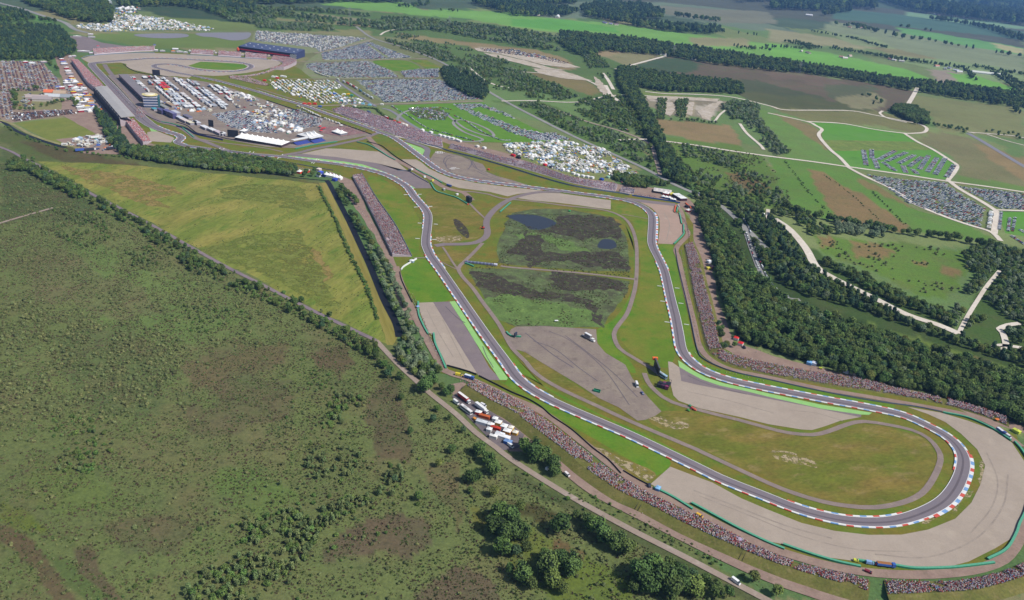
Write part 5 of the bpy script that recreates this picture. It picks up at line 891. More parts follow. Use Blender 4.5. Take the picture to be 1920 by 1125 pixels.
def clear_roads():
    global TREES
    p = np.array([[q[0], q[1]] for q in TREES]); bad = np.zeros(len(p), bool)
    for g, hw, nm in ROADS:
        mg = 2.6 if nm in ('sand_track', 'main_road') else .6
        lo, hi = g.min(0) - 20, g.max(0) + 20; c = np.nonzero(((p > lo) & (p < hi)).all(1) & ~bad)[0]
        if len(c) == 0: continue
        a, b = g[:-1], g[1:]; ab = b - a; l2 = (ab ** 2).sum(1) + 1e-9
        for ch in np.array_split(c, max(1, len(c) * len(a) // 2000000 + 1)):
            t = np.clip(((p[ch][:, None] - a) * ab).sum(2) / l2, 0, 1); d = np.linalg.norm(p[ch][:, None] - (a + t[..., None] * ab), axis=2).min(1); bad[ch[d < hw + mg]] = True
    TREES = [q for q, k in zip(TREES, bad) if not k]
clear_roads()
def size_px(x, y, h): return h / math.sqrt(x * x + y * y + H * H)
ADJ = {'oak': 'broad round topped oak', 'broadleaf': 'dark green broadleaf tree', 'willow': 'pale grey green willow', 'midgreen': 'mid green bushy tree', 'conifer': 'dark narrow conifer', 'birch': 'young thin birch', 'bush': 'low dark green bush', 'shrub': 'low heath shrub'}
def seen(x, y, pad=6):
    q = proj(np.array([[x, y]]))[0]; return -pad < q[0] < 1920 + pad and -pad < q[1] < 1125 + pad
order = sorted(range(len(TREES)), key=lambda i: -(size_px(TREES[i][0], TREES[i][1], TREES[i][2] * TREE[TREES[i][3]][0][2]) + (1 if TREES[i][4] == 'one' else 0)) if seen(TREES[i][0], TREES[i][1]) else 0)
pick = set(order[:300]); masses = {}
def cut(l): return ' '.join(l.split()[:16])
REF = {'in the dark wood behind the right hand bank': [(1345, 'beside the corner food tents'), (1400, 'above the steep end of the bank'), (1470, 'above the two red stalls'), (1560, 'behind the pale blue stall'), (1640, 'behind the bright red stall'), (1720, 'right of the bright red stall'), (1800, 'above the middle of the bank'), (1860, 'above the end of the bank'), (2500, 'at the right edge')],
 'on the long lower bank': [(930, 'above the lorries'), (990, 'beside the orange shelter'), (1050, 'around the blue shelter'), (1110, 'beside the dark clump of oaks'), (1170, 'opposite the pale scar'), (1230, 'above the first plank ramp'), (1300, 'below the corner of the gravel'), (1370, 'beside the white umbrella tent'), (1430, 'beside the second plank ramp'), (1520, 'below the third tyre wall'), (2500, 'at its lower end')],
 'on the bank in the bottom right corner': [(1700, 'beside the path'), (1760, 'left of the pale blue umbrella'), (1810, 'by the violet umbrella'), (1860, 'right of the violet umbrella'), (2500, 'at the edge of the picture')],
 'in the large car park below the white track': [(1680, 'in its narrow left end'), (1740, 'left of its middle'), (1800, 'right of its middle'), (2500, 'at its right end')],
 'on the campsite beside the long terrace': [(1000, 'at its left end'), (1060, 'left of its middle'), (1110, 'right of its middle'), (2500, 'at its right end')],
 'in the middle of the paddock': [(310, 'left part'), (350, 'centre'), (2500, 'right part')]}
def refine(z, x, y):
    if z not in REF: return z
    px_ = proj(np.array([[x, y]]))[0][0]
    for lim, w in REF[z]:
        if px_ < lim:
            if z.startswith('in the dark wood'): return 'in the dark wood ' + w
            if z.startswith('on the long lower'): return 'on the lower bank ' + w
            if z.startswith('on the bank in'): return 'on the corner bank ' + w
            return z + ' ' + w
    return z
ONE_AT = {}
def where_one(x, y):
    q = proj(np.array([[x, y]]))[0]; px_, py_ = q
    if 960 < px_ < 1050 and py_ < 900: return 'in the big clump beside the traders yard'
    if px_ > 1170 and py_ > 1060: return 'in the wood at the bottom edge below the sandy lane'
    if px_ > 1030 and 950 < py_ < 1050: return 'in the ridge of trees left of the sandy lane'
    if px_ > 1005 and py_ > 1045: return 'in the lower clump at the bottom edge'
    if px_ > 915 and py_ > 950: return 'in the tall clump at the bottom centre'
    if py_ < 760 and px_ > 780: return 'beside the sandy lane above the parked lorries'
    if px_ > 860: return 'in the group on the heath just left of the sandy lane'
    return 'alone on the open heath'
SZ = {k: np.quantile([q[2] for q in TREES if q[3] == k], (.33, .72)) for k in set(q[3] for q in TREES)}
for i, (x, y, s, k, z) in enumerate(TREES):
    v = i % len(TREE[k]); rz = (i * 2.399) % 6.283
    if i in pick:
        zone = where_one(x, y) if z == 'one' else refine(z, x, y); c_, t_, h_ = TREE[k][v]; lab_ = cut(('small ' if s < SZ[k][0] else 'tall ' if s > SZ[k][1] else '') + ADJ[k] + ' ' + zone)
        t = thing('tree' if k != 'bush' else 'bush', lab_, 'tree' if k != 'bush' else 'bush', (x, y, 0), rz, lab_)
        t.scale = (s, s, s)
        link('crown', c_, parent=t); link('trunk', t_, parent=t)
    else: masses.setdefault((k, z), []).append((x, y, s, rz, v))
for (k, z), it in masses.items():
    a = np.array(it); scatter_obj('woodland' if k not in ('bush', 'birch') else ('hedge' if k == 'bush' else 'thicket'), np.c_[a[:, 0], a[:, 1], np.zeros(len(a))], a[:, 3], a[:, 2], a[:, 4].astype(int), GNC[k], 'mass of %ss %s' % (ADJ[k], z), 'trees')
print('TREES', len(TREES), 'masses', len(masses))
# heath scrub: countless low shrubs and tufts
def scrub(name, s, sp, thin, key, meshes, s0, s1, seed, label, cat, holes=None):
    p = fill(s, sp, seed, holes, thin); q = proj(p); p = p[(q[:, 0] > -120) & (q[:, 0] < 2040) & (q[:, 1] < 1250)]
    if len(p) == 0: return
    r = np.random.default_rng(seed); c = variants(key, meshes)
    scatter_obj(name, np.c_[p, np.zeros(len(p))], r.uniform(0, 6.28, len(p)), s0 + (s1 - s0) * r.uniform(0, 1, len(p)) ** 2.2, r.integers(0, len(meshes), len(p)), c, label, cat); print(name, len(p))
HE = "-120,300 40,310 175,380 300,440 480,540 700,650 740,690 850,790 960,885 1180,1010 1400,1125 1400,1180 -160,1180"
SHM = [bpy.data.meshes.get(m.name) for m in GNC['shrub'].objects and [o.data for o in GNC['shrub'].objects]]
scrub('heath_scrub', HE, 5.0, (12, .38), 'shrub', [o.data for o in GNC['shrub'].objects], .22, 1.0, 1, 'low shrubs scattered over the heath', 'shrubs')
scrub('heath_scrub', "-120,590 60,560 160,590 230,600 300,625 350,640 345,680 300,740 250,790 140,800 -120,830", 3.4, (15, .72), 'shrub', [o.data for o in GNC['shrub'].objects], .4, 1.25, 2, 'thick low scrub on the left of the heath', 'shrubs')
scrub('heath_scrub', "-120,330 60,330 150,390 250,440 380,520 470,560 620,640 640,655 480,650 350,655 250,600 120,520 -120,500", 4.2, (17, .5), 'shrub', [o.data for o in GNC['shrub'].objects], .3, 1.1, 22, 'scrub on the heath beside the lane', 'shrubs')
scrub('heath_scrub', "100,760 200,790 210,850 180,900 110,900 90,820", 4.5, (15, .5), 'bush', [o.data for o in GNC['bush'].objects], .25, .7, 23, 'bushes on the lower left heath', 'shrubs')
scrub('heath_scrub', "560,660 600,680 640,740 660,800 640,830 600,760 560,700", 5, (15, .5), 'bush', [o.data for o in GNC['bush'].objects], .25, .6, 24, 'bushes down the middle of the heath', 'shrubs')
scrub('heath_tufts', HE, 1.9, (11, .75), 'tuft', TUFT, .35, 1.3, 3, 'tufts of heather and coarse grass', 'grass')
scrub('marsh_tufts', "948,400 1130,404 1178,450 1180,548 1125,612 967,612 890,532 876,504 935,490", 2.6, (14, .5), 'tuft', TUFT, .6, 1.6, 4, 'reeds and tufts of the infield marsh', 'reeds', ["950,404 1022,404 1043,420 1012,431 972,418", "1118,448 1156,448 1156,468 1118,468", "935,497 1185,522 1185,528 935,503"])
scrub('meadow_tufts', MEADOW, 4.2, (14, .35), 'green_tuft', [TUFT[2], TUFT[5], TUFT[0]], .4, 1.0, 5, 'coarse tufts in the golden meadow', 'grass')
scrub('bank_scrub', "1060,905 1210,975 1400,1070 1440,1105 1400,1090 1180,985 1060,925", 3.0, (14, .6), 'shrub', [o.data for o in GNC['shrub'].objects], .3, .7, 6, 'scrub between the sandy lane and the footway', 'shrubs')
scrub('rough_scrub', "1240,265 1330,275 1430,292 1470,340 1490,390 1400,380", 7, (25, .35), 'shrub', [o.data for o in GNC['shrub'].objects], .6, 1.3, 7, 'scrub in the rough fields on the right', 'shrubs')
scrub('clearing_scrub', "1530,450 1752,465 1835,490 1795,545 1722,550 1665,520 1560,480", 9, (25, .3), 'shrub', [o.data for o in GNC['shrub'].objects], .8, 1.6, 8, 'single shrubs in the rough clearing', 'shrubs')
# ---------------------------------------------------------------- small repeated things: people, cars, motorbikes, caravans, tents
def skin_person(name, joints, bones, radii, root=0):
    me = bpy.data.meshes.new(name); me.from_pydata(joints, bones, []); o = bpy.data.objects.new(name, me); COL.objects.link(o)
    md = o.modifiers.new('skin', 'SKIN'); md.use_smooth_shade = True
    if not me.skin_vertices: me.attributes.new('x', 'FLOAT', 'POINT')
    bpy.context.view_layer.objects.active = o; o.select_set(True)
    bpy.ops.object.mode_set(mode='EDIT'); bpy.ops.object.mode_set(mode='OBJECT')
    if not me.skin_vertices:
        bpy.ops.object.modifier_remove(modifier='skin'); bpy.ops.object.modifier_add(type='SKIN')
    for i, r in enumerate(radii): me.skin_vertices[0].data[i].radius = (r, r); me.skin_vertices[0].data[i].use_root = (i == root)
    dg = bpy.context.evaluated_depsgraph_get(); ev = o.evaluated_get(dg); out = bpy.data.meshes.new_from_object(ev); out.name = name
    bpy.data.objects.remove(o); bpy.data.meshes.remove(me); return out
stand_j = [(0, 0, .95), (0, 0, 1.25), (0, 0, 1.45), (0, .02, 1.62), (0, .02, 1.74), (.11, 0, .88), (.12, .02, .48), (.12, 0, .06), (.12, .12, .04), (-.11, 0, .88), (-.12, -.02, .48), (-.12, 0, .06), (-.12, .12, .04), (.2, 0, 1.4), (.26, .02, 1.12), (.24, .14, .92), (-.2, 0, 1.4), (-.26, .02, 1.12), (-.24, .14, .92)]
st_b = [(0, 1), (1, 2), (2, 3), (3, 4), (0, 5), (5, 6), (6, 7), (7, 8), (0, 9), (9, 10), (10, 11), (11, 12), (2, 13), (13, 14), (14, 15), (2, 16), (16, 17), (17, 18)]
st_r = [.16, .17, .1, .1, .09, .1, .075, .05, .04, .1, .075, .05, .04, .07, .055, .04, .07, .055, .04]
sit_j = [(0, 0, .25), (0, -.03, .55), (0, 0, .75), (0, .04, .93), (0, .05, 1.05), (.11, .05, .24), (.14, .42, .46), (.14, .5, .06), (.14, .6, .05), (-.11, .05, .24), (-.14, .42, .46), (-.14, .5, .06), (-.14, .6, .05), (.2, 0, .72), (.26, .12, .48), (.15, .34, .5), (-.2, 0, .72), (-.26, .12, .48), (-.15, .34, .5)]
m_skin = pmat('skin', 'f0bca4', .7, grain=.05); m_hair = pmat('hair', '7a6250', .8, grain=.1)
SHIRT = [('white', 'ffffff'), ('red', 'e04450'), ('navy blue', '48508c'), ('black', '3c383e'), ('pale pink', 'f4c4cc'), ('light blue', 'a8bcf0'), ('orange', 'f09448'), ('grey', 'c0b8c0'), ('cream', 'f8ecd8'), ('rose', 'd88890')]
PW = np.array([.27, .12, .05, .05, .15, .08, .03, .08, .10, .07])
PANTS = [pmat('jeans', '7c84ac', .9, grain=.1), pmat('dark_trousers', '5c545c', .9, grain=.1), pmat('khaki_shorts', 'c8b498', .9, grain=.1)]
PEOPLE = {'person': []}
for pose, (j, nm) in enumerate(((sit_j, 'sitting'), (stand_j, 'standing'))):
    base = skin_person('person', j, st_b, st_r)
    head = j[3][2] - .09; shz = j[0][2] + (0.02 if pose else .02)
    for k, (cn, cx) in enumerate(SHIRT):
        me = base.copy(); me.materials.clear()
        for q in (pmat('shirt_' + cn.replace(' ', '_'), cx, .9, grain=.08), PANTS[k % 3], m_skin, m_hair): me.materials.append(q)
        for p in me.polygons:
            c = p.center
            if c.z > head: mi = 3 if (c.y < j[3][1] or c.z > head + .16) else 2
            elif abs(c.x) > .235 and c.z < j[13][2] - .2: mi = 2
            elif pose and c.z < .9 or (not pose and (c.y > .16 and c.z < .52 or c.z < .24)): mi = 1
            else: mi = 0
            p.material_index = mi
        me.name = 'person'; PEOPLE['person'].append((me, '%s person in a %s top' % (nm, cn)))
def carmesh(name, L_, Wd, h, cab, paint, van=False):
    mb = MB(); a, b = -L_ / 2, L_ / 2; w = Wd / 2
    mb.box(a, b, -w, w, .28, h * .56 if not van else h * .5, 0, .06, .04)
    c0, c1 = cab; z0 = h * .56 if not van else h * .5
    mb.add([(a + c0 * L_, -w * .93, z0), (a + c1 * L_, -w * .93, z0), (a + c1 * L_, w * .93, z0), (a + c0 * L_, w * .93, z0), (a + (c0 + .1) * L_, -w * .78, h - .04), (a + (c1 - (.05 if van else .12)) * L_, -w * .78, h - .04), (a + (c1 - (.05 if van else .12)) * L_, w * .78, h - .04), (a + (c0 + .1) * L_, w * .78, h - .04)],
           [(0, 1, 5, 4), (1, 2, 6, 5), (2, 3, 7, 6), (3, 0, 4, 7)], 1)
    mb.box(a + (c0 + .1) * L_, a + (c1 - (.05 if van else .12)) * L_, -w * .78, w * .78, h - .05, h, 0)
    for x in (a + L_ * .18, b - L_ * .2):
        for y in (-w + .02, w - .02): mb.cyl(x, .32, y - .1, y + .1, .32, None, 8, 2, 'y')
    return mb.mesh(name, [paint, m_glass, m_tyre])
m_glass = pmat('dark_glass', '39424c', .15, .6, grain=.02); m_tyre = pmat('tyre', '2c2a2c', .9, grain=.05)
CARC = [('white', 'ffffff'), ('silver', 'dcdfe4'), ('black', '3c3e46'), ('dark blue', '46568a'), ('grey', 'a0a4ac'), ('red', 'c83c40'), ('light blue', 'a8c0e0'), ('white', 'f4f4f4'), ('silver', 'e4e6ea'), ('black', '44464e')]
CARS = []
for k, (cn, cx) in enumerate(CARC):
    p = pmat('car_paint_' + cn.replace(' ', '_') + str(k), cx, .3, .5, grain=.02)
    CARS.append((carmesh('parked_car', (4.4, 4.2, 4.6, 4.5, 4.0)[k % 5], 1.78, (1.45, 1.5, 1.42)[k % 3], (.2, .9) if k % 2 else (.24, .98), p), cn + (' saloon car' if k % 2 else ' hatchback car')))
CARS.append((carmesh('parked_car', 5.2, 1.95, 2.1, (.1, .99), MAT['car_paint_white0'], True), 'white van')); CARS.append((carmesh('parked_car', 4.8, 1.9, 1.8, (.14, .99), MAT['car_paint_silver1'], True), 'silver people carrier'))
BIKES = []
for k, (cn, cx) in enumerate([('black', '7a5e58'), ('red', 'c05048'), ('blue', '74708c'), ('silver', 'c8b0a4')]):
    mb = MB(); p = pmat('bike_paint_' + cn, cx, .35, .5)
    for x in (-.72, .72): mb.cyl(x, .31, -.07, .07, .31, None, 10, 1, 'y')
    mb.ball(.18, 0, .82, .36, .2, .2, 7, 4, 0); mb.box(-.85, -.05, -.13, .13, .68, .84, 1, .05, .03); mb.box(-.3, .35, -.17, .17, .28, .66, 2); mb.ball(.62, 0, .85, .22, .24, .3, 7, 4, 0); mb.box(.42, .5, -.36, .36, 1.0, 1.05, 1)
    BIKES.append((mb.mesh('motorbike', [p, m_tyre, m_glass]), cn + ' motorbike'))
m_cara = pmat('caravan_white', 'f4f2ec', .5, .4, grain=.06); m_cream = pmat('caravan_cream', 'e4ddc8', .5, .4, grain=.06)
CAMP = []
for k in range(4):
    L_ = (6.2, 5.4, 7.0, 5.8)[k]; mb = MB(); q = m_cara if k % 2 == 0 else m_cream
    mb.box(-L_ / 2, L_ / 2, -1.12, 1.12, .45, 2.62, 0, .16, .06); mb.box(-L_ * .3, L_ * .28, -1.17, 1.17, 1.45, 2.0, 1); mb.box(-L_ * .2, L_ * .1, -.4, .4, 2.6, 2.78, 0)
    for y in (-1.08, 1.08): mb.cyl(-.3, .33, y - .1, y + .1, .33, None, 8, 2, 'y')
    if k > 1: mb.box(L_ / 2 - .1, L_ / 2 + 1.2, -1.0, 1.0, .4, 1.7, 0, .1); mb.box(L_ / 2 + .1, L_ / 2 + .9, -.96, .96, 1.3, 1.95, 1, .15); mb.box(-1.5, 1.8, -3.6, -1.2, 2.3, 2.38, 3)
    CAMP.append((mb.mesh('caravan', [q, m_glass, m_tyre, pmat('awning', 'c8ccd4', .8)]), ('white caravan', 'cream caravan', 'white motorhome with awning out', 'cream motorhome with awning out')[k]))
TENTS = []
for k, (cn, cx) in enumerate([('white', 'f2f2f0'), ('white', 'eceaea'), ('blue', '4a6ab8'), ('green', '4c7a68'), ('pale blue', 'a8bcd0'), ('orange', 'd87a40'), ('grey', 'a8aaa8'), ('yellow', 'd8c868')]):
    mb = MB(); q = pmat('tent_' + cn.replace(' ', '_') + str(k), cx, .8, .1, grain=.06)
    if k in (0, 1, 4):   # frame tent with straight walls and a pitched top
        w, l, hh = (3, 3, 2) if k != 4 else (2.2, 3, 1.8); v = [(-w, -l, 0), (w, -l, 0), (w, l, 0), (-w, l, 0), (-w, -l, hh), (w, -l, hh), (w, l, hh), (-w, l, hh), (0, 0, hh + 2.0)]
        mb.add(v, [(0, 1, 5, 4), (1, 2, 6, 5), (2, 3, 7, 6), (3, 0, 4, 7), (4, 5, 8), (5, 6, 8), (6, 7, 8), (7, 4, 8)], 0)
    else:                # low dome
        n = 10; v = []
        for zz, rr in ((0, 1.8), (.7, 1.62), (1.2, 1.05), (1.45, .35)):
            for a in range(n): v.append((rr * 1.15 * math.cos(a * 6.283 / n), rr * math.sin(a * 6.283 / n), zz))
        mb.add(v, [(r * n + a, r * n + (a + 1) % n, (r + 1) * n + (a + 1) % n, (r + 1) * n + a) for r in range(3) for a in range(n)] + [tuple(range(3 * n, 4 * n))], 0)
        mb.box(1.5, 2.3, -.7, .7, 0, .9, 0, .2, .3)
    TENTS.append((mb.mesh('tent', [q]), ('%s pitched frame tent' if k in (0, 1, 4) else '%s dome tent') % cn))
SMALL = {'person': PEOPLE['person'], 'parked_car': CARS, 'motorbike': BIKES, 'caravan': CAMP, 'tent': TENTS}
CATS = {'person': 'person', 'parked_car': 'car', 'motorbike': 'motorbike', 'caravan': 'caravan', 'tent': 'camping tent'}
HT = {'person': 1.7, 'parked_car': 1.5, 'motorbike': 1.2, 'caravan': 2.6, 'tent': 2.2}
IT = []   # kind, x, y, z, rz, scale, variant, zone
def rowfill(s, d, gap, step, prob, kinds, zone, seed=0, wob=.12, nose=True, pair=0.0, holes=None, thin=None, sc=1.0):
    """rows of parked things over a pixel polygon; d = two pixels giving the direction of the rows"""
    g = G(P(s)); dd = G(d); u = dd[1] - dd[0]; u /= np.linalg.norm(u); n = np.array([-u[1], u[0]]); c = g.mean(0); r = np.random.default_rng(seed + 500)
    R = max(np.linalg.norm(g - c, axis=1)) + gap; rows = int(R * 2 / gap) + 1; cols = int(R * 2 / step) + 1
    names = [k for k, w in kinds]; ws = np.array([w for k, w in kinds], float); ws /= ws.sum(); pts, rz = [], []
    for i in range(rows):
        off = -R + i * gap + (pair if i % 2 else -pair)
        t = -R + np.arange(cols) * step + r.uniform(-.5, .5) * step; t = t + r.normal(0, step * .06, cols)
        p = c + np.outer(t, u) + n * off + r.normal(0, gap * .04, (cols, 1)) * n
        keep = r.uniform(0, 1, cols) < prob; pts.append(p[keep])
    p = np.vstack(pts); p = p[inside(p, g)]
    if thin: v = vnoise(p[:, 0], p[:, 1], thin[0], seed); p = p[v < np.quantile(v, thin[1])] if len(p) else p
    for h in holes or []: p = p[~inside(p, G(P(h)))]
    a0 = math.atan2(n[1], n[0]) if nose else math.atan2(u[1], u[0])
    for x, y in p:
        k = names[int(r.choice(len(names), p=ws))]; a = a0 + r.normal(0, wob) + (math.pi if r.uniform() < .5 else 0)
        IT.append((k, float(x), float(y), 0.03, a, sc * float(r.uniform(.95, 1.05)), int(r.integers(len(SMALL[k]))), zone))
def heap(s, sp, kinds, zone, seed=0, thin=None, align=None, sc=1.0, z=0.03, holes=None):
    p = fill(s, sp, seed + 300, holes, thin); r = np.random.default_rng(seed + 900); names = [k for k, w in kinds]; ws = np.array([w for k, w in kinds], float); ws /= ws.sum(); a0 = None
    if align: dd = G(align); u = dd[1] - dd[0]; a0 = math.atan2(u[1], u[0])
    for x, y in p:
        k = names[int(r.choice(len(names), p=ws))]; a = r.uniform(0, 6.28) if a0 is None else a0 + r.normal(0, .2) + (1.57 if r.uniform() < .3 else 0)
        IT.append((k, float(x), float(y), z, a, sc * float(r.uniform(.9, 1.12)), int(r.integers(len(SMALL[k]))), zone))
def line(s, step, kinds, zone, seed=0, side=0.0, prob=.9, turn=0.0):
    g = smooth(G(P(s)), 4); n = max(2, int(length(g) / step)); q = resample(g, n); nn = normals(q); q = q + nn * side; r = np.random.default_rng(seed + 40); names = [k for k, w in kinds]; ws = np.array([w for k, w in kinds], float); ws /= ws.sum()
    for (x, y), m_ in zip(q, nn):
        if r.uniform() > prob: continue
        k = names[int(r.choice(len(names), p=ws))]; IT.append((k, float(x), float(y), .5, math.atan2(-m_[0], m_[1]) + turn + r.normal(0, .08), float(r.uniform(.95, 1.05)), int(r.integers(len(SMALL[k]))), zone))
CAR = [('parked_car', 1)]; BIKE = [('motorbike', 1)]; CV = [('caravan', 5), ('tent', 2), ('parked_car', 2)]; CT = [('caravan', 3), ('tent', 4), ('parked_car', 3)]
BK = [('motorbike', 9), ('parked_car', 1)]
rowfill("0,114 80,115 92,132 105,145 114,170 0,171", [(45, 118), (62, 168)], 6.4, 1.4, .8, BK, 'in the bike park at the left edge', 1, pair=.5, sc=1.25)
rowfill("0,172 20,172 24,205 22,226 0,218", [(2, 180), (8, 220)], 6.4, 1.4, .8, BK, 'in the bike park at the left edge', 2, sc=1.25)
rowfill("22,212 130,206 144,213 24,229", [(25, 220), (130, 210)], 3.4, 1.25, .85, BK, 'in the bike park above the mown field', 3, sc=1.25)
rowfill("480,58 555,63 688,72 640,88 598,98 592,90 478,76", [(490, 60), (680, 74)], 6.6, 2.7, .85, [('parked_car', 8), ('caravan', 1)], 'in the car park behind the dark grandstand', 4)
rowfill("602,100 640,92 692,79 772,108 690,111 606,112", [(640, 92), (700, 112)], 6.6, 2.7, .85, CAR, 'in the car park right of the dark grandstand', 5, holes=["688,84 693,83 730,108 724,109"])
rowfill("576,119 690,115 700,118 732,133 748,145 640,146 608,140 574,128", [(580, 118), (640, 146)], 7.6, 2.7, .85, CAR, 'in the upper middle car park', 6)
rowfill("750,134 775,131 822,129 822,145 760,145", [(750, 134), (790, 146)], 6, 2.6, .9, CAR, 'in the upper middle car park near the plantation', 7)
rowfill("668,151 740,149 822,149 850,160 902,186 800,190 722,192 700,176", [(668, 152), (740, 190)], 6.8, 2.7, .85, CAR, 'in the lower middle car park', 8, holes=["690,156 705,156 703,159 692,159"])
rowfill("506,151 620,151 640,163 618,170 650,182 640,190 618,196 600,195 560,182 510,166", [(510, 152), (560, 190)], 9.0, 7.4, .85, [('caravan', 4), ('tent', 3)], 'in the caravan field beside the upper track', 9, wob=.3, nose=False, sc=1.0)
heap("642,197 625,190 632,180 665,182 690,192", 6, [('parked_car', 3), ('tent', 1)], 'in the yard below the caravan field', 10, align=[(620, 190), (690, 192)])
heap("765,203 785,201 820,203 842,213 835,225 810,226 785,222 768,212", 3.0, BK, 'in the round bike park inside the kart track', 11, sc=1.2)
for k, s in enumerate(["735,200 765,218 800,240 840,252 878,262 900,268", "842,213 870,226 900,246 935,262 955,264", "795,205 820,202 845,206"]): line(s, 5.2, CAR, 'along the edge of the kart track', 20 + k)
rowfill("846,196 905,195 955,215 1000,245 1050,262 1000,262 960,250 940,240 900,222", [(850, 196), (950, 260)], 6.2, 2.6, .86, CAR, 'on the green field right of the kart track', 12, holes=["880,205 900,200 1010,240 990,246"])
rowfill("985,252 1040,249 1070,262 1000,264", [(990, 252), (1040, 262)], 6.2, 2.7, .9, CAR, 'on the green field beside the main road', 13)
heap("945,269 1060,265 1130,279 1196,324 1165,342 1140,326 1050,322 990,298 950,285", 5.4, [('caravan', 4), ('tent', 6), ('parked_car', 5)], 'on the campsite beside the long terrace', 14, (14, .85), align=[(960, 270), (1100, 330)])
heap("210,28 235,27 300,34 400,54 398,58 300,56 190,60 145,52 150,46 200,44", 8.5, [('caravan', 5), ('tent', 5), ('parked_car', 2)], 'on the far campsite at the top left', 15, (30, .8), sc=1.2)
heap("220,14 262,14 262,24 215,26", 9, [('parked_car', 2), ('tent', 2)], 'on the far campsite at the top left', 16, (30, .7), sc=1.4)
RW = [[(1618, 282), (1623, 311)], [(1633, 281), (1634, 298)], [(1638, 298), (1645, 317)], [(1677, 283), (1645, 300)], [(1698, 286), (1660, 303)], [(1713, 291), (1683, 307)], [(1727, 295), (1702, 313)], [(1740, 292), (1722, 318), ], [(1756, 296), (1737, 323)], [(1771, 297), (1752, 328)], [(1788, 309), (1773, 333)], [(1655, 305), (1680, 322)], [(1692, 311), (1698, 325)], [(1710, 318), (1720, 328)]]
for k, (a, b) in enumerate(RW):
    g = G([a, b]); u = g[1] - g[0]; L_ = np.linalg.norm(u); u /= L_; n = np.array([-u[1], u[0]]); r = np.random.default_rng(k); fat = 1
    for rr in range(2 * fat if fat > 1 else 2):
        for j in range(int(L_ / 2.7)):
            if r.uniform() < .93: p = g[0] + u * j * 2.7 + n * (rr * 5.0 - 2.5 * fat + 1); IT.append(('parked_car', p[0], p[1], .04, math.atan2(n[1], n[0]) + r.normal(0, .07), 1.0, int(r.integers(len(CARS))), 'in the curved rows on the bright green field'))
rowfill("1622,327 1690,337 1770,343 1798,362 1848,392 1838,428 1780,408 1700,380 1660,350", [(1640, 330), (1830, 422)], 8.6, 2.6, .88, CAR, 'in the large car park below the white track', 18)
rowfill("1798,350 1925,364 1925,394 1872,391 1840,372", [(1800, 352), (1900, 392)], 8.2, 2.6, .88, CAR, 'in the car park at the right edge', 19)
for k, (a, b) in enumerate([[(1877, 399), (1873, 431)], [(1893, 409), (1890, 434)], [(1903, 409), (1898, 434)], [(1912, 432), (1925, 440)], [(1896, 443), (1925, 462)], [(1858, 397), (1853, 430)]]):
    line('%g,%g %g,%g %g,%g' % (*a, (a[0] + b[0]) / 2, (a[1] + b[1]) / 2, *b), 2.7, CAR if k < 5 else [('caravan', 3), ('tent', 2)], 'in the short rows at the right edge', 60 + k, turn=1.57)
line("1355,372 1375,392 1398,425 1412,470 1432,518 1452,545 1472,558", 5.4, CAR, 'along the lane between the woods', 70, 3.2, .9); line("1404,440 1416,478 1436,522", 5.4, CAR, 'along the lane between the woods', 71, -3.4, .8)
line("1262,343 1300,362 1345,382", 12, CAR, 'on the roadside above the food stalls', 72, 5, .7)
line("1380,385 1400,392 1420,400", 5, CAR, 'at the edge of the wood', 73, 0, .8); line("1420,395 1436,404", 4, CAR, 'at the edge of the wood', 74, 0, .8)
heap("900,91 960,93 1040,110 1065,118 1060,121 1000,108 905,96", 7, BK, 'on the far pale ground above the scrub', 75, sc=2.2)
rowfill("395,214 460,206 505,228 520,250 470,248 430,238", [(400, 215), (470, 248)], 6, 2.6, .9, CAR, 'in the paddock car park on the left', 80)
rowfill("520,208 560,205 605,226 600,236 560,244 535,240", [(530, 215), (600, 230)], 8, 2.6, .9, CAR, 'in the paddock car park on the right', 81, nose=True)
line("590,135 600,140 620,146", 6, [('caravan', 1)], 'beside the access road', 82, 0, .8)
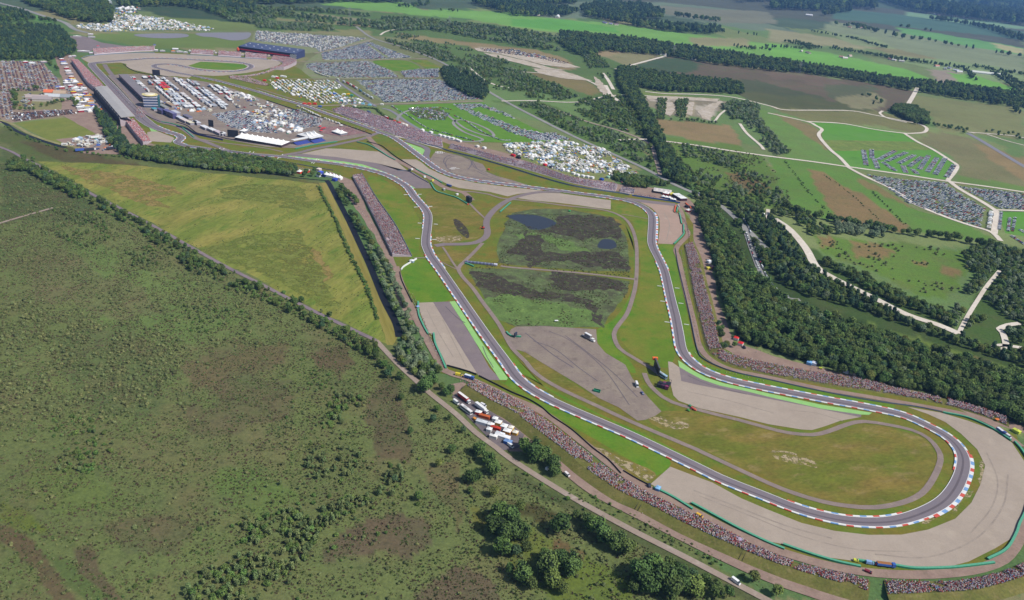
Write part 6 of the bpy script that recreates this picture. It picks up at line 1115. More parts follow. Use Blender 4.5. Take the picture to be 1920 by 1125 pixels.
# ---------------------------------------------------------------- banks and terraces, and the crowd on them
m_terr = gmat('terrace_concrete', 'c4b6ba', 'bcaeb4', 'ccc0c0', big=12, small=1, speck=.08)
def bank(name, front, back, h0, h1, mat, label, cat, rowgap=0.0, slope=4.0, density=.9, sit=.5, zone='', seed=0, t0=.05, t1=.97, fillnoise=.12, colors=None, n=60, skirt=True):
    f = resample(smooth(G(P(front), h0), 6), n); b = resample(smooth(G(P(back), h1), 6), n); v, fc = [], []
    nn = normals(f); 
    if np.dot((b - f)[n // 2], nn[n // 2]) < 0: nn = -nn
    steps = max(1, int(round(np.linalg.norm((b - f), axis=1).mean() / rowgap))) if rowgap else 3
    prof = []
    if rowgap:
        for s in range(steps):
            prof.append((s / steps, (s + 1) / steps)); prof.append(((s + 1) / steps, (s + 1) / steps))
    else: prof = [(s / steps, s / steps) for s in range(steps + 1)]
    o_ = f - nn * (h0 * 1.2); rows = [np.c_[o_, np.full(n, 0.0)]]
    for t, ht in prof:
        p = lerp(f, b, t); rows.append(np.c_[p, np.full(n, lerp(h0, h1, ht))])
    rows.append(np.c_[b + nn * (.05 if rowgap else slope), np.full(n, 0.0)])
    V = np.vstack(rows); k = len(rows)
    fc = [(r * n + i, r * n + i + 1, (r + 1) * n + i + 1, (r + 1) * n + i) for r in range(k - 1) for i in range(n - 1)]
    fc += [tuple(r * n for r in range(k)), tuple(r * n + n - 1 for r in range(k))[::-1]]
    me = bpy.data.meshes.new(name); me.from_pydata(V.tolist(), [], fc); me.update(); o = link(name, me, mat)
    if name == 'spectator_bank': structure(o, label, cat)
    else: o['label'] = label; o['category'] = cat
    # people
    r = np.random.default_rng(seed + 5); wid = np.linalg.norm(b - f, axis=1).mean(); Lf = length((f + b) / 2); cnt = int(wid * Lf * density)
    if cnt:
        if rowgap: ts = (r.integers(0, steps, cnt) + .55) / steps
        else: ts = r.uniform(t0, t1, cnt)
        us = r.uniform(0.004, .996, cnt) * (n - 1); i0 = us.astype(int); fr = (us - i0)[:, None]
        F_ = lerp(f[i0], f[np.minimum(i0 + 1, n - 1)], fr); B_ = lerp(b[i0], b[np.minimum(i0 + 1, n - 1)], fr); p = lerp(F_, B_, ts[:, None])
        z = lerp(h0, h1, (np.floor(ts * steps) + 1) / steps if rowgap else ts)
        keep = vnoise(p[:, 0], p[:, 1], 9, seed) > np.quantile(vnoise(p[:, 0], p[:, 1], 9, seed), fillnoise) if fillnoise else np.ones(cnt, bool)
        d = F_ - B_
        for q in np.nonzero(keep)[0]:
            v_ = int(r.choice(10, p=PW)) if colors is None else int(r.choice(colors))
            IT.append(('person', float(p[q, 0]), float(p[q, 1]), float(z[q]), math.atan2(d[q, 1], d[q, 0]) - 1.5708 + r.normal(0, .3), float(r.uniform(1.0, 1.2)), v_ + (0 if r.uniform() < sit else 10), zone))
    return o, f, b
bank('grandstand', "677.5,326 705,373 740,423 771,481", "661,329 685,373 713,429 736,476", .6, 3.6, m_terr, 'long open terrace of standing crowd beside the canal', 'grandstand', 1.0, density=1.15, sit=.2, zone='on the terrace beside the canal', seed=1, fillnoise=.03)
bank('spectator_bank', "890,711 960,745 997.5,770 1042.5,800 1085,835 1100,847 1150.5,886 1235.7,933.5 1336,981 1438.7,1034 1515,1061 1590,1077 1632,1091", "872,722 930,757 960,771 1010,809 1060,847 1100,880 1160.5,921 1210.6,943.5 1286,983 1361,1017 1438.7,1050 1515,1076 1590,1097 1630,1110", .4, 3.4, m_bankg, 'grass bank packed with crowd along the lower edge', 'bank', density=1.5, sit=.6, zone='on the long lower bank', seed=2, fillnoise=.08, n=120, slope=9)
bank('spectator_bank', "1657,1088 1715.7,1089 1791,1089 1866,1075 1925,1053", "1664,1116 1740.7,1112 1816,1108 1866,1098 1925,1080", .4, 3.2, m_bankg, 'grass bank packed with crowd in the bottom right corner', 'bank', density=1.2, sit=.6, zone='on the bank in the bottom right corner', seed=3, fillnoise=.1, slope=8)
bank('spectator_bank', "1282,459 1290,506 1300.5,562 1313,612 1326,655 1350,676 1385,690 1437.5,703 1565,725 1665,739 1765,758 1840,779 1892,800", "1298,453 1310,481 1318,518 1330,562 1342.5,612 1353,653 1373,664 1437.5,679.5 1515,695 1615,711 1715,735 1815,758 1892,784", .4, 3.6, m_bankg, 'grass bank packed with crowd along the right hand side', 'bank', density=1.2, sit=.55, zone='on the right hand bank', seed=4, fillnoise=.1, n=120, slope=5, t0=.12)
C5 = [0, 0, 1, 3, 4, 4, 5, 7, 2, 5, 9]
bank('grandstand', "622,205 640,215 705,240 780,266 831,276", "640,201 665,203 730,225 805,252 828,260", .6, 5.5, m_terr, 'upper end of the long terrace packed with crowd', 'grandstand', 1.0, density=.85, sit=.25, zone='on the upper end of the long terrace', seed=5, colors=C5)
bank('grandstand', "841,277 880,287 926.8,301 968.6,312 1020,327 1066.8,341 1117,352 1154,359", "845,270 885,279 935,293 985,303 1020,314 1058.5,328 1100,337 1142,342 1158,346", .6, 5.5, m_terr, 'long terrace packed with crowd above the upper track', 'grandstand', 1.0, density=.85, sit=.25, zone='on the long terrace above the upper track', seed=6, colors=C5)
bank('grandstand', "1161,360 1175,362 1188,364", "1166,351 1180,353 1190,356", .6, 3.5, m_terr, 'small last stand of the long terrace', 'grandstand', 1.0, density=.9, sit=.6, zone='on the small stand at the right end', seed=7, colors=[2, 2, 5, 0])
bank('grandstand', "176,101 220,98 256,95.5 290,94.5", "174,92 220,89 256,87 290,87", 1.5, 8, m_terr, 'far grandstand left of the hospitality tents', 'grandstand', 1.0, density=.8, sit=.6, zone='on the far left grandstand', seed=8, n=24, colors=[1, 4, 4, 0, 7])
bank('grandstand', "357,100 380,101 400,102.5", "360,93 380,93.5 400,95", 1.5, 7, m_terr, 'far grandstand in the middle', 'grandstand', 1.0, density=.8, sit=.6, zone='on the far middle grandstand', seed=9, n=12, colors=[1, 4, 4, 0, 7])
bank('grandstand', "409,103 430,104.5 452,106", "410,95 430,96.5 452,98", 1.5, 7, m_terr, 'far grandstand left of the dark roof', 'grandstand', 1.0, density=.8, sit=.6, zone='on the far grandstand before the dark roof', seed=10, n=12, colors=[1, 4, 4, 0, 7])
bank('grandstand', "460,107 480,108.5 500,110", "460,98 480,100 500,102", 1.5, 7, m_terr, 'stand in front of the dark roof', 'grandstand', 1.0, density=.8, sit=.6, zone='on the stand in front of the dark roof', seed=11, n=12, colors=[1, 4, 4, 0, 7])
bank('grandstand', "508,111 525,114 531,119 522,124 505,129", "512,104 545,108 556,114 545,121 532,126", 1.5, 7, m_terr, 'curved corner stand round the end of the far gravel', 'grandstand', 1.0, density=.7, sit=.6, zone='on the curved corner stand', seed=12, n=20, colors=[1, 4, 4, 0, 7])
bank('spectator_bank', "428,143 450,143 475,140 500,134 512,130", "432,146 455,145 480,142 503,136 515,131", .4, 1.6, m_bankg, 'low crowd strip under the far gravel', 'bank', density=.7, sit=.3, zone='along the fence of the far gravel', seed=13, n=16, slope=3)
bank('spectator_bank', "430,147 450,151 480,158 500,161", "436,142 460,144 485,151 504,158", .4, 3.5, m_bankg, 'small crowd bank below the far corner stand', 'bank', density=.9, sit=.6, zone='on the small bank below the corner stand', seed=14, n=16, slope=4)
bank('grandstand', "146,112 165,131 186,152 196,163", "134,112 148,131 163,152 180,166", 1, 8, m_terr, 'open grandstand along the start straight', 'grandstand', 1.0, density=1.0, sit=.7, zone='on the open grandstand along the start straight', seed=15, n=24, colors=[1, 4, 4, 7, 7])
bank('grandstand', "250,223 262,237 274,252 283,265", "235,226 246,240 258,255 268,266", 1, 7, m_terr, 'open end of the covered grandstand', 'grandstand', 1.0, density=1.0, sit=.7, zone='on the open end of the covered grandstand', seed=16, n=18, colors=[1, 4, 4, 1, 7, 0])
# looser people
heap("862,705 905,722 888,728 862,718", 2.0, [('person', 1)], 'by the crossing at the top of the lower bank', 20)
heap("1190,362 1230,369 1235,374 1195,368", 2.2, [('person', 1)], 'on the slope by the food stalls', 21)
line("760,545 775,580 790,612 802,640 815,668 825,688", 1.5, [('person', 1)], 'in the line along the fence beside the canal trees', 22, 3, .8); line("764,552 780,590 800,640", 2.2, [('person', 1)], 'in the line along the fence beside the canal trees', 24, 5, .7)
line("1302,640 1290,590 1278,520 1270,470", 2.4, [('person', 1)], 'along the fence of the right hand bank', 23, -4.5, .6)
line("1310,660 1340,688 1437,712", 2.6, [('person', 1)], 'along the fence of the right hand bank', 25, -5, .6)
line("1266,395 1290,415 1298,440 1300,460", 1.3, [('person', 1)], 'beside the warm gravel', 26, -5, .8)
line("430,283.5 500,299 560,310 620,322 645,330", 1.6, [('person', 1)], 'in the thin row below the left sweep', 27, -12, .85)
heap("1052,868 1110,915 1260,992 1400,1060 1520,1105 1510,1112 1380,1058 1240,990 1100,920 1045,880", 9, [('person', 1)], 'walking on the broad footway', 28, (40, .5))
heap("1060,872 1150,925 1290,985 1440,1060 1430,1072 1290,1000 1150,940", 6.5, [('person', 1)], 'sitting on the grass below the lower bank', 29, (30, .45))
heap("1645,1095 1652,1095 1680,1125 1668,1125", 2.5, [('person', 1)], 'on the path between the two lower banks', 30)
heap("256,204 262,200 275,214 268,224 255,214", 1.7, [('person', 1)], 'on the start grid', 31); heap("215,165 236,188 245,196 240,200 212,170", 5, [('person', 1)], 'on the start grid', 32)
heap("620,226 690,246 660,252 610,244", 2.4, [('person', 1)], 'in the fenced corner of the paddock', 33, (16, .6))
heap("130,110 190,160 215,190 235,210 225,215 190,180 150,145 122,118", 4.0, [('person', 1)], 'on the traders ground', 34, (24, .6))
heap("1300,470 1345,560 1380,640 1500,682 1700,728 1860,775 1880,782 1700,735 1500,690 1375,650 1338,570", 6, [('person', 1)], 'walking below the wood', 35, (40, .5))
heap("790,600 820,640 830,670 815,665 795,625", 5, [('person', 1)], 'on the service road by the green wall', 36, (20, .5))
heap("640,345 690,405 730,470 722,470 680,405 645,352", 4.5, [('person', 1)], 'on the path behind the terrace', 37, (16, .5))
heap("268,150 330,150 430,180 560,225 600,240 400,225 290,190", 7, [('person', 1)], 'walking in the paddock', 38, (30, .6))
# ---------------------------------------------------------------- barriers and fences
m_tyreg = pmat('green_tyre_wall', '2f8f6e', .7, grain=.12); m_rail = pmat('steel_rail', '6f7688', .5, .4, grain=.1); m_darkf = pmat('dark_fence', '33343c', .8, grain=.1)
m_bluef = pmat('blue_grey_fence', '7d8ba4', .6, grain=.1); m_banner = pmat('blue_banner', '3f64a8', .6, grain=.1); m_orange = pmat('orange_foam', 'e0683c', .7, grain=.08); m_wht = pmat('white_panel', 'f2f2f0', .6, grain=.05)
m_steel = pmat('galvanised', 'a8aaac', .5, .4, grain=.08); m_conc = pmat('concrete', 'a8a29c', .9, grain=.12)
def wall(name, s, w, h, mat, label, cat='barrier', cap=None, seg=0, z=.3):
    g = smooth(G(P(s)), 3); n = normals(g); k = len(g); a = g + n * w / 2; b = g - n * w / 2
    v = [(x, y, z) for x, y in b] + [(x, y, z) for x, y in a] + [(x, y, z + h) for x, y in b] + [(x, y, z + h) for x, y in a]
    f = []
    for i in range(k - 1): f += [(i, i + 1, 2 * k + i + 1, 2 * k + i), (k + i + 1, k + i, 3 * k + i, 3 * k + i + 1), (2 * k + i, 2 * k + i + 1, 3 * k + i + 1, 3 * k + i)]
    f += [(0, 2 * k, 3 * k, k), (k - 1, 2 * k - 1, 4 * k - 1, 3 * k - 1)]
    me = bpy.data.meshes.new(name); me.from_pydata(v, [], f); me.update(); o = link(name, me, mat, label=label, category=cat)
    if cap:
        me2 = bpy.data.meshes.new('top_cover'); a2 = g + n * (w / 2 + .06); b2 = g - n * (w / 2 + .06); z2 = z + h + .06
        me2.from_pydata([(x, y, z2) for x, y in b2] + [(x, y, z2) for x, y in a2], [], [(i, i + 1, k + i + 1, k + i) for i in range(k - 1)]); me2.update(); link('top_cover', me2, cap, parent=o)
    return o
capg = pmat('pale_green_cover', '5fae8c', .6, grain=.1)
for s, l in [("784,567 785,590 794,612 803,628", 'green tyre wall at the top of the left gravel trap'), ("813,626 816,645 826,668 836,692", 'green tyre wall at the bottom of the left gravel trap'),
    ("1225.7,915.7 1260.8,933 1298,956", 'first green tyre wall along the great gravel trap'), ("1296,944.5 1336,966 1386,993 1436,1017 1470,1031", 'second green tyre wall along the great gravel trap'), ("1467.6,1022 1515,1038.5 1565,1053.5 1613,1064", 'third green tyre wall along the great gravel trap'),
    ("1608,1052 1625,1055 1640,1058", 'short green tyre wall beside the blue lorry'), ("1673,1061 1716,1067 1778,1066 1820,1062 1863.6,1056.5", 'green tyre wall at the very bottom of the big bend'), ("1851,1050 1886,1031 1903.7,1003.4 1911,983 1921,962 1930,930", 'curved green tyre wall at the right edge'),
    ("1767.5,774.5 1815,784.5 1860,804.5 1895,827", 'green tyre wall at the top of the great gravel trap'), ("1902,829.5 1914,843 1925,860", 'short green tyre wall at the right edge'),
    ("1273.6,400 1276,410 1277.8,420", 'green tyre wall beside the warm gravel, upper piece'), ("1281.5,422 1281.6,434 1281,441 1263.5,458.4", 'bent green tyre wall at the foot of the warm gravel'), ("1270.5,389.3 1268.5,398.5", 'stub of green tyre wall behind the orange one'),
    ("669.2,266.8 691.8,272.7 711.8,283.5 727,293.5 741,300.5", 'green tyre wall above the inner gravel'), ("807.5,343.5 817.5,358.5 835,365 855,371 866,377 876,383", 'long green tyre wall at the end of the service road'), ("780,318 795,326 810,332.5 828.6,343.5", 'dark green tyre wall below the upper gravel'),
    ("302.7,229.3 321.9,232.6 338.6,238.5 351,247.7 363.7,258.5", 'green tyre wall beside the chicane lawn'), ("553.5,279.7 571.9,276 597,271 632,266.4", 'green barrier below the paddock stands'),
    ("872,494.5 880,497 888,500.5", 'short green tyre wall beside the striped canopy'), ("949.5,623.5 957.8,631 977,632.7", 'angled green tyre wall at the corner of the yard'), ("937.5,398.5 957.5,381", 'green tyre wall beside the link road')]:
    wall('tyre_wall', s, 1.5, 1.3, m_tyreg, l, 'tyre wall', capg)
for s, l in [("1266.5,386.8 1265.5,393 1264.8,399", 'orange foam barrier at the end of the warm gravel'), ("1285.3,381.8 1290,386 1295.4,391", 'orange banner beside the food tent'), ("876.5,383.5 878,385", 'orange end cap of the long green tyre wall')]: wall('foam_barrier', s, 1.8, 1.4, m_orange, l, 'barrier')
for s, m_, h, l in [("838,687 860,693 880,699 893,704", m_darkf, 1.6, 'dark panelled wall below the left gravel trap'), ("898,706 930,722 960,737 990,749.5 1015,764.5 1035,782 1072,807 1112,842 1140,863 1164,889", m_darkf, 1.3, 'dark rail along the lower lawn'), ("1168,884 1195,900 1218,912", m_darkf, 1.3, 'dark rail beside the pale scar'),
    ("1266,466 1271,496 1279,531 1286.5,562 1295,599.5 1307.5,657 1320,674.5 1350,689.5 1385,700.8 1437.5,712 1540,734.5 1640,753 1715,763 1765,773", m_rail, 1.2, 'steel rail along the right hand service road'),
    ("640,215 673.4,227.6 706.8,237.6 740.3,249.3 795,270 820,276.7 845,285 878,293 910,301.7 960,316.7 1008.4,331.7 1058.5,345.9 1100,354.2 1158.7,362.6 1180,366.7", m_bluef, 2.2, 'blue grey fence in front of the long terrace'),
    ("1185,367.6 1225,373.4 1253.6,377.6 1275,381.4", m_banner, 2.0, 'blue advertising fence at the top right corner'), ("677.5,325 706,372 741,422 772,481", m_bluef, 1.6, 'blue grey fence in front of the canal terrace'),
    ("687.6,266 713.5,273.5 723.5,280 742.8,295 770,311.8 781,318", m_darkf, 1.4, 'dark fence on the upper side of the inner service road'), ("745,320.5 765,321.8 782.7,331.9 803.5,343.5", m_rail, 1.2, 'steel rail below the inner service road'),
    ("750,510 752,522 757,535 770,562 773,568", m_darkf, 1.4, 'black rail below the white wall'), ("201,142 222,164 246,191 268,215", m_conc, 1.2, 'concrete pit wall beside the start straight'),
    ("269,213.5 284,222 301,228.8", m_darkf, 1.0, 'dark rail at the pit exit'), ("330,230 350,236 367.6,249.2 380,252.6 405,256 430,261.8 489,271 530,276", m_darkf, 1.4, 'dark fence along the edge of the paddock'), ("500,188.7 560,208.7 620,226 697,253", m_darkf, 1.6, 'dark fence between paddock and upper straight'),
    ("231,120 238,126 248,132 262,137 280,140 316,144.5", m_darkf, 1.2, 'dark rail round the far lawn'), ("152,110 165,105.5 203,102.3 254,99.8 290,99.8", m_bluef, 1.5, 'grey fence above the far gravel'), ("350,103.5 400,105.5 440,108 503,112", m_bluef, 1.5, 'grey fence below the far stands'),
    ("430,283.5 480,292 530,303 600,316 625,320", m_rail, 1.1, 'steel rail below the left sweep')]:
    wall('fence' if m_ in (m_bluef, m_banner) else 'guard_rail', s, .35, h, m_, l, 'fence' if m_ in (m_bluef, m_banner) else 'barrier')
wall('boundary_wall', "781,486.5 767.5,494.5 757,501 752,507", 1.0, 1.6, m_wht, 'white wall round the end of the canal terrace lawn', 'wall')
wall('advertising_wall', "537.8,129.3 546,125.5 553.7,120.5", 1.2, 3, m_wht, 'white wall behind the corner stand', 'wall')
# ---------------------------------------------------------------- vehicles
def place(t, x, y, d=None, rz=None, z=.45):
    gx, gy = G1(x, y); t.location = (gx, gy, z)
    if d is not None:
        g = G([[x, y], d]); rz = math.atan2(g[1][1] - g[0][1], g[1][0] - g[0][0])
    t.rotation_euler = (0, 0, rz or 0); return t
def colmat(c, rough=.45): return pmat('paint_' + c, c, rough, .4, grain=.05)
def wheels(t, xs, w, r=.5):
    for x in xs:
        for y in (-w, w):
            mb = MB(); mb.cyl(0, 0, -.14, .14, r, None, 10, 0, 'y'); link('wheel', mb.mesh('wheel', [m_tyre]), parent=t, loc=(x, y, r))
def lorry(x, y, d, label, L_=16, cab='f4f4f2', box='f4f4f2', side=None, h=4.0, roofc=None):
    t = thing('lorry', label, 'lorry', (0, 0, 0)); mb = MB(); mb.box(-L_ / 2, L_ / 2 - 3.0, -1.27, 1.27, 1.15, h)
    link('trailer', mb.mesh('trailer', [colmat(box)]), parent=t)
    if side or roofc: mb = MB(); mb.box(-L_ / 2 + .05, L_ / 2 - 3.05, -1.2, 1.2, h, h + .03); link('trailer_roof', mb.mesh('trailer_roof', [colmat(roofc or 'f4f4f2')]), parent=t)
    if side:
        for s_ in (-1, 1): mb = MB(); mb.box(-L_ / 2 + .3, L_ / 2 - 3.3, s_ * 1.275 - .01, s_ * 1.275 + .01, 1.5, h - .5); link('side_panel', mb.mesh('side_panel', [colmat(side)]), parent=t)
    mb = MB(); mb.box(L_ / 2 - 2.6, L_ / 2 - .3, -1.22, 1.22, .7, 3.2, 0, .12, .05); link('cab', mb.mesh('cab', [colmat(cab)]), parent=t)
    mb = MB(); mb.box(L_ / 2 - .36, L_ / 2 - .2, -1.1, 1.1, 1.9, 2.8); link('windscreen', mb.mesh('windscreen', [m_glass]), parent=t)
    mb = MB(); mb.box(-L_ / 2 + .2, L_ / 2 - .4, -.5, .5, .7, 1.1); link('chassis', mb.mesh('chassis', [m_darkf]), parent=t)
    wheels(t, (-L_ / 2 + 1.5, -L_ / 2 + 2.8, L_ / 2 - 4.6, L_ / 2 - 1.5), 1.1); return place(t, x, y, d)
def bus(x, y, d, label, L_=12, c='f4f4f2', h=3.5, stripe='2f3a66'):
    t = thing('bus', label, 'bus', (0, 0, 0)); mb = MB(); mb.box(-L_ / 2, L_ / 2, -1.27, 1.27, .35, h, 0, .1, .06); link('body', mb.mesh('body', [colmat(c)]), parent=t)
    for s_ in (-1, 1): mb = MB(); mb.box(-L_ / 2 + .6, L_ / 2 - .6, s_ * 1.26 - .02, s_ * 1.26 + .02, 1.5, 2.7); link('window', mb.mesh('window', [m_glass]), parent=t)
    mb = MB(); mb.box(L_ / 2 - .1, L_ / 2 + .03, -1.1, 1.1, 1.2, 2.9); link('windscreen', mb.mesh('windscreen', [m_glass]), parent=t)
    mb = MB(); mb.box(-L_ * .25, L_ * .1, -.7, .7, h, h + .25, 0, .1, .1); link('roof_unit', mb.mesh('roof_unit', [colmat('c8c8c8')]), parent=t)
    wheels(t, (-L_ * .28, L_ * .3), 1.1); return place(t, x, y, d)
def van(x, y, d, label, c='f4f4f2', L_=5.6, h=2.4, name='van'):
    t = thing(name, label, 'van', (0, 0, 0)); mb = MB(); mb.box(-L_ / 2, L_ / 2 - 1.4, -1.0, 1.0, .4, h, 0, .06, .08); mb.box(L_ / 2 - 1.45, L_ / 2, -.97, .97, .4, 1.35, 0, .08, .05)
    mb.add([(L_ / 2 - 1.4, -.9, 1.35), (L_ / 2 - .5, -.88, 1.35), (L_ / 2 - .5, .88, 1.35), (L_ / 2 - 1.4, .9, 1.35), (L_ / 2 - 1.45, -.85, h - .1), (L_ / 2 - 1.35, -.85, h - .1), (L_ / 2 - 1.35, .85, h - .1), (L_ / 2 - 1.45, .85, h - .1)], [(0, 1, 5, 4), (1, 2, 6, 5), (2, 3, 7, 6)], 1)
    link('body', mb.mesh('body', [colmat(c), m_glass]), parent=t); wheels(t, (-L_ * .3, L_ * .3), .92, .36); return place(t, x, y, d)
def stall(x, y, d, label, w=4, l=4, h=2.4, c='f4f4f2', wallc=None, peak=1.6, n=1, name='market_stall', cat='stall', z=.3):
    """canopy tent: n pitched bays side by side on posts, with or without side walls"""
    t = thing(name, label, cat, (0, 0, 0)); q = pmat('cloth_' + c, c, .8, .1, grain=.05)
    for k in range(n):
        x0 = (k - (n - 1) / 2) * w; mb = MB(); a, b = w / 2, l / 2; o_ = .15
        mb.add([(x0 - a + .02, -b - o_, h), (x0 + a - .02, -b - o_, h), (x0 + a - .02, b + o_, h), (x0 - a + .02, b + o_, h), (x0 - a * .35, -b * .35, h + peak * .45), (x0 + a * .35, -b * .35, h + peak * .45), (x0 + a * .35, b * .35, h + peak * .45), (x0 - a * .35, b * .35, h + peak * .45), (x0, 0, h + peak)],
               [(0, 1, 5, 4), (1, 2, 6, 5), (2, 3, 7, 6), (3, 0, 4, 7), (4, 5, 8), (5, 6, 8), (6, 7, 8), (7, 4, 8), (3, 2, 1, 0)]); link('canopy', mb.mesh('canopy', [q]), parent=t)
    if wallc: mb = MB(); mb.box(-n * w / 2 + .1, n * w / 2 - .1, -l / 2 + .1, l / 2 - .1, 0, h - .05); link('side_wall', mb.mesh('side_wall', [pmat('cloth_' + wallc, wallc, .8, .1, grain=.05)]), parent=t)
    else:
        for k in range(n + 1):
            for y_ in (-l / 2 + .1, l / 2 - .1): mb = MB(); mb.box(-n * w / 2 + k * w - .05 + (.06 if k == 0 else -.06), -n * w / 2 + k * w + .05 + (.06 if k == 0 else -.06), y_ - .05, y_ + .05, 0, h); link('post', mb.mesh('post', [m_steel]), parent=t)
    return place(t, x, y, d, z=z)
RD = (878, 757)
def dr(x, y, dx=20, dy=15): return (x + dx, y + dy)
lorry(870, 751, dr(870, 751), 'red and white lorry, topmost in the traders yard', 15, 'f4f4f2', 'c83a34', None, 4.0, 'f6f4f0')
bus(874, 772, dr(874, 772), 'long white and dark coach left of the red lorry', 13, 'f4f0ee')
van(855, 757, dr(855, 757), 'white camper at the top left of the traders yard', 'f4f4f2', 6.5, 2.8)
lorry(903, 770, dr(903, 770), 'all white lorry right of the coach', 15, 'f4f4f2', 'f8f8f6')
van(906, 762, dr(906, 762, 20, 10), 'white car transporter van above the white lorry', 'e8e8ec', 5.5, 2.2)
for i, (x, y, w, l, c, wc, lb) in enumerate([(897, 777, 4, 5, 'f0f0ee', 'c83a34', 'white tent with red sides behind the white lorry'), (908, 784, 3, 9, 'c8683c', 'b85a34', 'long orange stall in the traders yard'), (903, 795, 4, 9, 'd8dce0', 'c8ccd4', 'grey glass sided stall in the traders yard'), (928, 789, 4, 4, 'f6f6f4', 'e8e8e4', 'white pitched tent right of the orange stall'), (920, 800, 4, 5, 'f4f4f2', 'e8e4e0', 'square white tent in the middle of the traders yard'),
    (934, 796, 5, 5, 'f6f4f0', 'e0b050', 'white and yellow tent in the traders yard'), (945, 803, 5, 5, 'f6f6f4', 'f0e8e0', 'white tent at the right of the traders yard'), (951, 812, 5, 6, 'f8f8f6', 'e89a3c', 'white tent with orange sides beside the dark clump'), (958, 806, 4, 4, 'f4ece0', 'e8c04c', 'yellow and white tent at the edge of the crowd bank'), (929, 806, 3, 8, 'c8442f', 'a83428', 'red stall in the traders yard'),
    (917, 809, 4, 4, 'f2f2f0', 'd8d8d8', 'small white tent behind the grey stall'), (942, 822, 4, 12, 'f4f4f4', 'e8e8e8', 'long white tent roof beside the sandy lane'), (937, 818, 4, 7, 'e8ecf0', 'd8dce4', 'pale tent beside the lane'), (952, 832, 4, 6, '7fa0d0', '4a70b8', 'blue and white stall at the bottom of the traders yard'), (925, 822, 3, 6, 'f4f2ee', 'd8d4d0', 'white trailer stall at the left of the traders yard'), (966, 815, 4, 4, 'f0e8d8', 'e0b050', 'cream tent touching the dark clump')]):
    stall(x, y, dr(x, y, -15, 20), lb, w, l, 2.6, c, wc, 1.1)
van(891, 789, dr(891, 789), 'small orange fronted van in the traders yard', 'e89a3c', 4.5, 1.9)
van(924, 787, dr(924, 787), 'dark van among the traders tents', '5a4858', 5, 2.1)
van(957, 838, dr(957, 838), 'white van at the lower end of the traders yard', 'f4f4f2', 6, 2.5)
van(1028, 880, dr(1028, 880, 12, -9), 'white van half hidden under the dark clump', 'f4f4f2'); van(1063, 892, dr(1063, 892, 10, 9), 'white and red van on the footway', 'f0e8e8', 5, 2.0)
van(1379, 1093, dr(1379, 1093, 16, 12), 'white van driving down the sandy lane', 'ffffff', 6.2, 2.5)
van(860, 705, dr(860, 705, 20, 4), 'yellow ambulance at the top of the lower bank', 'f0dc40', 6, 2.5, 'ambulance'); lorry(880, 711, dr(880, 711, 20, 6), 'blue lorry with white roof at the top of the lower bank', 9, '4a70c0', '4a70c0', None, 3.4, 'e8f0f4')
stall(772, 492, dr(772, 492, 10, -6), 'white tent on the yard behind the white wall', 4, 5, 2.3, 'f0f4f6', '8fa8b8')
stall(783, 578, dr(783, 578), 'tiny blue tent beside the green tyre wall', 3, 3, 2, '8fb0e0', None)
# big double deck camera lorry in the infield
t = thing('lorry', 'white lorry with raised open platform on the infield asphalt', 'lorry', (0, 0, 0))
for nm, bx, c in [('flatbed', (-7.5, 4.2, -1.3, 1.3, 1.1, 1.45), 'd8c8bc'), ('cab', (4.6, 7.2, -1.25, 1.25, .6, 3.1), 'f4f4f2'), ('equipment_box', (-4.0, 3.0, -.9, 1.25, 1.5, 4.3), '8a8890'), ('platform_roof', (-4.4, 3.4, -1.1, 1.5, 4.9, 5.1), 'f6f6f6'), ('bonnet', (7.2, 8.6, -1.1, 1.1, .6, 2.0), 'f4f4f2')]:
    mb = MB(); mb.box(*bx); link(nm, mb.mesh(nm, [colmat(c)]), parent=t)
for x in (-4.2, 3.2):
    for y in (-1, 1.4): mb = MB(); mb.box(x - .06, x + .06, y - .06, y + .06, 1.45, 4.9); link('post', mb.mesh('post', [m_steel]), parent=t)
mb = MB(); mb.box(7.1, 7.22, -1.1, 1.1, 1.9, 2.9); link('windscreen', mb.mesh('windscreen', [m_glass]), parent=t)
wheels(t, (-6, -4.6, 3.6, 7.4), 1.1, .55); place(t, 1102, 636, (1122, 647))
van(1193.5, 724, (1196, 731), 'white box van beside the infield asphalt', 'f6f4f4', 7.5, 3.0); t = thing('parked_car', 'dark blue car behind the white box van', 'car', (0, 0, 0)); link('body', CARS[3][0], parent=t); place(t, 1204, 739, (1208, 744))
t = thing('skip', 'open green container on the infield asphalt', 'container', (0, 0, 0))
for nm, bx in [('side', (-2.9, 2.9, -1.7, -1.5, .1, 1.5)), ('side', (-2.9, 2.9, 1.5, 1.7, .1, 1.5)), ('end', (-2.9, -2.7, -1.5, 1.5, .1, 1.5)), ('end', (2.7, 2.9, -1.5, 1.5, .1, 1.5)), ('floor', (-2.7, 2.7, -1.5, 1.5, .1, .3))]: mb = MB(); mb.box(*bx); link(nm, mb.mesh(nm, [m_tyreg]), parent=t)
place(t, 1119, 734.5, (1129, 737))
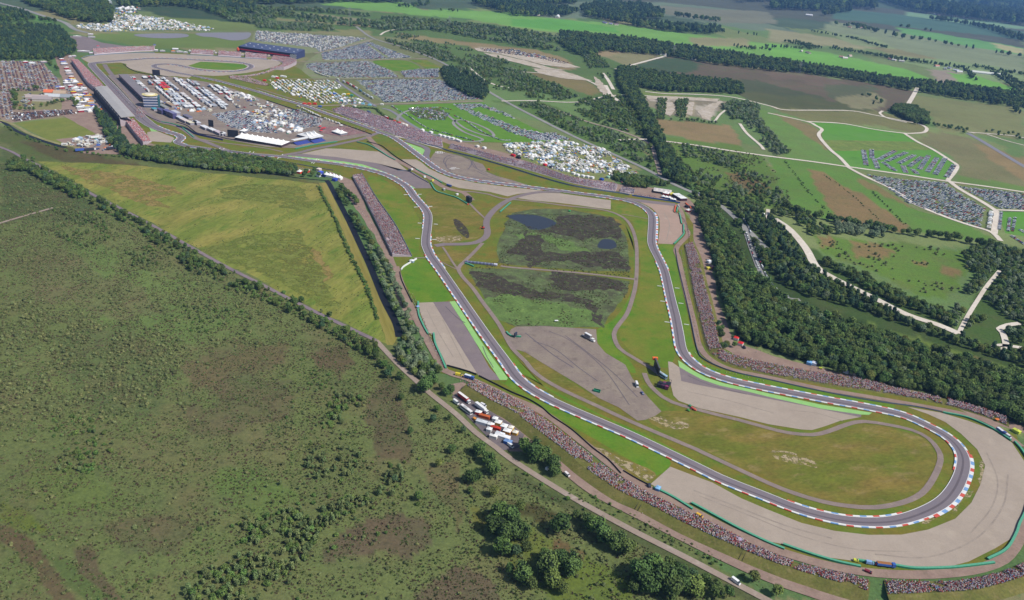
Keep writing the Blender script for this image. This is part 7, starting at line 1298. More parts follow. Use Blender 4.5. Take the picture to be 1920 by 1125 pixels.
# ---------------------------------------------------------------- screens, cranes, huts
def screen(x, y, d, label, w=10, h=7, z0=3, c='2c2c36', depth=1.2):
    t = thing('video_screen', label, 'screen', (0, 0, 0)); mb = MB(); mb.box(-w / 2, w / 2, -depth / 2, depth / 2, z0, z0 + h); link('screen_back', mb.mesh('screen_back', [colmat(c)]), parent=t)
    mb = MB(); mb.box(-w / 2 + .2, w / 2 - .2, depth / 2, depth / 2 + .05, z0 + .2, z0 + h - .2); link('screen_face', mb.mesh('screen_face', [colmat('3c4458', .2)]), parent=t)
    for s_ in (-1, 1):
        mb = MB(); mb.box(s_ * w * .4 - .2, s_ * w * .4 + .2, -.2, .2, 0, z0); mb.add([(s_ * w * .4 - .1, -depth / 2, z0 + h * .6), (s_ * w * .4 + .1, -depth / 2, z0 + h * .6), (s_ * w * .4 + .1, -depth / 2 - 3, 0), (s_ * w * .4 - .1, -depth / 2 - 3, 0)], [(0, 1, 2, 3), (3, 2, 1, 0)]); link('support', mb.mesh('support', [m_darkf]), parent=t)
    return place(t, x, y, d)
screen(293.5, 144, (303, 144.6), 'dark video screen beside the far hairpin', 15, 11, 3); screen(396, 240, (402, 241), 'dark screen tower in the paddock', 9, 11, 2); screen(437, 258, (449, 259), 'wide dark video screen left of the long marquee', 17, 11, 1); screen(366, 234, (372, 236), 'grey screen frame behind the pit exit', 8, 6, 1)
screen(879, 380, (886, 384), 'black video screen beside the long green tyre wall', 9, 7, 1.5, '26262e', 4.5)
screen(966, 633, (974, 628), 'dark blue screen frame at the corner of the yard', 4, 4, 1, '3c4258')
t = thing('video_screen', 'tall black video screen truck with orange top on the grass', 'screen', (0, 0, 0))
for nm, bx, c in [('screen_back', (-9, 9, -.6, .6, 1.6, 8.4), '26262c'), ('screen_frame', (-9.2, 9.2, -.7, .7, 8.4, 8.7), '5a5a5c'), ('trailer', (-8, 8, -1.2, 1.2, .5, 1.5), '8a8480'), ('orange_cap', (-11.6, -9.2, -2.4, 2.4, 6.2, 8.6), 'ff7a34')]: mb = MB(); mb.box(*bx); link(nm, mb.mesh(nm, [colmat(c)]), parent=t)
place(t, 1230, 697, (1236, 712))
t = thing('camera_tower', 'dark scaffold platform crowded with pink and black kit', 'scaffold', (0, 0, 0)); r = random.Random(5)
for k in range(9):
    mb = MB(); x, y = (k % 3 - 1) * 3.4, (k // 3 - 1) * 3.2; hh = r.uniform(1.5, 3.6); mb.box(x - 1.5, x + 1.5, y - 1.4, y + 1.4, .3, hh); link('case', mb.mesh('case', [colmat(['2c2a34', '4a2c44', '8a3c64', '34323c', '3c3a48'][k % 5])]), parent=t)
for x in (-5, 5):
    for y in (-5, 5): mb = MB(); mb.box(x - .12, x + .12, y - .12, y + .12, 0, 5.4); link('post', mb.mesh('post', [m_darkf]), parent=t)
for y in (-5, 5): mb = MB(); mb.box(-5, 5, y - .1, y + .1, 5.2, 5.4); link('rail', mb.mesh('rail', [m_darkf]), parent=t)
place(t, 1244, 725, (1254, 728)); bus(1241, 707, (1250, 713), 'blue and white coach beside the dark scaffold', 11, 'a8c8dc')
for i, (x, y, c, lb) in enumerate([(1297, 767, 'd8443c', 'red marshal buggy on the service path'), (1293, 763, '3c9a64', 'green marshal buggy on the service path'), (1302, 770, 'e0683c', 'orange marshal buggy on the service path'), (1290, 771, '58a84c', 'light green quad bike on the service path')]):
    t = thing('buggy', lb, 'buggy', (0, 0, 0)); mb = MB(); mb.box(-1.5, 1.5, -.8, .8, .35, 1.0, 0, .15, .08); mb.box(-.7, .5, -.7, .7, 1.7, 1.8); link('body', mb.mesh('body', [colmat(c)]), parent=t)
    for xx in (-.65, .45):
        for yy in (-.65, .65): mb = MB(); mb.box(xx - .04, xx + .04, yy - .04, yy + .04, 1.0, 1.7); link('post', mb.mesh('post', [m_steel]), parent=t)
    wheels(t, (-1, 1), .75, .35); place(t, x, y, (x + 8, y + 3))
t = thing('digger', 'orange and black digger parked on the link road', 'digger', (0, 0, 0))
for nm, bx, c in [('body', (-1.6, 1.4, -1.2, 1.2, 1.0, 2.2), 'c8442f'), ('cab', (-.2, 1.2, -1.1, .2, 2.2, 3.3), '3a3a40'), ('track', (-2, 2, -1.5, -.9, 0, .9), '2c2a2c'), ('track', (-2, 2, .9, 1.5, 0, .9), '2c2a2c')]: mb = MB(); mb.box(*bx); link(nm, mb.mesh(nm, [colmat(c)]), parent=t)
mb = MB(); mb.add([(1.4, -.2, 1.6), (5, -.2, 4.4), (5, .2, 4.4), (1.4, .2, 1.6), (1.4, -.2, 1.2), (5.2, -.2, 3.9), (5.2, .2, 3.9), (1.4, .2, 1.2)], [(0, 1, 2, 3), (4, 7, 6, 5), (0, 4, 5, 1), (3, 2, 6, 7)]); mb.box(4.9, 5.2, -.18, .18, 1.2, 4.3); mb.box(4.6, 5.6, -.4, .4, .6, 1.3); link('boom', mb.mesh('boom', [colmat('d8783c')]), parent=t)
place(t, 905.5, 429, (897, 431))
lorry(768, 321, (775, 326), 'small dark recovery truck on the inner service road', 7, '3a3c44', '5a5c60', None, 2.4)
for x, y, c, lb in [(772, 319, 'f0f0f0', 'white tent on the inner service road'), (796, 333, 'e8f0f0', 'white topped hut on the inner service road'), (811, 340, 'e8e060', 'yellow tent on the inner service road'), (857, 366, 'e8e8e8', 'white hut at the end of the service road')]: stall(x, y, (x + 8, y + 4), lb, 3, 3.4, 2.2, c, c, .7)
lorry(842, 350, (850, 353), 'blue lorry at the end of the inner service road', 9, '4a64a8', '4a64a8', None, 2.8); lorry(832, 357, (838, 362), 'white pickup on the inner service road', 6, 'e8e8e8', 'a8a8a8', None, 2)
stall(916, 319, (922, 321), 'red tent on the grass above the skid area', 3, 3, 2.2, 'e0583c', 'c8483a', .8)
stall(1067.5, 397, (1072, 398), 'small green tent above the pond', 2.6, 2.6, 1.8, '4caa6c', '3c9a5c', .7); stall(1043, 604, (1049, 604), 'white table canopy at the edge of the marsh', 3.6, 2, 1.6, 'f4f4f4', None, .3)
# striped canopy across the marsh path
t = thing('covered_walkway', 'row of small grey and blue panels along the marsh path', 'walkway', (0, 0, 0)); g = G(P("872,492.5 925,498")); L_ = float(np.linalg.norm(g[1] - g[0]))
for k in range(16): mb = MB(); a = -L_ / 2 + L_ * k / 16; mb.box(a + .15, a + L_ / 16 - .15, -1.5, 1.5, .3, 1.9, 0, .05, .05); link('panel', mb.mesh('panel', [colmat('8a8eb0' if k % 2 else '6a6e90')]), parent=t)
place(t, 898.5, 495.2, (925, 498)); stall(929, 498, (935, 499), 'pale box at the end of the row of panels', 4, 3.4, 1.8, 'd8d8e8', 'c8c8d8', .3)
# marquees and paddock
def marquee(s4, label, n=6, h=3.5, pk=3.5, c='fbfbf9', wallc='8a8a94'):
    g = G(P(s4), h); o = g[0]; u = g[1] - g[0]; L_ = np.linalg.norm(u); v = g[3] - g[0]; Wd = float(np.linalg.norm(v)); rz = math.atan2(u[1], u[0]); cx = (g[0] + g[1] + g[2] + g[3]) / 4
    t = thing('marquee', label, 'marquee', (cx[0], cx[1], .4), rz); q = pmat('cloth_' + c, c, .8, .1, grain=.05); w = L_ / n
    for k in range(n):
        x0 = -L_ / 2 + (k + .5) * w; a, b = w / 2, Wd / 2; mb = MB()
        mb.add([(x0 - a, -b, h), (x0 + a, -b, h), (x0 + a, b, h), (x0 - a, b, h), (x0 - a * .3, -b * .3, h + pk * .4), (x0 + a * .3, -b * .3, h + pk * .4), (x0 + a * .3, b * .3, h + pk * .4), (x0 - a * .3, b * .3, h + pk * .4), (x0, 0, h + pk)], [(0, 1, 5, 4), (1, 2, 6, 5), (2, 3, 7, 6), (3, 0, 4, 7), (4, 5, 8), (5, 6, 8), (6, 7, 8), (7, 4, 8), (3, 2, 1, 0)])
        link('canopy', mb.mesh('canopy', [q]), parent=t)
    mb = MB(); mb.box(-L_ / 2 + .3, L_ / 2 - .3, -Wd / 2 + .6, Wd / 2 - .3, 0, h - .05); link('side_wall', mb.mesh('side_wall', [pmat('cloth_' + wallc, wallc, .7, .2, grain=.08)]), parent=t); return t
marquee("446,258.5 534,273.5 537,265 453,250.5", 'very long white marquee with many peaks at the edge of the paddock', 9, 4, 6, 'fdfdfb', '54444c')
marquee("577,260.5 599,255.5 588,247 560,251", 'white marquee with three peaks right of the long one', 3, 4, 6.5); marquee("626,247 643,252.5 646,247.5 632,243", 'small white marquee on the red floored terrace', 2, 3.5, 5)
marquee("452,246 462,247.5 463,243 453,242", 'single white peak behind the wide dark screen', 1, 3.5, 4)
for x0, y0, x1, y1, lb in [(553, 271.5, 579, 266.5, 'small stand with blue seats and flat white roof'), (585, 268, 606, 263, 'second small stand with flat white roof')]:
    g = G([[x0, y0], [x1, y1]]); L_ = float(np.linalg.norm(g[1] - g[0])); c = g.mean(0); t = thing('small_grandstand', lb, 'grandstand', (c[0], c[1], .4), math.atan2(g[1][1] - g[0][1], g[1][0] - g[0][0]))
    for k in range(5): mb = MB(); mb.box(-L_ / 2, L_ / 2, -6 + k * 2, -4 + k * 2, 0, .6 + k * .6); link('seat_row', mb.mesh('seat_row', [colmat('4a58a8')]), parent=t)
    mb = MB(); mb.box(-L_ / 2 - 1, L_ / 2 + 1, 0, 8, 6.4, 6.8); link('roof', mb.mesh('roof', [m_wht]), parent=t)
    for x in (-L_ / 2, 0, L_ / 2): mb = MB(); mb.box(x - .15, x + .15, 5, 5.3, 0, 6.4); link('post', mb.mesh('post', [m_steel]), parent=t)
# race transporters and hospitality in ranks
r = random.Random(12); PAD = P("228,144 300,147 350,151 400,160 432,170 440,190 425,204 380,205 330,201 300,196 296,176 268,172 250,160")
pg = G(PAD); d = G([[262, 150], [318, 200]]); u = d[1] - d[0]; u /= np.linalg.norm(u); vv = np.array([u[1], -u[0]]); c0 = pg.mean(0); cnt = 0
roofs = ['f8f8f6', 'e0e2e4', 'f0f2f4', 'c8c8cc', 'd8dce0', 'f8f8f8', 'b0b4bc', 'e8e0dc']
tint = {(3, 1): 'd8343c', (3, 2): 'd8343c', (6, 0): 'e8c83c'}
for i in range(-14, 15):
    for j in range(-16, 17):
        p = c0 + u * (i * 21.0) + vv * (j * 10.4 + (2.2 if j % 2 else 0)); 
        if not inside(np.array([p]), pg)[0] or r.random() < .06 or j % 5 == 4: continue
        q = proj(np.array([p]))[0]; rc = r.choice(roofs); red = 300 < q[0] < 322 and 158 < q[1] < 167; yel = 300 < q[0] < 312 and 168 < q[1] < 175
        rz = math.atan2(u[1], u[0]) + r.uniform(-.02, .02) + (math.pi if r.random() < .5 else 0); zone = ('near the tower' if q[0] < 330 and q[1] > 170 else 'close to the pit building' if q[0] < 290 else 'near the far hairpin' if q[1] < 160 else 'in the middle of the paddock' if q[0] < 380 else 'at the right of the paddock')
        if r.random() < .45 and not red and not yel:
            t = thing('race_transporter', 'white race transporter in the ranks ' + zone, 'lorry', (p[0], p[1], .4), rz, 'race transporters ' + zone)
            mb = MB(); mb.box(-9, 6, -1.7, 1.7, .9, 4.3); link('trailer', mb.mesh('trailer', [colmat(rc)]), parent=t); mb = MB(); mb.box(6.4, 8.8, -1.3, 1.3, .5, 3.4, 0, .1, .05); link('cab', mb.mesh('cab', [colmat(r.choice(['f4f4f2', 'c83a34', '3c4a80', '34343c', 'e8e8e8', '4a6ab0']))]), parent=t)
            if r.random() < .5: mb = MB(); mb.box(-8, 5, -5.4, -1.9, 3.2, 3.4); link('awning', mb.mesh('awning', [colmat(r.choice(['f4f4f2', 'd8dce0', 'c84a44', '5a6a90']))]), parent=t)
        else:
            cc = 'd8303a' if red else 'e8c43c' if yel else rc; desc = 'red' if red else 'yellow' if yel else 'white'
            t = thing('team_tent', desc + ' flat topped team tent in the ranks ' + zone, 'tent', (p[0], p[1], .4), rz, desc + ' team tents ' + zone); W_ = r.uniform(3.0, 4.6); Ln = r.uniform(6, 9)
            mb = MB(); mb.box(-Ln, Ln, -W_, W_, 3.0, 3.6, 0, .6, .9); link('roof', mb.mesh('roof', [colmat(cc, .7)]), parent=t); mb = MB(); mb.box(-Ln + .4, Ln - .4, -W_ + .4, W_ - .4, 0, 3.0); link('side_wall', mb.mesh('side_wall', [colmat(r.choice(['5a5c68', 'a8404a', '8a8c94', '40444e', 'c8ccd0']), .7)]), parent=t)
        cnt += 1
print('paddock units', cnt)
heap("430,172 470,182 520,200 560,212 545,222 530,238 500,240 470,232 440,205", 8, [('tent', 2), ('caravan', 4), ('parked_car', 7)], 'in the crowded right half of the paddock', 300, (26, .7), sc=1.3)
heap("468,222 540,232 560,246 540,252 500,248 470,240", 8, [('tent', 5), ('parked_car', 2)], 'in the lower paddock', 301, (20, .6), sc=1.2)
heap("305,190 400,206 395,214 330,206", 8, [('tent', 3), ('parked_car', 3), ('caravan', 1)], 'between the ranks and the paddock car park', 302, (20, .7), sc=1.4)
heap("545,236 570,240 565,248 548,246", 5, [('tent', 1)], 'in the blue corner of the paddock', 303, sc=1.3)
line("565,200 590,212 612,222 640,232", 9, [('caravan', 1)], 'along the paddock fence', 304, -6, .8)
sheet('terrace_floor', "598,238 640,238 690,250 640,256 600,250", gmat('red_floor', '8a6a6c', '9a7c78', big=10), 'path', 'reddish floor of the fenced corner of the paddock', 'ground')
for k, (x, y) in enumerate([(600, 240), (604, 244), (602, 248), (608, 243), (640, 238)]): stall(x, y, (x + 8, y + 1), ('red', 'scarlet', 'low red', 'tall red', 'white')[k] + ' canopy on the red floored terrace', 5, 5, 3, 'd84048' if k < 4 else 'f0f0ee', None, 1.5)
# ---------------------------------------------------------------- large buildings
def frame2(s2, z=0.0):
    g = G(P(s2), z); c = g.mean(0); d = g[1] - g[0]; return c, float(np.linalg.norm(d)), math.atan2(d[1], d[0])
# covered grandstand along the start straight
g = G(P("202,162 254.2,218.4"), 15.0); d = g[1] - g[0]; L_ = float(np.linalg.norm(d)); rz = math.atan2(d[1], d[0]); c = g.mean(0)
gb = G(P("181,168.5 234.2,226"), 15.0); wv = gb.mean(0) - c; side = 1 if (-math.sin(rz) * wv[0] + math.cos(rz) * wv[1]) > 0 else -1; Wd = abs(-math.sin(rz) * wv[0] + math.cos(rz) * wv[1])
t = thing('grandstand', 'covered grandstand with one huge pale grey roof beside the start straight', 'grandstand', (c[0], c[1], 0), rz); m_roof = pmat('pale_roof', 'b4b0ae', .7, grain=.06, gs=.05)
npan = 24
for k in range(npan):
    a, b = -L_ / 2 + L_ * k / npan, -L_ / 2 + L_ * (k + 1) / npan; mb = MB(); y0, y1 = 0, side * Wd
    mb.add([(a + .05, y0, 15.6), (b - .05, y0, 15.6), (b - .05, y1 * .5, 16.3), (a + .05, y1 * .5, 16.3), (b - .05, y1, 14.6), (a + .05, y1, 14.6), (a + .05, y0, 15.2), (b - .05, y0, 15.2), (b - .05, y1, 14.2), (a + .05, y1, 14.2)], [(0, 1, 2, 3), (3, 2, 4, 5), (6, 9, 8, 7), (0, 6, 7, 1), (5, 4, 8, 9), (1, 7, 8, 4, 2), (0, 3, 5, 9, 6)]); link('roof_panel', mb.mesh('roof_panel', [m_roof]), parent=t)
for k in range(12):
    mb = MB(); mb.box(-L_ / 2, L_ / 2, *sorted((side * (1 + k * 1.9), side * (2.9 + k * 1.9))), 0, 1.4 + k * .85); link('seat_row', mb.mesh('seat_row', [m_terr]), parent=t)
mb = MB(); mb.box(-L_ / 2, L_ / 2, *sorted((side * 24.2, side * 24.8)), 0, 13.5); link('back_wall', mb.mesh('back_wall', [pmat('stand_back', '34323e', .8, grain=.1)]), parent=t)  # wall colour darkened to stand for the roof's shadow behind the stand
for k in range(13): x = -L_ / 2 + 2 + (L_ - 4) * k / 12; mb = MB(); mb.box(x - .3, x + .3, *sorted((side * 23.4, side * 24)), 0, 15.0); link('column', mb.mesh('column', [m_steel]), parent=t)
mb = MB(); mb.box(-L_ / 2, L_ / 2, -.35, -.05, 14.9, 15.9); link('roof_edge', mb.mesh('roof_edge', [pmat('red_edge', 'a85a5c', .6)]), parent=t)
rr = np.random.default_rng(2)
for k in range(900):
    kk = int(rr.integers(12)); x = rr.uniform(-L_ / 2, L_ / 2); y = side * (1.9 + kk * 1.9); wx, wy = c[0] + x * math.cos(rz) - y * math.sin(rz), c[1] + x * math.sin(rz) + y * math.cos(rz)
    IT.append(('person', wx, wy, 1.4 + kk * .85, rz + 1.57 + (3.14 if side > 0 else 0), 1.0, int(rr.integers(10)), 'under the grandstand roof'))
# pit building
c, L_, rz = frame2("223,147.5 268,192.5"); t = thing('pit_building', 'long low pit building with dark glass front behind the start straight', 'building', (c[0], c[1], .4), rz)
nrm = G1(300, 165); side = 1 if (-math.sin(rz) * (nrm[0] - c[0]) + math.cos(rz) * (nrm[1] - c[1])) > 0 else -1
def yb(a, b): return sorted((side * a, side * b))
mb = MB(); mb.box(-L_ / 2, L_ / 2, *yb(.6, 17), 0, 8.2); link('wall', mb.mesh('wall', [pmat('pit_wall', '5c5a74', .5, .4, grain=.08)]), parent=t)
mb = MB(); mb.box(-L_ / 2 - .3, L_ / 2 + .3, *yb(.2, 17.3), 8.2, 8.6); link('roof', mb.mesh('roof', [pmat('pit_roof', '8a8286', .8, grain=.06, gs=.05)]), parent=t)
mb = MB(); mb.box(-L_ / 2, L_ / 2, *yb(-.3, .2), 8.6, 9.5); link('parapet', mb.mesh('parapet', [pmat('parapet', 'a08a9a', .6)]), parent=t)
for k in range(34):
    x = -L_ / 2 + (k + .5) * L_ / 34; mb = MB(); mb.box(x - L_ / 34 * .4, x + L_ / 34 * .4, *yb(.5, .7), 0, 3.4); link('garage_door', mb.mesh('garage_door', [colmat('3c3a4c' if k % 3 else '6a3c50')]), parent=t)
    mb = MB(); mb.box(x - L_ / 34 * .44, x + L_ / 34 * .44, *yb(.45, .65), 4.4, 7.4); link('window', mb.mesh('window', [m_glass]), parent=t)
# control tower
x, y = G1(284, 200); t = thing('control_tower', 'stepped control tower with pale bands and round cream roof', 'tower', (x, y, .4), math.atan2(1, .25) - .95)
m_gl = pmat('tower_glass', '56688a', .2, .6, grain=.05)
for k in range(4):
    z0 = k * 4.6; mb = MB(); mb.box(-11, 11, -9, 9, z0, z0 + 3.0); link('window_band', mb.mesh('window_band', [m_gl]), parent=t); mb = MB(); mb.box(-11.8, 11.8, -9.8, 9.8, z0 + 3.0, z0 + 4.6); link('floor_band', mb.mesh('floor_band', [colmat('c4c4d4')]), parent=t)
mb = MB(); mb.cyl(-1, 2, 18.4, 20.6, 12, 11, 20); link('top_storey', mb.mesh('top_storey', [m_gl]), parent=t); mb = MB(); mb.cyl(-1, 2, 20.6, 21.5, 13.5, 13.2, 24); link('round_roof', mb.mesh('round_roof', [colmat('ecdc98')]), parent=t); mb = MB(); mb.cyl(-1, 3, 21.5, 22.4, 9, 8.4, 20); link('roof_disc', mb.mesh('roof_disc', [colmat('f4ead0')]), parent=t)
mb = MB(); mb.box(11.8, 15, -8, 8, 0, 19); link('stair_block', mb.mesh('stair_block', [colmat('3c6a74')]), parent=t)
# curved row of team buildings behind the pit exit
for k, (x, y, c_, w, h) in enumerate([(303, 213, '5a5688', 9, 7), (314, 216, '6a6498', 10, 8), (324, 221, '8480a8', 9, 9), (337, 224, 'd8dce8', 9, 4), (346, 229, 'e8d8d0', 10, 4), (357, 233, 'ece4c8', 8, 3.5), (369, 233, 'e4e4ec', 9, 4), (384, 242, 'f0f0f4', 9, 4), (398, 247, 'f4f4f4', 9, 4), (410, 252, 'd8c8cc', 10, 4), (418, 254, 'fafafa', 5, 4), (330, 214, 'd0d0d8', 11, 4), (352, 221, '7a7488', 12, 3), (290, 207, '5ab0c0', 6, 3), (306, 202, 'a0a098', 16, 3.5), (320, 199, 'b89c7c', 14, 3.5)]):
    nm = ['first purple', 'second purple', 'grey blue', 'pale', 'pinkish', 'cream', 'small pale', 'low white', 'flat white', 'rosy', 'bright white', 'grey roofed', 'long dark', 'turquoise', 'stone coloured', 'tan'][k]
    gx, gy = G1(x, y); g2 = G1(x + 12, y + 6); rz = math.atan2(g2[1] - gy, g2[0] - gx); t = thing('paddock_building', nm + ' paddock building behind the pit exit', 'building', (gx, gy, .4), rz)
    mb = MB(); mb.box(-w, w, -3.5, 3.5, 0, h); link('wall', mb.mesh('wall', [colmat('54507c' if k < 3 else 'a8a4b0')]), parent=t); mb = MB(); mb.box(-w - .4, w + .4, -4, 4, h, h + .4); link('roof', mb.mesh('roof', [colmat(c_)]), parent=t)
    for q in range(4): mb = MB(); mb.box(-w + 1 + q * w / 2, -w + q * w / 2 + w * .42, -3.6, -3.45, 1, h * .7); link('window', mb.mesh('window', [m_glass]), parent=t)
wall('fence', "331,238 350,243 366,252 385,257 400,260 418,264", .4, 3, pmat('purple_fence', '4c4c84', .6), 'dark blue screen fence under the row of paddock buildings', 'fence')
# dark roofed grandstand at the far end
g = G(P("447.5,86 553,100.5"), 15.0); d = g[1] - g[0]; L_ = float(np.linalg.norm(d)); rz = math.atan2(d[1], d[0]); c = g.mean(0); gb = G(P("470,77 590,90.5"), 17.0).mean(0) - c; Wd = float(-math.sin(rz) * gb[0] + math.cos(rz) * gb[1]); sh = float(math.cos(rz) * gb[0] + math.sin(rz) * gb[1]); Wd = min(Wd, 60)
t = thing('grandstand', 'far grandstand under a long dark blue roof with red front', 'grandstand', (c[0], c[1], 0), rz); m_dr = pmat('dark_blue_roof', '50587a', .5, .4, grain=.06, gs=.05)
for k in range(20):
    a, b = -L_ / 2 + L_ * k / 20, -L_ / 2 + L_ * (k + 1) / 20; s0 = sh * .8; mb = MB(); mb.add([(a + .1, 0, 14.5), (b - .1, 0, 14.5), (b - .1 + s0, Wd, 18), (a + .1 + s0, Wd, 18), (a + .1, 0, 13.9), (b - .1, 0, 13.9), (b - .1 + s0, Wd, 17.4), (a + .1 + s0, Wd, 17.4)], [(0, 1, 2, 3), (7, 6, 5, 4), (0, 4, 5, 1), (2, 6, 7, 3), (1, 5, 6, 2), (3, 7, 4, 0)]); link('roof_panel', mb.mesh('roof_panel', [m_dr]), parent=t)
for k in range(14):
    f = (k % 7 + .5) / 7; q = .3 if k < 7 else .68; mb = MB(); x0 = -L_ / 2 + L_ * f + sh * .8 * q; mb.box(x0 - 1.5, x0 + 1.5, Wd * q - 1.2, Wd * q + 1.2, 14.5 + 3.5 * q, 16.2 + 3.5 * q, 0, .3, .3); link('roof_vent', mb.mesh('roof_vent', [colmat('d0d4e0')]), parent=t)
mb = MB(); mb.box(-L_ / 2 + 3, L_ / 2 - 3, 1, 1.6, 10.8, 13.9); link('dark_front', mb.mesh('dark_front', [colmat('2c3050')]), parent=t)
mb = MB(); mb.box(-L_ / 2 + 4, L_ / 2 - 8, .2, .9, 6.2, 8.8); link('red_front', mb.mesh('red_front', [colmat('cc3040')]), parent=t)
mb = MB(); mb.box(-L_ / 2 + 4, L_ / 2 - 4, 1.0, Wd - 2, 0, 9.5, 0, 0, 6); link('seating_block', mb.mesh('seating_block', [colmat('6a5a68')]), parent=t)
for a, lb in ((-L_ / 2 - .6, 'end_wall'), (L_ / 2, 'end_wall')): mb = MB(); mb.add([(a, 0, 0), (a + .6, 0, 0), (a + .6 + sh * .8, Wd, 0), (a + sh * .8, Wd, 0), (a, 0, 14), (a + .6, 0, 14), (a + .6 + sh * .8, Wd, 17.4), (a + sh * .8, Wd, 17.4)], [(0, 1, 5, 4), (1, 2, 6, 5), (2, 3, 7, 6), (3, 0, 4, 7)]); link('end_wall', mb.mesh('end_wall', [colmat('3c4470')]), parent=t)
for i in range(8):
    for j in range(5): mb = MB(); mb.box(L_ / 2 - 14 + i * 2.2, L_ / 2 - 11.8 + i * 2.2, -.5, -.1, 1 + j * 2.3, 3.3 + j * 2.3); link('chequer_panel', mb.mesh('chequer_panel', [colmat('f4f4f4' if (i + j) % 2 else '22222c')]), parent=t)
mb = MB(); mb.ball(-L_ / 2 - 3, 1, 6, 4, 3, 5.5, 10, 7); link('orange_emblem', mb.mesh('orange_emblem', [colmat('e8643c')]), parent=t)
# food tents and stalls at the top right corner
marquee("1228,359 1262,364 1252,354.5 1228,352.5", 'long grey roofed food stall in front of the dark clump', 4, 3, 1, 'd8d0cc', '4c4448'); marquee("1245,362.5 1256,365 1254,359 1245,358", 'white and red food stall', 2, 3, 1, 'f6f4f2', 'b83c44')
marquee("1275,373.5 1288,373 1273,360.5 1263,363.5", 'big white roofed tent with dark sides beside the road', 3, 4, 1.2, 'fbfbf9', '4a3440'); marquee("1257,364.5 1262,365.5 1262,361 1257,360.5", 'small yellow stall between the food tents', 1, 3, .8, 'e8e060', 'c8a040')
for k, (x, y) in enumerate([(1243, 371), (1249, 372.5), (1255, 373.5), (1259, 376), (1264, 377)]): stall(x, y, (x + 10, y + 1.5), ['leftmost', 'second', 'third', 'fourth', 'rightmost'][k] + ' of the white peaked tents behind the blue advertising fence', 5, 5, 2.6, 'fbfbfb', '4a64a0', 2.4)
stall(1290, 397, (1296, 399), 'white and red peaked tent below the orange banner', 6, 6, 2.6, 'fafafa', 'd83c44', 2.4); stall(1288, 389, (1294, 391), 'dark tent below the orange banner', 6, 6, 2.6, '34323c', '34323c', .8)
van(1272, 388, (1276, 391), 'white and green rescue van beside the orange foam barrier', 'e8f0ec', 5.5, 2.3)
stall(1329, 493, (1334, 496), 'white tent at the edge of the dark wood', 5, 5, 3, 'f8f8fa', 'd8dce8', 1.4); stall(1328, 505, (1332, 508), 'yellow tent at the edge of the dark wood', 4, 5, 2.6, 'ece060', 'd8c850', .8); stall(1335, 503, (1340, 505), 'red and white tent at the edge of the dark wood', 4, 5, 2.6, 'e8a8a0', 'd85a50', .8)
# vehicles and stalls below the wood
for x, y, c_, lb, k in [(1380, 637, 'e03c38', 'red and white stall at the corner of the wood', 0), (1388, 647, 'd83038', 'second red stall at the corner of the wood', 0), (1517, 683, '7fb4e8', 'pale blue stall under the dark wood', 0), (1526, 684, 'e8ecf8', 'white stall under the dark wood', 0), (1586, 699, 'd8e0f8', 'white and blue stall under the dark wood', 0), (1603, 703, 'e83830', 'bright red stall under the dark wood', 0), (1852, 759, 'd83848', 'red stall at the right end of the wood', 0), (1830, 755, 'd8dce0', 'small grey stall near the right end of the wood', 0)]:
    stall(x, y, (x + 12, y + 4), lb, 5, 5, 2.6, c_, c_ if 'red' not in lb else 'f0e0e0', 1.0, 1 if x not in (1603,) else 2)
van(1610, 707, (1620, 710), 'dark car beside the bright red stall', '3c4460', 4.6, 1.6); van(1538, 692, (1546, 694), 'yellow quad under the dark wood', 'c8d040', 3, 1.3); van(1395, 653, (1400, 660), 'dark car behind the second red stall', '2c2c34', 4.6, 1.5)
lorry(1876, 812, (1884, 818), 'blue and white lorry behind the upper green tyre wall', 9, '3c58a0', '4a64b0', None, 2.8, 'e8e8f0'); van(1889, 820, (1895, 824), 'white van behind the upper green tyre wall', 'f0ecf0'); stall(1905, 811, (1910, 809), 'lime yellow tent near the right edge', 4, 6, 2.4, 'dce85c', 'c8d84c', 1)
van(1630, 1058, (1636, 1059), 'pale blue van beside the great gravel trap', '8fb4e0', 5, 2.3); lorry(1660, 1063, (1676, 1065), 'blue lorry with yellow edged open top beside the great gravel trap', 12, '3c68b8', '4474c8', None, 2.8, 'a8703c')
van(1604, 1053, (1610, 1054), 'small yellow buggy beside the great gravel trap', 'dce04c', 3.2, 1.5); van(1627, 1074, (1634, 1077), 'dark red car behind the blue lorry', '8a2c3c', 4.6, 1.5); van(1645, 1060, (1650, 1061), 'red and white motorcycle trailer beside the blue lorry', 'd8505c', 3.5, 1.4)
stall(1233, 919, (1240, 922), 'pale blue tent on the service road at the corner of the gravel', 3.4, 4, 2.3, '8fc0e8', '6a98d0', .8); van(1217, 914, (1219, 918), 'dark post hut at the corner of the gravel', '3a3a4c', 2.4, 2.6)
van(1311, 969, (1320, 974), 'yellow and red rescue vehicle on the lower service road', 'e8b83c', 5, 1.8); stall(1163, 763, (1170, 765), '', 1, 1, 1) if False else None
stall(1012, 806, (1018, 808), 'blue sun shelter on the lower bank', 3, 3, 2.0, '4a74d8', '4a74d8', .8); stall(1042, 830, (1048, 832), 'pale blue sun shelter on the lower bank', 3, 3, 2.0, 'a8d0d8', None, .8); stall(930, 752, (936, 754), 'orange sun shelter on the lower bank', 4, 7, 1.8, 'f07a50', None, .8)
stall(1289, 981, (1295, 984), 'orange sun shelter further down the lower bank', 3, 4, 1.8, 'f08050', None, .8); stall(1328, 1003, (1333, 1005), 'large white umbrella tent at the back of the lower bank', 3, 3, 2.2, 'f0ece4', None, 1); stall(1383, 1018, (1392, 1022), 'long lilac shelter on the lower bank', 4, 7, 1.8, 'b8a8c8', None, .6)
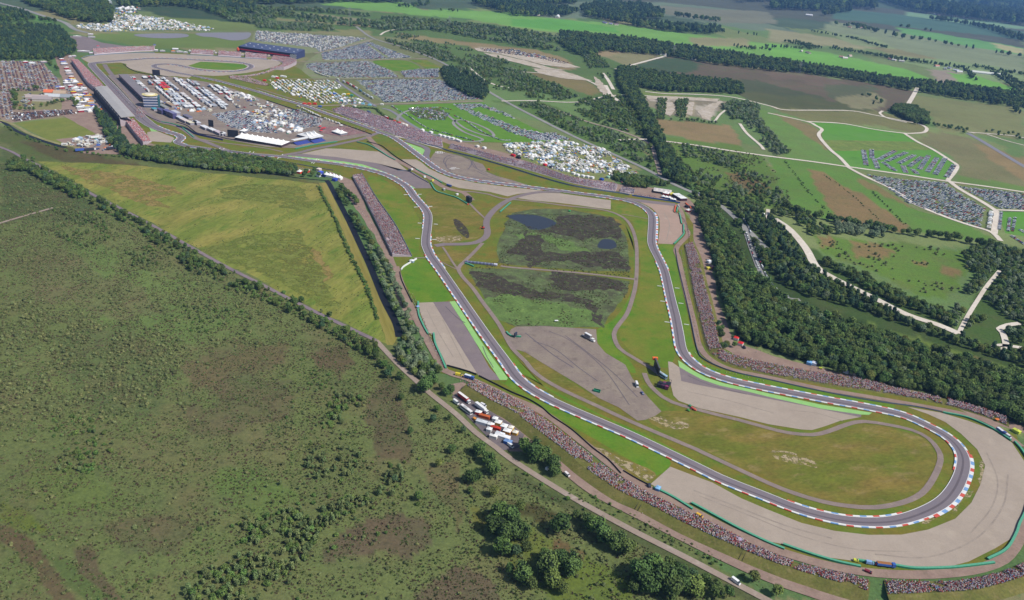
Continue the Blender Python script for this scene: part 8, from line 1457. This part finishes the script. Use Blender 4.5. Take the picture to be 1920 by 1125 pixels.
stall(1777, 749, (1785, 751), 'orange shelter on the right hand bank', 3, 5, 1.8, 'f07848', None, .7); stall(1870, 789, (1877, 793), 'orange cloth on the right hand bank', 3, 5, 1.6, 'f08848', None, .5); stall(1755, 1106, (1760, 1106), 'pale blue umbrella on the corner bank', 2.6, 2.6, 2, '9ad0f0', None, .8); stall(1800, 1106, (1805, 1106), 'violet and white umbrella on the corner bank', 2.6, 2.6, 2, 'c8c0f0', None, .8)
# wooden steps up the back of the lower bank
for x0, y0, x1, y1, lb in [(1193, 958, 1205, 941, 'dark plank ramp up the back of the lower bank'), (1388, 1052, 1397, 1034, 'second dark plank ramp further down the lower bank'), (1047, 857, 1060, 843, 'short plank ramp behind the traders yard')]:
    g = G([[x0, y0], [x1, y1]]); d = g[1] - g[0]; L_ = float(np.linalg.norm(d)); rz = math.atan2(d[1], d[0]); t = thing('ramp', lb, 'ramp', (g[0][0], g[0][1], .1), rz)
    for k in range(12): mb = MB(); a = L_ * k / 12; mb.box(a, a + L_ / 12 * .82, -1.1, 1.1, .2 + 3.2 * k / 12, .32 + 3.2 * k / 12); link('plank', mb.mesh('plank', [colmat('7a706c')]), parent=t)
    for s_ in (-1.15, 1.15): mb = MB(); mb.add([(0, s_ - .04, .2), (0, s_ + .04, .2), (L_, s_ + .04, 3.4), (L_, s_ - .04, 3.4), (0, s_ - .04, 1.2), (0, s_ + .04, 1.2), (L_, s_ + .04, 4.4), (L_, s_ - .04, 4.4)], [(0, 3, 7, 4), (1, 5, 6, 2), (4, 7, 6, 5), (0, 1, 2, 3)]); link('side_rail', mb.mesh('side_rail', [colmat('4c4648')]), parent=t)
# white tents at the end of the tree row
for k, (x, y, c_, wc, pk, nn_, lb) in enumerate([(562, 325, 'fafafa', 'e8502c', 3, 1, 'white peaked tent with red foot among the trees'), (576, 323, 'f8e8d8', 'c8503c', 2, 1, 'white and orange tent among the trees'), (601, 325.5, '5468d8', '4458c8', 1.5, 1, 'bright blue tent below the thin crowd row'), (598, 331, 'f4f4f4', 'e0e0e8', 1.5, 1, 'small white tent below the blue one'), (608, 331, '2c3870', '2c3870', .4, 1, 'dark blue container beside the blue tent'), (619, 332, 'ffffff', 'f0f0f0', 4, 3, 'large white tent with three peaks'), (634, 336, 'ffffff', 'f4f4f4', 4, 2, 'white tent with two peaks at the top of the canal'), (628, 339, '4050b0', '4050b0', .4, 1, 'blue container below the white tents'), (598, 320, 'e8d8d0', 'd8c8c0', 1, 1, 'small pale tent above the blue one')]):
    stall(x, y, (x + 10, y + 2), lb, 6, 7, 3, c_, wc, pk, nn_)
# traders by the far grandstands and left of the covered one
for k, (x, y, w, l, c_, lb) in enumerate([(157, 98, 3.2, 26, 'fafafa', 'long white roof at the bottom of the empty yard'), (171, 101, 7, 7, 'fafafa', 'white box beside the far left grandstand'), (145, 70, 3, 18, 'f8f8f4', 'long white roof at the top of the empty yard'), (170, 66, 8, 12, 'f0f0f0', 'group of white tents by the main road'), (172, 71, 6, 16, 'c8ccc8', 'grey roofed tents by the main road'), (132, 108, 6, 6, 'fafafa', 'white tent at the corner of the square wood'), (139, 107, 5, 8, 'f0e8ec', 'white tents right of the corner one'), (184, 89, 4, 6, 'e83850', 'red car sized tent in the empty yard'), (293, 96, 8, 8, 'fafaf4', 'round white tent at the end of the far stand'), (305, 97, 5, 12, 'dce0dc', 'flat white hospitality tent with dark front'), (325, 98, 5, 10, 'f08c3c', 'orange hospitality tent before the far stands'), (337, 98.5, 5, 14, 'ececec', 'long pale hospitality tent'), (348, 100, 4, 10, 'f0f4f8', 'white hospitality tent before the middle stand'), (329, 93.5, 10, 14, 'fafafa', 'large white marquee behind the hospitality tents'), (356, 97, 5, 5, 'f4fcf4', 'white peaked tent beside the middle stand'), (405, 101, 4, 5, 'f0ecf0', 'white tent between two far stands'), (402, 98, 3, 4, 'e8e8e8', 'narrow white tent between two far stands'), (290, 86, 5, 6, '4c68b0', 'blue tent on the end of the far left grandstand'), (455, 104, 5, 7, 'e8dcc0', 'cream tent between stands'), (504, 106, 5, 7, 'e8d8b8', 'second cream tent between stands'), (532, 113, 4, 8, 'f0f0ec', 'white tent behind the corner stand'), (545, 110, 8, 12, 'f0e4cc', 'cream yard tent beside the dark roof')]):
    stall(x, y, (x + 10, y + .4), lb, l, w * 1.3, 3.2, c_, 'b0a8b0', 1.2, 1)
TRD = []
for k, (x, y) in enumerate([(116, 113), (119, 118), (121, 122), (125, 129), (128, 135), (131, 140), (134, 146), (136, 150), (141, 157), (150, 160), (157, 168), (130, 152), (133, 163), (140, 168), (148, 172), (160, 176), (152, 181), (146, 185), (163, 188), (170, 193), (155, 194), (173, 200), (150, 203), (160, 209), (168, 208), (176, 208), (145, 199), (138, 175), (143, 180), (165, 182), (116, 166), (110, 165), (126, 158), (48, 118), (60, 120), (83, 118), (152, 210), (163, 202)]):
    c_ = ['fafafa', 'f4f4f2', 'f8f4f4', 'f0a83c', 'fafafa', 'e0d0d0', 'f8f8f8', '5a6ac0', 'fafafa', 'e8c84c'][(k * 7) % 10]; cn = {'f0a83c': 'orange', '5a6ac0': 'blue', 'e8c84c': 'yellow'}.get(c_, 'white'); zn = 'in the file of stalls along the bike park' if k < 9 else 'in the traders ground left of the covered grandstand' if k < 33 else 'at the top of the bike park' if k < 36 else 'in the traders ground left of the covered grandstand'
    t = stall(x, y, (x + 8, y + 7), cn + ' trader tent ' + zn, 7, 9 + (k % 3) * 2, 3, c_, ['a84048', 'c8ccd0', '8a8a94'][k % 3], 1.4); t['group'] = cn + ' trader tents ' + zn
heap("125,150 150,155 185,195 200,215 150,218 140,190 118,160", 7, [('parked_car', 3), ('tent', 3)], 'in the traders ground left of the covered grandstand', 310, (20, .55), sc=1.25)
heap("110,275 130,265 190,253 215,262 225,284 160,287", 8, [('parked_car', 4), ('tent', 2), ('caravan', 2)], 'on the ground below the mown field', 311, (24, .7), sc=1.3)
for x, y, lb in [(152, 284, 'blue lorry below the mown field'), (170, 283, 'dark lorry below the mown field'), (180, 260, 'long white lorry below the mown field'), (210, 281, 'white lorry at the corner of the dark block')]: lorry(x, y, (x + 10, y - 1), lb, 15, '4868b0' if 'blue' in lb else 'e8e8e8', '4868b8' if 'blue' in lb else '3a3c48' if 'dark' in lb else 'f6f6f6')
heap("38,180 58,176 65,200 36,202", 6, [('parked_car', 1)], 'in the walled yard', 312, (20, .6)); heap("60,175 130,172 135,182 60,190", 9, [('parked_car', 3), ('tent', 1)], 'in the walled yard', 313, (20, .6), sc=1.2)
# lorries along the red roofed row and terrace back
for k, (x, y, c_) in enumerate([(634, 151, 'e8e8d8'), (645, 155, 'd8d8e0'), (652, 158, 'c83a44'), (658, 161, 'f0f0f0'), (663, 164, 'c83a44'), (668, 167, 'e8e8f0'), (676, 172, '5a8aa0'), (683, 177, 'b0b8c0'), (690, 181, 'd8dce4'), (697, 185, 'e8ecec')]): lorry(x, y, (x + 10, y + 5), ['cream', 'grey', 'first red', 'white', 'second red', 'pale', 'teal', 'light grey', 'silver', 'last white'][k] + ' lorry in the file beside the lower middle car park', 13, c_, c_)
for x, y, c_, lb in [(725, 222.5, 'd83c44', 'red lorry with white roof behind the long terrace'), (692, 212.5, '4464a0', 'blue van behind the long terrace')]: lorry(x, y, (x + 9, y + 4), lb, 13, c_, c_, None, 3.8, 'f8f8f8' if 'red' in lb else None)
for k, (x, y, c_) in enumerate([(740, 229, 'e03c40'), (748, 232, 'd83838'), (755, 234, 'f0e8e0'), (761, 236, 'f4f0e8'), (792, 246, 'fafafa'), (808, 249.5, 'fafafa'), (825, 255, 'f4f4f4'), (833, 257, 'f8f8f8'), (841, 259, 'f4f4f4'), (849, 261, 'f8f8f8'), (857, 264, 'fafafa'), (862, 266, 'f8f8f8'), (665, 200.5, 'e8e8e0'), (642, 200, 'f0ece0')]): stall(x, y, (x + 9, y + 3), ['first red', 'second red', 'cream', 'off white', 'lone peaked', 'small white', 'white', 'low white', 'plain white', 'narrow white', 'last large white', 'last small white', 'ivory', 'pale'][k] + ' stall behind the long terrace', 7, 5, 2.8, c_, c_, 1.2 if k != 4 else 3)
for k, (x, y, c_) in enumerate([(962, 293, 'd83040'), (972, 297, '34303c'), (1022, 311, 'e83c44'), (1034, 315, '4a5068'), (1055, 320, 'fafafa'), (1083, 330, 'fafafa'), (1093, 332, 'fafafa'), (1102, 333.5, 'fafafa'), (1110, 335, 'f0f0f0'), (1128, 338, '3c58b0'), (895, 276, 'f0ece8'), (908, 279, 'f8f8f8'), (1075, 327, 'f8f8f4'), (1140, 334, 'a8d0b8')]): stall(x, y, (x + 9, y + 3), ['red lorry shaped', 'black', 'bright red', 'slate', 'single white peaked', 'first small white', 'second small white', 'third small white', 'pale', 'deep blue', 'cream', 'white', 'ivory', 'pale green'][k] + ' stall behind the upper terrace', 8 if k < 2 else 6, 5, 3, c_, c_, 1.2 if k != 4 else 3)
for k, (x, y, c_) in enumerate([(512, 145, 'fafafa'), (518, 145.5, 'f8f8f8'), (520, 147.5, 'd83c38'), (529, 144, 'fafafa'), (534, 145, 'f4f4f4'), (496, 152, 'e03838'), (571, 196, 'e8483c'), (580, 196, 'e8583c'), (590, 196, 'd83c3c'), (600, 201, '4a70b0'), (628, 177, '4a80e0'), (645, 178, 'f0f4ec'), (653, 178, 'f0c030'), (659, 180, '4c9a8c'), (640, 190, '58b0c8'), (680, 196, '8fd0e8'), (693, 198, '8fd0e8'), (716, 197, 'e8e8e0')]): stall(x, y, (x + 9, y + 1), ['long white', 'second white', 'small red', 'white', 'off white', 'bright red', 'first orange red', 'second orange red', 'third red', 'dark blue', 'sky blue', 'round white', 'golden yellow', 'teal', 'turquoise', 'pale cyan', 'second pale cyan', 'ivory'][k] + ' tent around the caravan field', 7, 5, 2.6, c_, c_, 1.2)
# lorries on the road between the woods
lorry(1008, 252, (1018, 256), 'dark lorry on the main road', 12, '3a3c44', 'e8e8e8'); lorry(1024, 257, (1034, 261), 'grey lorry on the main road', 12, '4a4c54', 'd8d8d8'); lorry(1172, 245, (1182, 248), 'black lorry on the pale track', 14, 'c84838', '2c2e38', None, 3.6, 'e0e0e8'); lorry(905, 150, (910, 154), 'dark car shaped lorry on the white track', 8, '4a5068', '4a5068')
# ---------------------------------------------------------------- far farms, sheds, pylons
m_tile = colmat('a0604c'); m_gr = colmat('8a8c94')
def house(x, y, L_, Wd, h, roof, wallc, lb, rz, chim=True):
    gx, gy = G1(x, y); t = thing('farmhouse' if 'shed' not in lb else 'shed', lb, 'house' if 'shed' not in lb else 'shed', (gx, gy, 0), rz)
    mb = MB(); mb.box(-L_ / 2, L_ / 2, -Wd / 2, Wd / 2, 0, h); link('wall', mb.mesh('wall', [colmat(wallc)]), parent=t)
    mb = MB(); e = .5; mb.add([(-L_ / 2 - e, -Wd / 2 - e, h - .2), (L_ / 2 + e, -Wd / 2 - e, h - .2), (L_ / 2 + e, Wd / 2 + e, h - .2), (-L_ / 2 - e, Wd / 2 + e, h - .2), (-L_ / 2 - e, 0, h + Wd * .35), (L_ / 2 + e, 0, h + Wd * .35)], [(0, 1, 5, 4), (2, 3, 4, 5), (0, 4, 3), (1, 2, 5), (3, 2, 1, 0)]); link('roof', mb.mesh('roof', [colmat(roof)]), parent=t)
    if chim: mb = MB(); mb.box(-.6, .6, -.6, .6, h + Wd * .2, h + Wd * .35 + 1.2); link('chimney', mb.mesh('chimney', [m_tile]), parent=t)
hs = [(1005, 28, 'f4f4f4', 'white'), (1010, 29, 'e8e8e8', 'pale'), (1045, 33, 'f0f0f0', 'long white'), (1134, 44, '8a88b8', 'lilac roofed'), (1145, 46, '9a98b8', 'second lilac roofed'), (1155, 47, '7a6a70', 'dark roofed'), (1502, 97, 'd8d0c8', 'stone roofed'), (1515, 100, 'b8a89c', 'brown roofed'), (1577, 108, 'c09080', 'red roofed'), (1584, 110, 'e0dcd8', 'white walled'), (1593, 106, 'c8b0a0', 'pinkish'), (1668, 112, 'b07868', 'tiled'), (1676, 114, 'e8e4e0', 'bright'), (1690, 116, 'c8c4c4', 'grey'), (1756, 125, 'c88878', 'rust roofed'), (1772, 130, 'e8e8e8', 'white gabled'), (1780, 129, 'b0b8c8', 'slate roofed'), (1792, 133, 'c8ccd4', 'pale slate'), (1798, 136, 'e0e0e4', 'snow white'), (1752, 28, 'f0ecec', 'far white'), (1760, 30, 'a88888', 'far tiled'), (1593, 52, 'b88878', 'tree shaded'), (1613, 53, 'c8a098', 'pink roofed'), (1901, 61, 'd8a090', 'orange roofed'), (1912, 105, 'e0e4e8', 'right edge'), (1809, 36, 'd8c8c8', 'lone far'), (1517, 30, 'e8e8ec', 'lone moorland')]
for k, (x, y, c_, nm) in enumerate(hs): house(x, y, 16 + (k % 4) * 4 + (18 if y < 40 else 0), 10 + (8 if y < 40 else 0), 4 + (2 if y < 40 else 0), c_, 'd8ccc0', nm + ' farmhouse among the far trees', (k * .7) % 3.1)
for k, (x, y, nm) in enumerate([(1305, 112.5, 'first'), (1355, 118.5, 'second'), (1395, 122.5, 'third'), (1447, 130, 'fourth'), (1491, 135, 'fifth'), (1240, 103, 'leftmost'), (1903, 199, 'rightmost'), (1200, 96, 'low')]): house(x, y, 34, 9, 3, 'f0eee8', 'd8d4d0', nm + ' pale shed along the long dark belt', .12, False)
house(1848, 139, 110, 16, 4, 'd8dcd4', 'c8ccc8', 'long pale shed right of the farms', -.1, False); house(186, 8, 70, 34, 7, 'c8d0d4', 'a8b0b4', 'large pale factory shed in the wood at the top left', .2, False)
for k, (x, y, L_, c_) in enumerate([(70, 186, 34, 'b8a8a4'), (80, 189, 30, 'a89c9c'), (93, 176, 16, 'e87a50'), (100, 184, 24, 'c8ccd0'), (113, 178, 20, 'c0a890'), (125, 185, 18, '9aa0a8')]): house(x, y, L_, 12, 4, c_, 'c8c0b8', ['rosy roofed', 'grey roofed', 'orange', 'white roofed', 'tan roofed', 'small slate'][k] + ' building in the walled yard', .3, False)
for k, (x, y) in enumerate([(656, 33), (842, 50), (1262, 106), (1498, 137), (425, 10)]):
    gx, gy = G1(x, y); t = thing('pylon', ['leftmost but one', 'middle', 'heath edge', 'right hand', 'leftmost'][k] + ' grey lattice electricity pylon', 'pylon', (gx, gy, 0), .5); mb = MB()
    for sx in (-1, 1):
        for sy in (-1, 1): mb.add([(sx * 4 - .2, sy * 4, 0), (sx * 4 + .2, sy * 4, 0), (sx * .6 + .15, sy * .6, 38), (sx * .6 - .15, sy * .6, 38)], [(0, 1, 2, 3), (3, 2, 1, 0)])
    for z in range(2, 36, 5):
        w = 4 - 3.4 * z / 38
        for a in (-1, 1): mb.box(-w, w, a * w - .1, a * w + .1, z, z + .3); mb.box(a * w - .1, a * w + .1, -w, w, z, z + .3)
    link('lattice', mb.mesh('lattice', [m_steel]), parent=t)
    for z, w in ((26, 9), (31, 7), (36, 5)): mb = MB(); mb.box(-w, w, -.3, .3, z, z + .5); link('cross_arm', mb.mesh('cross_arm', [m_steel]), parent=t)
# riders waiting on the start straight
for k in range(24):
    x, y = 252 + (k % 6) * 2.2 - (k // 6) * 1.6, 206 + (k // 6) * 4 + (k % 6) * 1.3; IT.append(('motorbike', *G1(x, y), .8, -.9 + .1 * (k % 3), 1.1, k % 4, 'on the start grid'))
# ---------------------------------------------------------------- the air
mb = MB(); mb.box(-41500, 41500, -41500, 41500, -1.0, 364.0); hz = mb.mesh('haze'); mt = bpy.data.materials.new('haze'); mt.use_nodes = True; t_ = mt.node_tree; t_.nodes.clear()
ou = t_.nodes.new('ShaderNodeOutputMaterial'); pv = t_.nodes.new('ShaderNodeVolumePrincipled'); pv.inputs['Color'].default_value = (.24, .50, 1.0, 1); pv.inputs['Density'].default_value = 4.2e-5; pv.inputs['Anisotropy'].default_value = 0.0; t_.links.new(pv.outputs[0], ou.inputs['Volume'])
link('haze', hz, mt, kind='stuff', label='thin blue summer haze over the whole land', category='haze')
# ---------------------------------------------------------------- place the small things: the 300 that show largest of each kind one by one
def place_small():
    by = {}
    for q in IT: by.setdefault(q[0], []).append(q)
    for kind, lst in by.items():
        pos = np.array([[q[1], q[2], q[3]] for q in lst]); px_ = proj(pos[:, :2]); ok = (px_[:, 0] > 2) & (px_[:, 0] < 1918) & (px_[:, 1] > 2) & (px_[:, 1] < 1120)
        d = np.sqrt(pos[:, 0] ** 2 + pos[:, 1] ** 2 + (H - pos[:, 2]) ** 2); score = np.where(ok, HT[kind] / d, 0); od = np.argsort(-score); pick = od[:300] if len(lst) > 300 else od
        n_ = {}
        for i in pick:
            k, x, y, z, rz, s, v, zone = lst[i]; me, desc = SMALL[kind][v]; lab = cut(desc + ' ' + refine(zone, x, y))
            o = link('camping_tent' if kind == 'tent' else kind, me, loc=(x, y, z), rz=rz, label=lab, category=CATS[kind], group=lab); o.scale = (s, s, s)
        rest = np.setdiff1d(np.arange(len(lst)), pick); co = variants(kind, [m_[0] for m_ in SMALL[kind]]); zones = {}
        for i in rest: zones.setdefault(lst[i][7], []).append(i)
        for zn, ii in zones.items():
            scatter_obj({'person': 'crowd', 'parked_car': 'parked_cars', 'motorbike': 'motorbikes', 'caravan': 'caravans', 'tent': 'tents'}[kind], pos[ii], [lst[i][4] for i in ii], [lst[i][5] for i in ii], [lst[i][6] for i in ii], co, {'person': 'crowd', 'parked_car': 'parked cars', 'motorbike': 'motorbikes', 'caravan': 'caravans', 'tent': 'tents'}[kind] + ' ' + zn, {'person': 'crowd'}.get(kind, CATS[kind] + 's'))
        print(kind, len(lst))
place_small()
